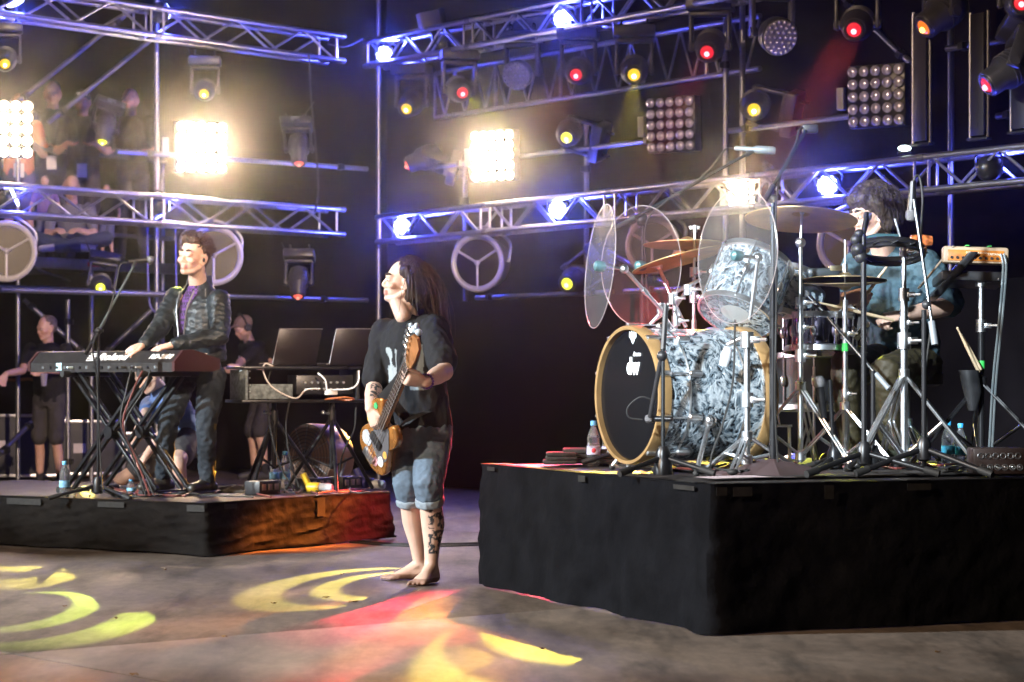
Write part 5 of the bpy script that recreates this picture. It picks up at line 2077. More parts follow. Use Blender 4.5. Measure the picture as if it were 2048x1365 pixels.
# ------------------------------------------------------------------ laptop table
def laptop_table():
    Yt = 16.15
    d = V((.92, .39, 0)).normalized()          # along the table
    bkv = V((-.39, .92, 0)).normalized()
    p0 = at(486, 803, Yt)
    root = thing('equipment_stand', 'black two-tier laptop stand on tripods holding an open rack case', 'equipment stand', V((p0.x + .4, Yt, HK)))
    q = MB()
    c = at(606, 803, Yt) + bkv * .18
    q.box(c, (.86, .40, .02), (d, bkv, zax), .004)
    q.build('shelf', BLKM, root)
    for px, a0 in ((548, R(250)), (664, R(280))):
        g = V(((px - 1024) * (Yt + .12) / FPX, Yt + .12, HK))
        hub = .50
        rod(root, 'upright', g + zax * .15, V((g.x, g.y, at(0, 803, Yt).z - .012)), .017, BLKM, 12)
        for k in range(3):
            t = a0 + 2 * math.pi * k / 3
            e = g + V((math.cos(t) * .34, math.sin(t) * .34, .012))
            rod(root, 'leg', g + zax * hub, e, .013, BLKM, 10)
            rod(root, 'leg_strut', g + zax * .16, lerp(g + zax * hub, e, .55), .008, BLKM, 8)
        q = MB()
        q.cyl(g + zax * (hub - .05), g + zax * (hub + .05), .027, None, 14)
        q.build('collar', BLK, root)
        q = MB()
        q.cyl(g + zax * (hub + .02), g + zax * (hub + .02) + V((-.05, -.045, .01)), .008, None, 8)
        q.ball(g + zax * (hub + .02) + V((-.055, -.05, .012)), .014, 10)
        q.build('clamp_knob', CHR, root)
    # rack case on the shelf
    rc = thing('rack_case', 'open grey rack case full of cables under the two laptops', 'rack case', c)
    zc = c.z + .010
    W_, D_, H_ = .80, .36, .20
    cen = c + zax * (.010 + H_ / 2) + V((0, 0, 0))
    GC = mat('case_carpet_grey', (.16, .19, .20), .85, var=.5, vscale=40)
    q = MB()
    q.box(cen - d * (W_ / 2 - .01), (.02, D_, H_), (d, bkv, zax), .003)
    q.build('side_panel', GC, rc)
    q = MB()
    q.box(cen + d * (W_ / 2 - .01), (.02, D_, H_), (d, bkv, zax), .003)
    q.build('side_panel', BLK, rc)
    q = MB()
    q.box(cen + bkv * (D_ / 2 - .01), (W_ - .05, .02, H_), (d, bkv, zax), .003)
    q.build('rear_panel', BLK, rc)
    q = MB()
    q.box(cen - bkv * (D_ / 2 - .012) - d * .22 - zax * .045, (.30, .016, .10), (d, bkv, zax), .003)
    q.build('front_panel', GC, rc)
    q = MB()
    q.box(cen + d * .16 - bkv * .06, (.40, .20, .13), (d, bkv, zax), .005)
    q.build('rack_unit', mat('rack_unit_black', (.02, .02, .022), .35), rc)
    for i in range(7):
        for j in range(2):
            q = MB()
            p = cen + d * (.02 + .045 * i) - bkv * .162 + zax * (-.03 + .045 * j)
            q.cyl(p, p - bkv * .012, .008, None, 10)
            q.build('socket', CHR, rc)
    for k in range(5):
        q = MB()
        p = cen - d * (.37) - bkv * (D_ / 2 + .001) + zax * (-.09 + .045 * k)
        q.ball(p, .006, 8)
        q.build('rivet', CHR, rc)
    # table top
    tt = MB()
    tc = at(606, 736, Yt) + bkv * .18
    tt.box(tc, (.84, .42, .018), (d, bkv, zax), .004)
    tt.build('lid_tray', BLKM, rc)
    # laptops (screens turned away)
    for (px, lab) in ((597, 'open black laptop on the rack case beside the stagehand'), (711, 'open black laptop on the rack case next to the bass player')):
        hb = at(px, 735, Yt) + bkv * .1
        lt = thing('laptop', lab, 'laptop', hb, 'laptops on the rack case')
        hb = hb + zax * .012
        q = MB()
        q.box(hb + bkv * .13 + zax * .008, (.34, .24, .016), (d, bkv, zax), .003)
        q.build('keyboard_half', mat('laptop_dark', (.012, .009, .010), .35, .3), lt)
        up = (zax * .97 - bkv * .10 + d * .17).normalized()
        n_ = d.cross(up).normalized()
        lid = hb + up * .128
        q = MB()
        q.box(lid, (.30, .245, .008), (d, up, n_), .003)
        q.build('screen_lid', MT['laptop_dark'], lt)
        q = MB()
        for (aa, bb) in (((-.152, -.12), (-.152, .122)), ((-.152, .123), (.152, .123))):
            q.tube([lid + d * aa[0] + up * aa[1], lid + d * bb[0] + up * bb[1]], .0028, 6)
        q.build('lid_edge', mat('laptop_edge', (.5, .48, .5), .3, .8), lt)
    WC = mat('white_cable', (.65, .62, .6), .45)
    cable('white_cable', [at(545, 732, Yt - .03), at(530, 728, Yt - .06), at(527, 745, Yt - .08), at(545, 775, Yt - .08), at(590, 797, Yt - .06), at(612, 780, Yt - .08), at(640, 778, Yt - .05)], .0055, WC, 'white cable looping down from the open laptop into the rack case')
    cable('white_cable', [at(718, 742, Yt - .02), at(716, 765, Yt - .05), at(700, 778, Yt - .06), at(655, 780, Yt - .04)], .0055, WC, 'white cable curving from the tray edge to the white power brick')
    cable('white_cable', [at(636, 746, Yt - .05), at(650, 760, Yt - .07), at(654, 780, Yt - .07)], .0055, WC, 'short white cable running over the rack unit')
    q = MB()
    q.box(at(662, 786, Yt - .02), (.08, .05, .03), (d, bkv, zax), .006)
    tag(q.build('power_brick', WC), 'small white power brick lying on the shelf of the rack case', 'power brick')
    OR = mat('orange_cable', (.35, .10, .03), .5)
    cable('coiled_cable', [at(650, 799, Yt - .05), at(690, 795, Yt - .08), at(708, 799, Yt - .05), at(690, 801, Yt), at(668, 799, Yt - .04)], .006, OR, 'orange brown cable coiled on the shelf end')
    for (pts, lab) in (([at(580, 800, Yt - .06), at(572, 850, Yt - .05), at(580, 920, Yt - .05), at(598, 975, Yt - .1)], 'black cable hanging from the rack case shelf to the riser'), ([at(712, 815, Yt), at(708, 860, Yt), at(685, 910, Yt), at(672, 985, Yt)], 'black cable hanging past the tripod leg next to the bass player'), ([at(543, 735, Yt - .06), at(536, 770, Yt - .08), at(540, 850, Yt - .05), at(560, 930, Yt - .05), at(590, 985, Yt - .1)], 'black cable running down the tripod beside the rack case')):
        cable('hanging_cable', pts, .006, RUB, lab)
laptop_table()

# ------------------------------------------------------------------ things on and behind the keyboard riser
def bottle(base, h, label, cap=(.10, .40, .68), label_col=(.2, .45, .7), r=None, red=False):
    base = V(base)
    r = r or h * .145
    root = thing('water_bottle', label, 'bottle', base, 'plastic water bottles')
    prof = [(r * .8, 0), (r, .01), (r, h * .18), (r * .94, h * .22), (r, h * .26), (r, h * .46), (r * .93, h * .5), (r * .98, h * .62), (r * .72, h * .76), (r * .40, h * .86), (r * .40, h * .92)]
    q = MB()
    q.lathe(prof, base, zax, 24)
    q.build('bottle_shell', mat('bottle_plastic', (.88, .93, .96), .06, trans=.95, ior=1.33), root)
    q = MB()
    q.lathe([(r * 1.015, h * .27), (r * 1.015, h * .45)], base, zax, 24)
    q.build('paper_label', mat('bottle_label_%d' % int(label_col[0] * 100), label_col, .5, var=.5, vscale=30), root)
    q = MB()
    q.lathe([(r * .46, h * .90), (r * .47, h * .985), (r * .40, h)], base, zax, 18)
    q.build('cap', mat('bottle_cap_%d' % int(cap[2] * 100), cap, .4), root)
    if red:
        q = MB()
        q.ball(base + V((-.0, -r * .82, h * .36)), (r * .4, r * .3, h * .07), 10)
        q.build('red_logo', mat('label_red', (.6, .05, .06), .5), root)
bottle(gz(129, 994, HK), .23, 'clear water bottle with a blue cap standing at the riser edge by the microphone stand')
bottle(gz(262, 990, HK), .10, 'crushed empty plastic bottle lying among cables under the keyboard', r=.03)
bottle(V((at(570, 0, 16.6).x, 16.6, HK)) + zax * .0, .26, 'clear water bottle with a pale blue cap behind the tripod legs')
bottle(V((at(549, 0, 16.75).x, 16.75, HK)), .24, 'clear water bottle half hidden behind its blue-capped neighbour')

# drum fan on the floor behind the riser
def drum_fan():
    c = at(622, 915, 17.3)
    c.z = max(c.z, .30)
    root = thing('drum_fan', 'round floor fan with a wire cage behind the laptop stand', 'fan', V((c.x, c.y, 0)))
    n = V((-.62, -.78, .05)).normalized()
    rad = .235
    _, s, u = basis(n)
    q = MB()
    q.lathe([(rad, .0), (rad * 1.03, -.02), (rad * 1.03, -.22), (rad, -.24)], c + n * .04, n, 36)
    q.build('drum', mat('fan_drum', (.22, .13, .09), .35, .4), root)
    for k in range(9):
        q = MB()
        q.torus(c + n * (.055 + .02 * (1 - k / 8)), n, rad * (k + 1) / 9, .0028, 30, 5)
        q.build('cage_ring', BLKM, root)
    for k in range(12):
        t = math.pi * 2 * k / 12
        rod(root, 'cage_spoke', c + n * .075, c + n * .05 + (s * math.cos(t) + u * math.sin(t)) * rad, .003, STEEL, 6)
    for k in range(4):
        t = math.pi / 2 * k + .4
        r1 = (s * math.cos(t) + u * math.sin(t))
        r2 = (s * math.cos(t + .8) + u * math.sin(t + .8))
        q = MB()
        q.prism([c + r1 * .03, c + r1 * rad * .9, c + (r1 + r2) * .5 * rad, c + r2 * rad * .5], n * .01 + r2 * .0)
        q.build('blade', BLK, root)
    q = MB()
    q.cyl(c - n * .03, c + n * .06, .045, None, 18)
    q.build('motor', BLK, root)
    q = MB()
    q.tube(curve_pts([c + s * rad * 1.05 - n * .1, c + s * rad * 1.1 - zax * rad, c + s * rad * .8 - zax * (c.z - .02) - n * .1, c - s * rad * .8 - zax * (c.z - .02) - n * .1, c - s * rad * 1.1 - zax * rad, c - s * rad * 1.05 - n * .1], 5), .012, 8)
    q.build('floor_frame', STEEL, root)
    q = MB()
    q.box(c + s * .17 - n * .06 - zax * .07 + V((.06, -.1, 0)), (.06, .02, .13), (s, n, u), .003)
    q.build('orange_tag', mat('orange_tag', (.7, .16, .05), .5), root)
drum_fan()

# power distribution on the riser
for (px, py, w_, lab) in ((525, 975, .22, 'black power strip with sockets between the keyboard and the tripod'), (628, 968, .26, 'black power distribution box behind the yellow plug'), (690, 965, .22, 'black power distribution box beside the blue plug')):
    c = gz(px, py + 14, HK)
    root = thing('power_box', lab, 'power box', c, 'power boxes on the riser')
    q = MB()
    q.box(c + zax * .045, (w_, .13, .09), (ku, kv, zax), .008)
    q.build('shell', BLK, root)
    for k in range(3):
        q = MB()
        q.box(c + zax * .05 + ku * ((k - 1) * w_ / 3.4) - kv * .066 , (.04, .006, .04), (ku, kv, zax), .002)
        q.build('socket', mat('socket_grey', (.30, .22, .22), .5), root)
def plug(px, py, col, lab, d, k=1.0):
    c = gz(px, py, HK) + zax * .035
    root = thing('power_plug', lab, 'power plug', c, 'industrial power plugs')
    d = V(d).normalized()
    q = MB()
    q.lathe([(.030 * k, -.09), (.034 * k, -.08), (.034 * k, .0)], c, d, 18)
    q.build('shell', mat('plug_' + lab.split()[0] + lab.split()[1], col, .4), root)
    q = MB()
    q.lathe([(.029 * k, 0), (.029 * k, .075), (.022 * k, .09)], c, d, 18)
    q.build('sleeve', mat('plug_pale', (.55, .58, .62), .4), root)
    q = MB()
    q.tube(curve_pts([c - d * .07, c - d * .10 + zax * .05, c - d * .12 + zax * .09], 5), [.022 * k] * 11, 10)
    q.build('socket_elbow', MT['plug_' + lab.split()[0] + lab.split()[1]], root)
plug(640, 986, (.62, .42, .02), 'yellow power plug with a pale sleeve lying on the riser end', V((.95, -.3, 0)))
plug(745, 978, (.05, .05, .22), 'dark blue power plug hanging over the riser end beside the bass player', V((.95, -.3, -.1)), 1.15)

# cable tangles
rnd = random.Random(3)
for k in range(9):
    pts = []
    x0 = rnd.uniform(200, 420)
    for j in range(6):
        pts.append(gz(x0 + (j - 2.5) * rnd.uniform(25, 60), rnd.uniform(978, 1000), HK) + zax * (.008 + rnd.uniform(0, .012)))
    cable('floor_cable', pts, .006, RUB if k % 3 else mat('red_brown_cable', (.12, .03, .025), .5), 'dark cable tangled on the keyboard riser around the stand feet', group='tangled cables on the keyboard riser')
for k in range(7):
    pts = []
    x0 = rnd.uniform(480, 700)
    for j in range(6):
        pts.append(gz(x0 + (j - 2.5) * rnd.uniform(15, 40), rnd.uniform(976, 992), HK) + zax * (.008 + rnd.uniform(0, .012)))
    cable('floor_cable', pts, .006, RUB if k % 3 else MT['red_brown_cable'], 'dark cable tangled on the riser around the tripod feet', group='tangled cables by the tripods')
for k, (px, bend) in enumerate(((300, 12), (285, 18), (262, 9))):
    cable('loom_cable', [at(px, 742, 15.36), at(px - bend, 780, 15.3), at(250 - k * 4, 850, 15.28), at(268 + k * 5, 920, 15.3), at(292 + k * 8, 992, 15.25)], .006, RUB if k != 1 else MT['red_brown_cable'], 'cable hanging in a bundle from the piano sockets to the riser', group='cable bundle under the piano')
cable('floor_cable', [gz(700, 1082), gz(800, 1090), gz(960, 1088), gz(1010, 1080)], .014, RUB, 'thick black cable crossing the stage floor behind the bass player')
cable('floor_cable', [gz(700, 1086), gz(810, 1094), gz(960, 1092), gz(1010, 1084)], .011, RUB, 'thinner black cable beside the thick one on the stage floor')

# grey cloth heap at the riser edge
q = MB()
p = gz(470, 985, HK)
q.ball(p + zax * .012, (.18, .12, .035), 20)
o = remeshed('cloth_heap', q, .01, mat('dark_cloth_heap', (.05, .042, .035), .9), None, 1, disp=folds(3, .014, (16, 16, 16)))
tag(o, 'dark crumpled cloth lying behind the cables on the keyboard riser', 'cloth')

# ------------------------------------------------------------------ side-stage clutter
def flight_case(px, py, Y, size, label, zrot=0.3):
    c = V(((px - 1024) * Y / FPX, Y, 0))
    d = V((math.cos(zrot), math.sin(zrot), 0))
    e = V((-d.y, d.x, 0))
    root = thing('flight_case', label, 'flight case', c, 'flight cases in the wing')
    w_, dd, h = size
    q = MB()
    q.box(c + zax * (h / 2 + .06), (w_, dd, h), (d, e, zax), .01)
    q.build('shell', mat('case_black', (.03, .03, .032), .6, var=.3), root)
    for sx in (-1, 1):
        for sy in (-1, 1):
            q = MB()
            q.box(c + d * (sx * (w_ / 2)) + e * (sy * dd / 2) + zax * (h / 2 + .06), (.035, .035, h + .006), (d, e, zax), .005)
            q.build('edge_profile', ALU, root)
            q = MB()
            q.ball(c + d * (sx * (w_ / 2 - .08)) + e * (sy * (dd / 2 - .08)) + zax * .035, .035, 10)
            q.build('castor', RUB, root)
    for z in (.06, h + .06):
        q = MB()
        q.box(c - e * (dd / 2 + .004) + zax * z, (w_, .02, .03), (d, e, zax), .003)
        q.build('edge_profile', ALU, root)
    q = MB()
    q.box(c - e * (dd / 2 + .012) + d * (-w_ * .12) + zax * (h * .6), (.13, .004, .10), (d, e, zax))
    q.build('paper_label', mat('case_paper', (.5, .45, .42), .7), root, smooth=False)
flight_case(28, 0, 25.2, (1.0, .6, .62), 'black flight case with a pale paper label behind the stagehand', .1)
flight_case(170, 0, 25.6, (.75, .5, .55), 'black flight case with silver edges beside the stagehand')
flight_case(258, 0, 25.8, (.5, .5, .42), 'small black flight case with silver edges behind the piano stand')
q = MB()
p = gz(20, 958)
q.box(V((p.x, p.y, .05)), (2.2, .08, .06), None, .01)
tag(q.build('floor_beam', mat('orange_beam', (.40, .14, .06), .6, var=.3)), 'low orange beam lying on the floor of the wing behind the riser', 'beam')
q = MB()
p = at(28, 770, 25.0)
q.tube(curve_pts([p + V((-.3, 0, .06)), p + V((0, 0, .05)), p + V((.2, 0, .05)), p + V((.24, 0, -.1))], 6), .03, 8, flat=.5)
tag(q.build('strap_webbing', mat('orange_web', (.35, .13, .02), .7)), 'orange webbing strap draped over the flight case', 'strap')
# ------------------------------------------------------------------ drum kit
def pearl_mat():
    m = mat('black_oyster_pearl', (.1, .12, .14), .22, coat=.7)
    t = m.node_tree
    b = t.nodes['Principled BSDF']
    tc = t.nodes.new('ShaderNodeTexCoord')
    n1 = t.nodes.new('ShaderNodeTexNoise')
    n1.inputs['Scale'].default_value = 7
    n1.inputs['Detail'].default_value = 3
    n1.inputs['Distortion'].default_value = 2.2
    t.links.new(tc.outputs['Object'], n1.inputs['Vector'])
    vo = t.nodes.new('ShaderNodeTexVoronoi')
    vo.inputs['Scale'].default_value = 34
    mxv = t.nodes.new('ShaderNodeMix')
    mxv.data_type = 'VECTOR'
    mxv.inputs[0].default_value = .14
    t.links.new(tc.outputs['Object'], mxv.inputs[4])
    t.links.new(n1.outputs[1], mxv.inputs[5])
    t.links.new(mxv.outputs[1], vo.inputs['Vector'])
    n2 = t.nodes.new('ShaderNodeTexNoise')
    n2.inputs['Scale'].default_value = 40
    n2.inputs['Detail'].default_value = 6
    n2.inputs['Distortion'].default_value = .6
    t.links.new(mxv.outputs[1], n2.inputs['Vector'])
    ad = t.nodes.new('ShaderNodeMath')
    ad.operation = 'MULTIPLY_ADD'
    ad.inputs[1].default_value = .55
    t.links.new(vo.outputs['Distance'], ad.inputs[0])
    t.links.new(n2.outputs[0], ad.inputs[2])
    rp = t.nodes.new('ShaderNodeValToRGB')
    e = rp.color_ramp.elements
    e[0].position, e[0].color = .56, (.010, .012, .016, 1)
    e[1].position, e[1].color = .90, (.58, .66, .72, 1)
    e2 = e.new(.70)
    e2.color = (.15, .21, .26, 1)
    t.links.new(ad.outputs[0], rp.inputs[0])
    t.links.new(rp.outputs[0], b.inputs['Base Color'])
    b.inputs['Metallic'].default_value = .45
    bp = t.nodes.new('ShaderNodeBump')
    bp.inputs['Strength'].default_value = .8
    bp.inputs['Distance'].default_value = .01
    t.links.new(ad.outputs[0], bp.inputs['Height'])
    t.links.new(bp.outputs[0], b.inputs['Normal'])
    return m
PEARL = pearl_mat()
WOODH = mat('tan_hoop', (.25, .155, .065), .4, var=.2, vscale=10, coat=.3)
BRONZE = mat('cymbal_bronze', (.62, .45, .20), .40, .75, var=.22, vscale=10)
def acrylic(name, tint, haze):
    m = mat(name, tint, .1)
    t = m.node_tree
    out = t.nodes['Material Output']
    tr = t.nodes.new('ShaderNodeBsdfTransparent')
    tr.inputs[0].default_value = (*tint, 1)
    gl = t.nodes.new('ShaderNodeBsdfGlossy')
    gl.inputs['Roughness'].default_value = .12
    df = t.nodes.new('ShaderNodeBsdfDiffuse')
    df.inputs[0].default_value = (.75, .74, .74, 1)
    tl = t.nodes.new('ShaderNodeBsdfTranslucent')
    tl.inputs[0].default_value = (.85, .80, .78, 1)
    md = t.nodes.new('ShaderNodeMixShader')
    md.inputs[0].default_value = .5
    t.links.new(df.outputs[0], md.inputs[1])
    t.links.new(tl.outputs[0], md.inputs[2])
    m1 = t.nodes.new('ShaderNodeMixShader')
    nz = t.nodes.new('ShaderNodeTexNoise')
    nz.inputs['Scale'].default_value = 9
    nz.inputs['Detail'].default_value = 6
    mr = t.nodes.new('ShaderNodeMapRange')
    mr.inputs['To Min'].default_value = haze * .5
    mr.inputs['To Max'].default_value = haze * 1.5
    t.links.new(nz.outputs[0], mr.inputs[0])
    t.links.new(mr.outputs[0], m1.inputs[0])
    t.links.new(tr.outputs[0], m1.inputs[1])
    t.links.new(md.outputs[0], m1.inputs[2])
    m2 = t.nodes.new('ShaderNodeMixShader')
    m2.inputs[0].default_value = .07
    t.links.new(m1.outputs[0], m2.inputs[1])
    t.links.new(gl.outputs[0], m2.inputs[2])
    t.links.new(m2.outputs[0], out.inputs['Surface'])
    return m
ACRYL = acrylic('clear_acrylic', (.97, .98, .99), .04)
PINKA = acrylic('pink_acrylic', (.97, .82, .84), .016)
HEADW = mat('drum_head_coated', (.38, .38, .36), .5, var=.1)

def bass_drum():
    n = V((-.905, -.425, .0)).normalized()
    c = at(1264, 779, 11.55)
    rad, dep = .318, .56
    c.z = HD + .035 + rad + .02
    root = thing('bass_drum', 'large black pearl bass drum with a tan hoop and white dw lettering', 'bass drum', V((c.x, c.y, HD)))
    _, s, u = basis(n)
    s = -s
    if s.x < 0:
        s = -s
    q = MB()
    q.lathe([(rad, -.02), (rad, -dep)], c, n, 64)
    q.build('shell', PEARL, root)
    for off in (0, -dep - .02):
        q = MB()
        q.ringlathe([(rad * .985, off + .030), (rad * 1.035, off + .032), (rad * 1.045, off + .026), (rad * 1.045, off - .030), (rad * 1.04, off - .036), (rad * .99, off - .036)], c, n, 64)
        q.build('hoop', WOODH, root, ang=30)
    q = MB()
    q.lathe([(rad * .985, .0), (rad * .96, .008), (rad * .5, .010), (.001, .010)], c, n, 64)
    q.build('front_head', mat('front_head_black', (.006, .006, .007), .25, spec=.3), root)
    for off in (.0, .0):
        q = MB()
    for off in (-.14, -dep + .12):
        q = MB()
        q.torus(c + n * off, n, rad + .004, .006, 56, 6)
        q.build('trim_ring', CHR, root)
    for k in range(10):
        t = 2 * math.pi * (k + .5) / 10
        r_ = s * math.cos(t) + u * math.sin(t)
        q = MB()
        q.box(c + r_ * (rad * 1.06) - n * .005, (.014, .026, .065), (r_, n.cross(r_), n), .004)
        q.build('claw', CHR, root)
        rod(root, 'tension_rod', c + r_ * (rad * 1.075) + n * .03, c + r_ * (rad * 1.05) - n * .15, .0045, CHR, 8)
        q = MB()
        q.lathe([(.004, -.04), (.016, -.03), (.018, 0), (.016, .03), (.004, .04)], c + r_ * (rad + .012) - n * .17, n, 12)
        q.build('lug', CHR, root)
    W = mat('head_print_white', (.80, .82, .84), .5)
    fc = c + n * .013
    upv = zax
    text_mesh('dw', 'head_lettering', W, fc + s * .035 + zax * .135, s, zax, .085, root, bold=.05, width=.13)
    text_mesh('drums', 'head_lettering', W, fc + s * .075 + zax * .195, s, zax, .022, root, bold=.02, width=.075)
    crown = [(-.036, .0), (-.036, .05), (-.022, .032), (-.014, .06), (0, .036), (.014, .06), (.022, .032), (.036, .05), (.036, 0), (.022, -.012), (.014, -.035), (0, -.055), (-.014, -.035), (-.022, -.012)]
    q = MB()
    q.prism([fc + s * (.035 + x) + zax * (.275 - .0 + y * .6) for x, y in crown], n * .002)
    q.build('crown_emblem', mat('emblem_grey', (.45, .52, .55), .5), root, smooth=False)
    # spurs
    for sg, in ((1,), (-1,)):
        a = c - n * (dep * .45) + s * (sg * .0) - V((n.y, -n.x, 0)) * (sg * -rad * .95) - zax * .12
        f_ = a + n * .14 - V((n.y, -n.x, 0)) * (sg * -.12)
        f_.z = HD + .012
        rod(root, 'spur', a, f_, .012, CHR, 12)
        q = MB()
        q.ball(a, .035, 14)
        q.build('spur_bracket', CHR, root)
        q = MB()
        q.ball(f_, .016, 10)
        q.build('spur_tip', RUB, root)
    return c, n, rad, dep, s
bd = bass_drum()

def drum(label, c, axis, rad, dep, shell, cat='drum', name='tom_drum', top=HEADW, bottom=HEADW, lugs=6):
    c = V(c)
    axis = V(axis).normalized()
    _, s, u = basis(axis)
    root = thing(name, label, cat, c - axis * dep / 2)
    q = MB()
    q.lathe([(rad, -dep / 2), (rad, dep / 2)], c, axis, 48)
    q.build('shell', shell, root)
    for h, m in ((dep / 2, top), (-dep / 2, bottom)):
        q = MB()
        q.lathe([(rad * .97, h - .004 * (1 if h > 0 else -1)), (.001, h + (.003 if h > 0 else -.003))], c, axis, 40)
        q.build('drum_head', m, root)
        q = MB()
        hh = .016 if h > 0 else -.016
        q.ringlathe([(rad * .985, h + hh * .9), (rad * 1.045, h + hh), (rad * 1.045, h - hh * .6), (rad * 1.0, h - hh)], c, axis, 40)
        q.build('rim', CHR, root)
    for k in range(lugs):
        t = 2 * math.pi * k / lugs
        r_ = s * math.cos(t) + u * math.sin(t)
        rod(root, 'tension_rod', c + r_ * rad * 1.05 + axis * dep * .52, c + r_ * rad * 1.05 - axis * dep * .52, .004, CHR, 8)
        q = MB()
        q.lathe([(.004, -.03), (.013, -.02), (.015, 0), (.013, .02), (.004, .03)], c + r_ * (rad + .012), axis, 10)
        q.build('lug', CHR, root)
    return root
drum('silver pearl rack tom tilted behind the tall clear shield', at(1492, 578, 11.75), V((.36, .42, .84)), .185, .30, PEARL)
drum('dark pearl rack tom behind the black microphone stand', at(1572, 598, 12.15), V((.25, .30, .92)), .155, .24, PEARL)
SNM = mat('snare_chrome', (.40, .36, .50), .12, 1.0, var=.2, vscale=9)  # purple of the reflections is put into the metal colour
drum('shiny chrome snare drum tinted purple for reflections beside the drummer knee', at(1640, 668, 12.05), V((.02, .08, 1)), .175, .16, SNM, 'snare drum', 'snare_drum', lugs=10)
ft = drum('black floor tom low behind the cymbal stand', at(1618, 765, 12.5), V((.0, .05, 1)), .20, .26, mat('floor_tom_black', (.02, .02, .022), .3, coat=.4), 'drum', 'floor_tom', lugs=8)
for k in range(3):
    t = R(30 + 120 * k)
    p = at(1618, 765, 12.5) + V((math.cos(t) * .21, math.sin(t) * .21, 0))
    rod(ft, 'leg', p + zax * .08, V((p.x, p.y, HD + .005)), .008, CHR, 10)
small = drum('small dark hand drum with white lettering hanging by the snare', at(1700, 648, 12.0), V((-.25, -.85, .3)), .07, .06, BLKM, 'drum', 'hand_drum', top=BLK, bottom=BLK, lugs=4)

def cymbal(root, c, axis, rad, bell=.16, depth=.10, m=BRONZE):
    c = V(c)
    d, s, u = basis(axis)
    rb = rad * bell * 1.1
    prof = [(rad, 0), (rad * .8, rad * depth * .38), (rad * .5, rad * depth * .72), (rad * .25, rad * depth * .95), (rb * .95, rad * depth * 1.05), (rb * .7, rad * depth * 1.55), (rb * .3, rad * depth * 1.85), (.006, rad * depth * 1.9)]
    full = prof + [(r_, h - .0018) for r_, h in reversed(prof)]
    q = MB()
    rings = []
    n = 56
    for r_, h in full:
        rings.append([c + d * h + s * (math.cos(a) * r_) + u * (math.sin(a) * r_) for a in (2 * math.pi * k / n for k in range(n))])
    q.ring_loft(rings, cap=False, close=True)
    return q.build('cymbal_plate', m, root, ang=25)

def wingnut(root, p, d):
    q = MB()
    d = V(d).normalized()
    _, s, u = basis(d)
    q.cyl(p, p + d * .035, .011, None, 12)
    for g in (-1, 1):
        q.box(p + d * .022 + s * (g * .016), (.02, .006, .018), (s, u, d), .002)
    q.build('wing_nut', CHR, root)

def stand_base(root, g, hub_h, reach, ang0, r=.011, tube=.014, m=CHR, top=None):
    """braced tripod"""
    g = V(g)
    for k in range(3):
        t = ang0 + 2 * math.pi * k / 3
        d = V((math.cos(t), math.sin(t), 0))
        e = g + d * reach + zax * .014
        w_ = V((-d.y, d.x, 0)) * .012
        for sg in (-1, 1):
            rod(root, 'leg', g + zax * hub_h + w_ * sg, e + w_ * sg, r * .55, m, 8)
            rod(root, 'brace', g + zax * .06 + w_ * sg, lerp(g + zax * hub_h, e, .52) + w_ * sg, r * .5, m, 8)
        q = MB()
        q.ball(e, (.026, .026, .016), 12)
        q.build('rubber_foot', RUB, root)
    for h in (hub_h, .06):
        q = MB()
        q.lathe([(.018, -.025), (.027, -.02), (.027, .02), (.018, .025)], g + zax * h, zax, 16)
        q.build('collar', m, root)
    if top is not None:
        rod(root, 'tube', g + zax * .03, V((g.x, g.y, top)), tube, m, 14)

def clampj(root, p, k=1.0, m=CHR):
    q = MB()
    q.cyl(V(p) - zax * .028 * k, V(p) + zax * .028 * k, .024 * k, None, 14)
    q.box(V(p) + V((.03, -.01, 0)) * k, (.03 * k, .03 * k, .024 * k), None, .004)
    q.cyl(V(p) + V((.02, -.02, 0)) * k, V(p) + V((.065, -.05, .0)) * k, .006 * k, None, 8)
    q.build('clamp', m, root)

ridx = lambda px, Y: V(((px - 1024) * Y / FPX, Y, HD + .016))
zat = lambda py, Y: CAMZ + (HOR - py) * Y / FPX

# ride cymbal on the straight chrome stand
g = ridx(1601, 11.75)
root = thing('cymbal_stand', 'large bronze ride cymbal on a tall chrome tripod stand', 'cymbal stand', g, 'cymbal stands of the kit')
stand_base(root, g, .40, .34, R(190), top=zat(610, 11.75))
rod(root, 'upper_tube', V((g.x, g.y, zat(620, 11.75))), V((g.x, g.y, zat(492, 11.75))), .010, CHR, 12)
clampj(root, V((g.x, g.y, zat(606, 11.75))))
clampj(root, V((g.x, g.y, zat(712, 11.75))), 1.1)
clampj(root, V((g.x, g.y, zat(655, 11.75))), .9)
rod(root, 'tilter', V((g.x, g.y, zat(492, 11.75))), at(1604, 420, 11.75), .007, CHR, 10)
q = MB()
q.ball(V((g.x, g.y, zat(486, 11.75))), .026, 12)
q.build('tilter_joint', CHR, root)
cymbal(root, at(1602, 440, 11.75), V((.06, .17, 1)), .275)
wingnut(root, at(1604, 428, 11.75), V((.06, .2, 1)))
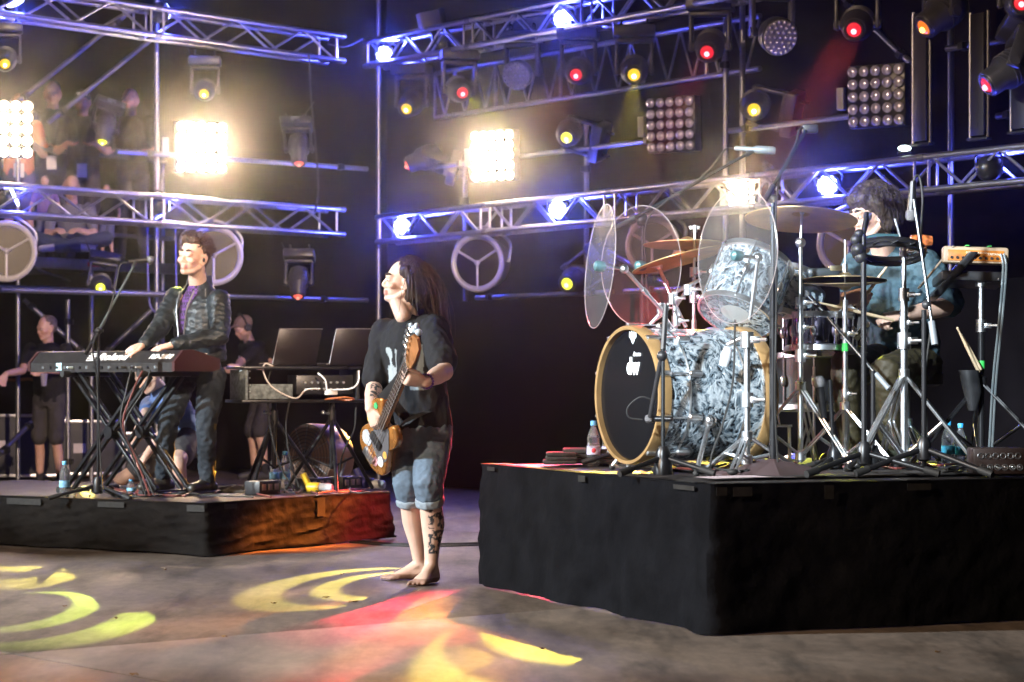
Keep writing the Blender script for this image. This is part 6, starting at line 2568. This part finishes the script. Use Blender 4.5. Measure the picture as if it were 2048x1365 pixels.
# two crash cymbals
g = ridx(1388, 12.1)
root = thing('cymbal_stand', 'pair of thin crash cymbals on a chrome stand above the bass drum', 'cymbal stand', g, 'cymbal stands of the kit')
stand_base(root, g, .36, .30, R(100), top=zat(640, 12.1))
rod(root, 'upper_tube', V((g.x, g.y, zat(640, 12.1))), V((g.x, g.y, zat(545, 12.1))), .010, CHR, 12)
rod(root, 'tilter', V((g.x, g.y, zat(545, 12.1))), at(1390, 460, 12.1), .007, CHR, 10)
clampj(root, V((g.x, g.y, zat(595, 12.1))))
clampj(root, V((g.x, g.y, zat(545, 12.1))), .9)
cymbal(root, at(1374, 490, 12.1), V((-.0, .06, 1)), .22)
cymbal(root, at(1360, 520, 11.95), V((-.26, .10, 1)), .245)
wingnut(root, at(1390, 465, 12.1), zax)
# hi-hat
g = ridx(1690, 11.85)
root = thing('hi_hat_stand', 'hi-hat with two dark cymbals on a chrome pedal stand with a green tape band', 'hi-hat', g)
stand_base(root, g, .30, .28, R(80), top=zat(600, 11.85))
rod(root, 'pull_rod', V((g.x, g.y, zat(600, 11.85))), V((g.x, g.y, zat(480, 11.85))), .0045, CHR, 8)
HH = mat('hi_hat_bronze', (.40, .32, .18), .40, .75, var=.25, vscale=9)
cymbal(root, V((g.x, g.y, zat(560, 11.85))), V((.02, .05, 1)), .205, m=HH)
cymbal(root, V((g.x, g.y, zat(566, 11.85))), V((.02, .05, -1)), .205, m=HH)
q = MB()
q.cyl(V((g.x, g.y, zat(548, 11.85))), V((g.x, g.y, zat(528, 11.85))), .014, None, 12)
q.build('clutch', CHR, root)
clampj(root, V((g.x, g.y, zat(668, 11.85))), .9)
clampj(root, V((g.x, g.y, zat(788, 11.85))), .8)
q = MB()
q.cyl(V((g.x, g.y, zat(703, 11.85))), V((g.x, g.y, zat(687, 11.85))), .0165, None, 14)
GT = mat('green_tape', (.05, .55, .10), .5)
q.build('green_tape', GT, root)
q = MB()
q.box(g + V((-.06, -.12, .03)), (.09, .26, .012), None, .004)
q.build('foot_pedal', CHR, root)
# tambourine stand with heavy double-braced base
g = ridx(1808, 11.6)
root = thing('percussion_stand', 'thick chrome stand with double braces holding a black tambourine', 'percussion stand', g)
stand_base(root, g, .46, .36, R(220), r=.016, tube=.019, top=zat(590, 11.6))
rod(root, 'upper_tube', V((g.x, g.y, zat(590, 11.6))), V((g.x, g.y, zat(505, 11.6))), .012, CHR, 12)
rod(root, 'tip_rod', V((g.x, g.y, zat(505, 11.6))), at(1790, 438, 11.62), .006, CHR, 8)
for py, k in ((590, 1.1), (646, 1.0), (682, 1.4), (503, .9)):
    clampj(root, V((g.x, g.y, zat(py, 11.6))), k)
c = at(1778, 500, 11.62)
q = MB()
q.torus(c, V((.05, .25, 1)), .165, .017, 44, 8)
q.torus(c - zax * .022, V((.05, .25, 1)), .165, .012, 44, 8)
tam = q.build('tambourine_ring', BLKM, root)
for k in range(12):
    t = 2 * math.pi * k / 12
    p = c + V((math.cos(t) * .165, math.sin(t) * .165, -.011 - math.sin(t) * .04))
    q = MB()
    q.lathe([(.022, -.002), (.006, .002)], p, V((math.cos(t), math.sin(t), .0)).cross(zax) + zax * 2, 12)
    q.build('jingle', CHR, tam)
q = MB()
q.lathe([(.03, 0), (.036, .05), (.030, .10), (.022, .15)], at(1735, 484, 11.55), V((.95, .05, .1)), 16)
q.build('shaker_grip', mat('teal_gloss', (.04, .09, .11), .2, coat=.5), root)
q = MB()
q.lathe([(.028, 0), (.030, .06), (.024, .10)], at(1822, 482, 11.55), V((.95, .05, .0)), 16)
q.build('flame_grip', mat('flame_print', (.35, .10, .03), .4, var=.8, vscale=45), root)
# short chrome stand next to the bass drum
g = ridx(1494, 11.2)
root = thing('tom_stand', 'short chrome stand with a clamp in front of the bass drum shell', 'drum stand', g)
stand_base(root, g, .17, .26, R(10), r=.014, tube=.015, top=zat(676, 11.2))
for py, k in ((680, 1.3), (800, 1.2)):
    clampj(root, V((g.x, g.y, zat(py, 11.2))), k)
rod(root, 'side_arm', at(1494, 672, 11.2), at(1455, 690, 11.25), .012, CHR, 12)
q = MB()
q.lathe([(.022, -.05), (.026, .0), (.018, .04)], at(1452, 712, 11.25), V((.25, 0, 1)), 14)
q.build('rubber_grip', mat('grip_white', (.5, .52, .55), .4), root)

# clear shields on arms
def shield(px, py, Y, n, rad, m, label, arm_to):
    c = at(px, py, Y)
    n = V(n).normalized()
    root = thing('drum_shield', label, 'clear shield', c, 'clear round shields')
    q = MB()
    q.lathe([(rad * .985, -.003), (rad, -.0015), (rad, .0015), (rad * .985, .003)], c, n, 72)
    q.build('disc', m, root, ang=5)
    q = MB()
    q.torus(c, n, rad, .0024, 72, 6)
    q.build('rim_edge', mat('shield_edge', (.40, .34, .34), .3, trans=.5), root)
    q = MB()
    q.lathe([(.012, -.03), (.024, -.022), (.026, -.008), (.026, .008), (.024, .022), (.012, .03)], c, n, 16)
    q.build('hub', mat('hub_teal', (.10, .20, .22), .3, .5), root)
    p = c - n * .12 if (V(arm_to) - c).dot(n) < 0 else c + n * .12
    rod(root, 'pivot_arm', c, p, .008, CHR, 10)
    q = MB()
    q.ball(p, .022, 12)
    q.build('joint', CHR, root)
    rod(root, 'arm', p, arm_to, .010, CHR, 12)
    q = MB()
    q.cyl(lerp(p, V(arm_to), .45), lerp(p, V(arm_to), .55), .014, None, 12)
    q.build('sleeve', CHR, root)
shield(1200, 533, 11.55, (-.975, -.19, .10), .297, ACRYL, 'clear round shield turned nearly edge-on at the front of the drums', at(1330, 628, 11.75))
shield(1281, 532, 12.0, (-.78, -.62, .0), .298, PINKA, 'pinkish clear round shield behind the crash cymbals', at(1345, 600, 12.0))
shield(1474, 512, 11.2, (-.86, -.50, .05), .315, ACRYL, 'tall clear round shield in front of the silver rack tom', at(1500, 640, 11.3))
# arms hub on top of the bass drum
root = thing('clamp_cluster', 'chrome clamp cluster and rods above the bass drum', 'drum hardware', at(1350, 640, 11.75))
for a_, b_ in ((at(1345, 600, 11.8), at(1372, 655, 11.8)), (at(1320, 620, 11.75), at(1345, 660, 11.75)), (at(1350, 615, 11.8), at(1378, 575, 11.9)), (at(1340, 590, 11.8), at(1400, 560, 11.9)), (at(1300, 650, 11.8), at(1345, 600, 11.8))):
    rod(root, 'arm', a_, b_, .010, CHR, 12)
for px, py in ((1345, 598), (1322, 617), (1376, 580), (1352, 642)):
    clampj(root, at(px, py, 11.78), .9)
rod(root, 'post', at(1350, 660, 11.8), at(1350, 585, 11.8), .014, CHR, 12)

# ------------------------------------------------------------------ black microphone stands around the kit
def cone_base(root, g, r=.13):
    pass
# tall stand on a flat pyramid foot
g = ridx(1546, 11.15)
root = thing('microphone_stand', 'tall black microphone stand on a flat pyramid foot in front of the ride cymbal', 'microphone stand', g, 'microphone stands round the drums')
q = MB()
q.lathe([(.30, 0), (.30, .006), (.05, .065), (.02, .075)], g - zax * .008, zax, 4, up=V((0, 1, 0)))
bm_ = q.build('base_plate', mat('base_plum', (.055, .032, .034), .6, var=.25), root, smooth=False)
rod(root, 'upright', g + zax * .05, V((g.x, g.y, zat(545, 11.15))), .0165, BLKM, 14)
rod(root, 'upright', V((g.x, g.y, zat(545, 11.15))), V((g.x, g.y, zat(395, 11.15))), .0105, mat('stand_steel_dark', (.12, .13, .14), .25, .9), 12)
q = MB()
q.cyl(V((g.x, g.y, zat(568, 11.15))), V((g.x, g.y, zat(535, 11.15))), .022, None, 14)
q.cyl(V((g.x, g.y, zat(448, 11.15))), V((g.x, g.y, zat(430, 11.15))), .016, None, 14)
q.build('clutch', BLK, root)
a_, b_ = at(1530, 400, 11.12), at(1612, 262, 11.3)
rod(root, 'boom', a_, b_, .0085, MT['stand_steel_dark'], 10)
rod(root, 'boom_grip', lerp(a_, b_, -.05), lerp(a_, b_, .2), .014, BLK, 10)
q = MB()
q.ball(V((g.x, g.y, zat(398, 11.15))), .022, 12)
q.build('boom_clutch', BLK, root)
q = MB()
q.box(at(1620, 258, 11.32), (.075, .04, .042), None, .010)
q.build('mic_head', BLK, root)
q = MB()
q.box(at(1633, 259, 11.32), (.012, .03, .03), None, .004)
q.build('mic_grille', MT['mic_silver'], root)
q = MB()
q.tube(curve_pts([at(1606, 256, 11.3), at(1598, 262, 11.28), at(1590, 290, 11.25), at(1562, 350, 11.2), at(1552, 420, 11.13), at(1553, 600, 11.13), at(1550, 800, 11.12), at(1556, 935, 11.1)], 8), .005, 6)
q.build('mic_cable', RUB, root)
# long boom with a grey condenser microphone over the cymbals
g = ridx(1286, 12.25)
root = thing('microphone_stand', 'black boom stand carrying a grey pencil microphone over the crash cymbals', 'microphone stand', g, 'microphone stands round the drums')
tripod(root, g, .10, .30, R(60))
rod(root, 'upright', g + zax * .06, V((g.x, g.y, zat(560, 12.25))), .0155, BLKM, 12)
rod(root, 'upright', V((g.x, g.y, zat(560, 12.25))), V((g.x, g.y, zat(445, 12.25))), .010, BLKM, 12)
a_, b_ = at(1226, 460, 12.2), at(1492, 310, 12.3)
rod(root, 'boom', a_, b_, .0085, MT['stand_steel_dark'], 10)
rod(root, 'boom_grip', a_, lerp(a_, b_, .16), .014, MT['stand_grey_blue'], 10)
q = MB()
q.box(at(1284, 440, 12.25), (.05, .04, .06), None, .012)
q.build('boom_clutch', BLK, root)
q = MB()
q.cyl(b_, b_ + V((.04, 0, .02)), .014, .011, 12)
q.build('mic_clip', BLK, root)
microphone(root, at(1551, 302, 12.3), V((1, 0, -.06)), 'pencil', 1)
q = MB()
q.tube(curve_pts([at(1466, 296, 12.3), at(1450, 300, 12.3), at(1430, 325, 12.28), at(1395, 362, 12.25), at(1330, 405, 12.23), at(1292, 450, 12.22), at(1293, 560, 12.2), at(1298, 640, 12.2)], 7), .005, 6)
q.build('mic_cable', RUB, root)
# stand with the black mic at the drummer's chin
g = ridx(1728, 11.0)
root = thing('microphone_stand', 'black microphone stand rising past the hi-hat to the drummer face', 'microphone stand', g, 'microphone stands round the drums')
tripod(root, g, .10, .34, R(215), r=.013)
rod(root, 'upright', g + zax * .06, at(1727, 470, 11.05), .013, BLKM, 12)
rod(root, 'upright', at(1727, 470, 11.05), at(1733, 425, 11.08), .010, BLKM, 12)
q = MB()
for (px, py, r_) in ((1716, 500, .034), (1712, 480, .026), (1722, 515, .03), (1718, 468, .022)):
    q.ball(at(px, py, 11.05), r_, 12)
q.build('shock_mount', BLK, root)
microphone(root, at(1737, 424, 11.1), V((.25, .1, 1)), 'vocal', .8)
# vocal microphone with looping cable
g = ridx(1848, 11.0)
root = thing('microphone_stand', 'black boom stand with a silver-headed vocal microphone hanging down beside the drummer', 'microphone stand', g, 'microphone stands round the drums')
tripod(root, g, .12, .34, R(200), r=.013)
rod(root, 'upright', g + zax * .06, V((g.x, g.y, zat(620, 11.0))), .012, BLKM, 12)
a_, b_ = at(1870, 690, 10.95), at(1828, 400, 11.1)
rod(root, 'boom', a_, b_, .008, MT['stand_steel_dark'], 10)
rod(root, 'counter_grip', a_, lerp(a_, b_, .16), .016, mat('grip_grey', (.16, .18, .2), .5), 12)
q = MB()
q.ball(at(1853, 610, 11.0), .022, 12)
q.build('boom_clutch', BLK, root)
microphone(root, at(1822, 443, 11.12), V((-.05, 0, -1)), 'vocal', 1.1)
q = MB()
q.tube(curve_pts([at(1826, 368, 11.12), at(1832, 352, 11.12), at(1840, 358, 11.12), at(1845, 400, 11.1), at(1842, 470, 11.1), at(1850, 560, 11.05), at(1862, 640, 11.0), at(1850, 760, 11.0), at(1856, 900, 11.0)], 8), .005, 6)
q.build('mic_cable', RUB, root)
# kick drum microphone on a short stand
g = ridx(1326, 11.0)
root = thing('microphone_stand', 'short black stand with a small microphone pointing at the bass drum head', 'microphone stand', g, 'microphone stands round the drums')
tripod(root, g, .08, .24, R(215), r=.012)
q = MB()
q.lathe([(.045, 0), (.042, .05), (.02, .11), (.012, .12)], g, zax, 18)
q.build('base_cone', BLKM, root)
rod(root, 'upright', g + zax * .08, at(1326, 700, 11.0), .009, MT['stand_steel_dark'], 10)
rod(root, 'sleeve', at(1326, 700, 11.0), at(1332, 610, 11.05), .013, BLK, 12)
rod(root, 'boom', at(1322, 718, 11.0), at(1300, 835, 11.1), .011, BLK, 10)
q = MB()
q.ball(at(1324, 712, 11.0), .025, 12)
q.build('boom_clutch', BLK, root)
microphone(root, at(1290, 838, 11.15), V((-.9, .35, .0)), 'vocal', .8)
q = MB()
q.tube(curve_pts([at(1306, 800, 11.1), at(1280, 795, 11.1), at(1256, 815, 11.12), at(1258, 835, 11.12), at(1285, 840, 11.12)], 7), .004, 6)
q.build('mic_cable', RUB, root)
# snare mic
root = thing('microphone_stand', 'small boom with a slim dark microphone slanting over the snare drum', 'microphone stand', ridx(1760, 11.5), 'microphone stands round the drums')
rod(root, 'boom', at(1755, 752, 11.5), at(1655, 635, 11.7), .008, MT['stand_steel_dark'], 10)
rod(root, 'counter_grip', at(1778, 778, 11.45), at(1752, 748, 11.5), .013, MT['grip_grey'], 10)
rod(root, 'upright', ridx(1746, 11.5), at(1746, 742, 11.5), .011, BLKM, 10)
tripod(root, ridx(1746, 11.5), .07, .22, R(240), r=.010)
microphone(root, at(1606, 583, 11.8), V((-.6, .35, .65)), 'vocal', .85)
# thin black mic post with orange windscreen below the snare
root = thing('microphone_stand', 'low black post with an orange and black microphone under the snare drum', 'microphone stand', ridx(1668, 11.6), 'microphone stands round the drums')
rod(root, 'upright', ridx(1668, 11.6), at(1660, 760, 11.6), .010, BLKM, 10)
tripod(root, ridx(1668, 11.6), .06, .2, R(120), r=.010)
microphone(root, at(1636, 752, 11.6), V((-.15, 0, 1)), 'vocal', 1.2)

# ------------------------------------------------------------------ electronic pad on its stand
def pad():
    g = ridx(1962, 12.0)
    st = thing('pad_stand', 'dark tripod stand with a green tape band under the drum pad', 'pad stand', g)
    stand_base(st, g, .42, .42, R(205), r=.012, tube=.016, m=BLKM, top=zat(640, 12.0))
    rod(st, 'upper_tube', V((g.x, g.y, zat(640, 12.0))), V((g.x, g.y, zat(545, 12.0))), .014, CHR, 12)
    for py, k in ((560, 1.2), (652, 1.1)):
        clampj(st, V((g.x, g.y, zat(py, 12.0))), k)
    q = MB()
    q.cyl(V((g.x, g.y, zat(738, 12.0))), V((g.x, g.y, zat(722, 12.0))), .019, None, 14)
    q.build('green_tape', GT, st)
    c = at(1950, 512, 11.95)
    rt = V((.93, -.02, -.03)).normalized()
    fr = V((-.15, -.98, .10))
    fr = (fr - rt * fr.dot(rt)).normalized()
    up = rt.cross(-fr).normalized()
    if up.z < 0:
        up = -up
    root = thing('drum_pad', 'electronic percussion pad with an orange rear panel and green tape', 'drum pad', c)
    q = MB()
    q.box(c, (.325, .06, .085), (rt, fr, up), .014)
    q.build('rear_frame', mat('pad_bezel', (.34, .25, .17), .5), root)
    q = MB()
    q.box(c + fr * .026 - up * .004, (.28, .014, .055), (rt, fr, up), .004)
    q.build('rear_panel', mat('pad_orange', (.42, .14, .02), .4, var=.3, vscale=20), root)
    W = mat('pad_print', (.75, .65, .5), .4)
    text_mesh('DTX-MULTI 12', 'panel_lettering', W, c + fr * .034 + up * .010, rt, up, .009, root, width=.10)
    text_mesh('YAMAHA', 'panel_lettering', W, c + fr * .034 + rt * .09 + up * .004, rt, up, .012, root, width=.07)
    for k in range(9):
        q = MB()
        p = c + fr * .033 + rt * (-.12 + .028 * k) - up * .016
        q.cyl(p, p + fr * .006, .007, None, 10)
        q.build('socket', BLK, root)
    # playing surface slopes away to the drummer
    bk_ = V((-.42, .70, -.62)).normalized()
    s2 = rt
    n2 = s2.cross(bk_).normalized()
    if n2.z < 0:
        n2 = -n2
    pc = c + bk_ * .17 - up * .01 - rt * .05
    q = MB()
    q.box(at(1902, 555, 12.05), (.05, .30, .24), (rt, V((-.55, .35, -.70)).normalized(), fr), .012)
    q.build('side_wing', BLK, root)
    q = MB()
    q.box(c - fr * .15 - up * .10, (.33, .30, .05), (rt, -fr, up), .012)
    q.build('pad_body', BLK, root)
    q = MB()
    q.box(at(1872, 535, 11.98), (.014, .27, .05), (rt, V((-.58, .25, -.75)).normalized(), fr), .006)
    q.build('side_edge', mat('pad_edge_tan', (.22, .17, .12), .5), root)
    q = MB()
    q.box(c + up * .044 - rt * .045 + fr * .022, (.018, .05, .003), (rt, fr, up))
    q.build('green_tape', GT, root)
    q = MB()
    q.box(c + up * .044 + rt * .065 + fr * .022, (.018, .05, .003), (rt, fr, up))
    q.build('green_tape', GT, root)
    for k, x in enumerate((2004, 2010)):
        cable('pad_cable', [at(x - 2, 508, 11.9), at(x + 2, 540, 11.88), at(x - 6, 640, 11.9), at(x - 18, 760, 11.95), at(x - 26, 900, 11.95)], .006, mat('grey_cable', (.10, .12, .13), .4), 'grey cable hanging from the drum pad sockets to the riser', group='cables hanging from the drum pad')
pad()

# ------------------------------------------------------------------ small things on the drum riser
bottle(V((ridx(1187, 12.35).x, 12.35, HD)), .235, 'water bottle with a blue cap and red mark left of the bass drum hoop', cap=(.10, .35, .65), label_col=(.45, .45, .60), red=True)
bottle(V((ridx(1216, 12.5).x, 12.5, HD)), .22, 'water bottle partly hidden behind the bass drum hoop', cap=(.10, .35, .65), label_col=(.40, .42, .62))
bottle(V((ridx(1896, 12.4).x, 12.4, HD)), .235, 'water bottle with a bright blue cap under the pad stand', cap=(.05, .42, .80), label_col=(.05, .33, .5))
bottle(V((ridx(1921, 12.45).x, 12.45, HD)), .22, 'water bottle with a blue label behind the pad stand legs', cap=(.05, .42, .80), label_col=(.06, .33, .51))
# stage box
c = ridx(1992, 11.1)
root = thing('stage_box', 'black stage box with two rows of round sockets at the riser edge', 'stage box', c)
q = MB()
q.box(c + zax * .06, (.24, .16, .12), None, .008)
q.build('shell', mat('stage_box_black', (.028, .018, .017), .5), root)
for i in range(6):
    for j in range(2):
        p = c + V((-.085 + .034 * i + (.008 if j == 0 else 0), -.081, .032 + .052 * j))
        q = MB()
        q.torus(p, V((0, -1, 0)), .0125, .0028, 18, 6)
        q.build('socket_ring', CHR, root)
        if j == 0:
            q = MB()
            q.ball(p, (.006, .004, .006), 8)
            q.build('socket_core', CHR, root)
# stick bag
c = at(1945, 765, 11.95)
root = thing('stick_bag', 'dark stick bag hanging on the pad stand', 'stick bag', c)
q = MB()
sections(q, [(c - zax * .14, V((.02, 0, 0)), V((0, .02, 0))), (c - zax * .05, V((.045, 0, 0)), V((0, .035, 0))), (c + zax * .06 - V((.02, 0, 0)), V((.05, 0, 0)), V((0, .04, 0)))], 14)
q.build('pouch', BLK, root)
STK = mat('stick_wood', (.55, .42, .27), .45, var=.15, vscale=30)
def stick(a_, b_, label):
    a_, b_ = V(a_), V(b_)
    d = (b_ - a_)
    q = MB()
    q.tube([a_, lerp(a_, b_, .05), lerp(a_, b_, .6), lerp(a_, b_, .93), lerp(a_, b_, .95), lerp(a_, b_, .985), b_], [.006, .0085, .0085, .0045, .0055, .0065, .003], 10)
    tag(q.build('drumstick', STK), label, 'drumstick', 'drumsticks')
stick(at(1958, 745, 11.95), at(1914, 655, 11.9), 'pale drumstick with a worn tip standing up out of the stick bag')
stick(at(1962, 740, 11.95), at(1922, 668, 11.95), 'second drumstick leaning in the stick bag')
# small camcorder on a clamp
c = at(1648, 560, 11.95)
root = thing('video_camera', 'small video camera with a wide lens hood clamped by the hi-hat', 'video camera', c)
q = MB()
q.box(c + V((0, 0, .03)), (.17, .07, .055), None, .016)
q.build('camera_body', mat('camera_dark', (.035, .045, .05), .35), root)
q = MB()
q.box(c + V((.06, 0, .055)), (.07, .075, .03), None, .008)
q.build('side_plate', mat('camera_olive', (.20, .17, .10), .5), root)
q = MB()
q.lathe([(.03, 0), (.034, .05), (.058, .09), (.060, .12), (.052, .12), (.030, .06)], at(1640, 590, 12.0), V((-.45, -.85, -.1)), 24)
q.build('lens_hood', mat('hood_grey', (.18, .22, .25), .4), root)
q = MB()
q.box(at(1652, 590, 12.05), (.13, .08, .10), None, .012)
q.build('lower_body', BLK, root)
# kick pedal with yellow details
c = ridx(1560, 12.0)
root = thing('kick_pedal', 'chrome kick pedal behind the bass drum', 'drum pedal', c)
q = MB()
q.box(c + V((.06, .10, .035)), (.085, .26, .012), (V((.8, -.4, 0)).normalized(), V((.4, .8, .12)).normalized(), zax), .004)
q.build('footboard', CHR, root)
for sg in (-1, 1):
    rod(root, 'post', c + V((sg * .05, 0, 0)), c + V((sg * .045, 0, .2)), .009, CHR, 10)
rod(root, 'axle', c + V((-.06, 0, .2)), c + V((.06, 0, .2)), .007, CHR, 10)
rod(root, 'beater_shaft', c + V((0, 0, .2)), c + V((-.04, -.06, .36)), .005, CHR, 8)
q = MB()
q.ball(c + V((-.04, -.06, .37)), .026, 12)
q.build('beater', mat('beater_felt', (.5, .46, .4), .9), root)
YEL = mat('yellow_cable', (.55, .50, .02), .45)
rnd = random.Random(11)
for k in range(4):
    pts = []
    x0 = 1735 + 12 * k
    for j in range(6):
        pts.append(at(x0 + rnd.uniform(-45, 45), 935 - 14 * (j % 3) + rnd.uniform(-8, 8), 12.1 + .1 * j))
        pts[-1].z = max(pts[-1].z, HD + .03)
    cable('yellow_cable', pts, .009, YEL, 'yellow cable looped on the drum riser behind the pedals', group='yellow cables behind the pedals')
for k in range(12):
    pts = []
    x0 = rnd.uniform(1290, 1980)
    for j in range(6):
        pts.append(gz(x0 + (j - 2.5) * rnd.uniform(18, 50), rnd.uniform(935, 956), HD) + zax * (.022 + rnd.uniform(0, .012)))
    cable('floor_cable', pts, .006, RUB if k % 4 else MT['red_brown_cable'], 'dark cable lying across the drum riser among the stand feet', group='cables on the drum riser')
cable('drop_cable', [at(1470, 640, 11.2), at(1466, 760, 11.15), at(1445, 850, 11.1), at(1425, 905, 11.1), at(1420, 940, 11.05)], .005, RUB, 'thin black cable hanging in front of the bass drum shell')
# ------------------------------------------------------------------ drummer
def drummer():
    a = at
    Yd = 12.5
    seat = a(1815, 742, 12.6)
    th = thing('drum_throne', 'round black drum throne with a sand coloured edge under the drummer', 'stool', V((seat.x, seat.y, HD)))
    q = MB()
    q.lathe([(.15, -.06), (.18, -.05), (.185, 0), (.17, .02), (.06, .03)], seat - zax * .02, zax, 32)
    q.build('seat', mat('throne_vinyl', (.045, .035, .02), .45), th)
    stand_base(th, V((seat.x, seat.y, HD)), .22, .26, R(40), top=seat.z - .07)
    root = thing('person', 'dark curly-haired drummer in a teal shirt playing behind the kit', 'person', V((seat.x, seat.y, HD)))
    f = V((-.58, -.81, 0)).normalized()
    s = zax.cross(f)
    b, sh, tr = MB(), MB(), MB()
    hc = a(1742, 430, 12.36)
    P, A = head_geo(b, hc, V((-.88, -.42, -.20)), V((-.12, -.05, 1)), 1.06)
    nk = a(1772, 503, 12.50)
    limb(b, [hc + V((.03, .03, -.05)), nk - zax * .03], [.058, .070], 16)
    hip = a(1812, 728, 12.62)
    Rs, Ls = a(1718, 532, 12.62), a(1850, 532, 12.38)
    Re, Rw = a(1668, 608, 12.42), a(1690, 596, 12.20)
    Le, Lw = a(1902, 612, 12.34), a(1808, 630, 12.10)
    for S, E, W in ((Rs, Re, Rw), (Ls, Le, Lw)):
        limb(b, [S, E, lerp(E, W, .35), W], [.055, .048, .050, .032], 14)
    hand(b, Rw, V((.55, -.55, -.05)), V((-.35, -.75, .45)), -1, curls=(.85, .95, 1.0, 1.0), k=1.12, thumb=.9)
    hand(b, Lw, V((-.93, -.30, -.16)), V((.05, -.45, .9)), 1, curls=(.75, .9, .95, 1.0), k=1.12, thumb=.9)
    sections(sh, [(hip - zax * .05, s * .185, f * .145), (a(1808, 690, 12.6), s * .19, f * .155), (a(1800, 640, 12.58), s * .188, f * .150), (a(1790, 590, 12.55), s * .195, f * .145), (a(1782, 545, 12.53), s * .205, f * .125), (a(1777, 518, 12.52), s * .17, f * .10), (a(1773, 503, 12.51), s * .09, f * .08), (a(1772, 495, 12.5), s * .078, f * .070)])
    limb(sh, [Rs, lerp(Rs, Re, .5), lerp(Rs, Re, .85)], [.082, .076, .074], 16)
    limb(sh, [Ls, lerp(Ls, Le, .5), lerp(Ls, Le, .90)], [.085, .080, .078], 16)
    Rk, Ra = a(1690, 728, 12.18), a(1700, 893, 12.22)
    Lk, La = a(1770, 745, 11.98), a(1782, 893, 12.1)
    for h_, k_, n_ in ((hip - s * .09, Rk, Ra), (hip + s * .09, Lk, La)):
        limb(b, [h_, k_, n_], [.08, .055, .036], 12)
        limb(tr, [h_, lerp(h_, k_, .5), k_, lerp(k_, n_, .5), lerp(k_, n_, .93)], [.108, .098, .078, .066, .058], 16)
        q = MB()
        g = V((n_.x, n_.y, HD + .055))
        d = V((-.75, -.6, 0)).normalized()
        limb(q, [V((n_.x, n_.y, n_.z + .02)), g - d * .03], [.05, .042], 12)
        limb(q, [g - d * .04, g + d * .07, g + d * .17 - zax * .008], [.042, .046, .036], 12)
        remeshed('shoe', q, .008, mat('drummer_shoe', (.04, .045, .03), .6, var=.4), root, 2)
    tr.ball(hip - zax * .01, (.18, .17, .13), 20)
    remeshed('body', b, .006, SKIN, root, 2, color=skin_color(P, (.55, .36, .28), .25))
    TEAL = mat('teal_shirt', (.040, .080, .105), .8, var=.3, vscale=8, bump=.4, bscale=38, bdist=.008)
    remeshed('shirt', sh, .0075, TEAL, root, 3, disp=folds(7.7, .012, (9, 9, 13)))
    remeshed('trousers', tr, .009, mat('olive_trousers', (.035, .028, .012), .65, var=.3, vscale=7, bump=.3, bscale=40), root, 3, disp=folds(1.2, .009, (9, 9, 12)))
    eyes(root, P, A, 1.06)
    HB = hair_mat('curly_dark_hair', (.042, .032, .030))
    brows(root, P, A, 1.06, HB)
    q = MB()
    q.ball(P(-.030, 0, .062), (.126, .112, .108), 24, A)
    q.ball(P(-.065, 0, .0), (.085, .100, .100), 20, A)
    q.ball(P(.055, 0, .085), (.055, .080, .045), 18, A)
    for g in (-1, 1):
        limb(q, [P(.02, g * .075, .07), P(-.01, g * .095, .01), P(-.03, g * .090, -.06)], [.035, .040, .036], 10)
    remeshed('hair', q, .0065, HB, root, 1, disp=lambda co: .010 * noise.noise(co * 20) + .005 * noise.noise(co * 60))
    roots = scalp_roots(P, A, 1300, lambda v: v.z > -.55 and v.x < .75 and (v.x < .3 or v.z > .45), 31, (.125, .108, .112), (-.025, 0, .045))
    hair_strands('hair_strands', root, HB, roots, .10, .0016, .7, .45, None, 14, 8, V((0, 0, 0)), .30)
    stick(a(1712, 618, 12.05), a(1782, 522, 12.0), 'drumstick raised upright in the drummer hand against his shirt')
    stick(a(1788, 641, 11.98), a(1622, 602, 11.85), 'drumstick held low by the drummer pointing at the snare')
drummer()
# ------------------------------------------------------------------ stage haze
q = MB()
q.box((0, 40, 3.55), (164, 164, 9.3))
hz = q.build('haze', None, None, smooth=False)
hz.data.materials.clear()
hm = bpy.data.materials.new('stage_haze')
hm.use_nodes = True
ht = hm.node_tree
ht.nodes.remove(ht.nodes['Principled BSDF'])
pv = ht.nodes.new('ShaderNodeVolumePrincipled')
pv.inputs['Color'].default_value = (.92, .92, .95, 1)
pv.inputs['Density'].default_value = .0018
pv.inputs['Anisotropy'].default_value = .98
ht.links.new(pv.outputs[0], ht.nodes['Material Output'].inputs['Volume'])
hz.data.materials.append(hm)
tag(hz, 'thin even stage haze filling the air', 'haze', kind='stuff')
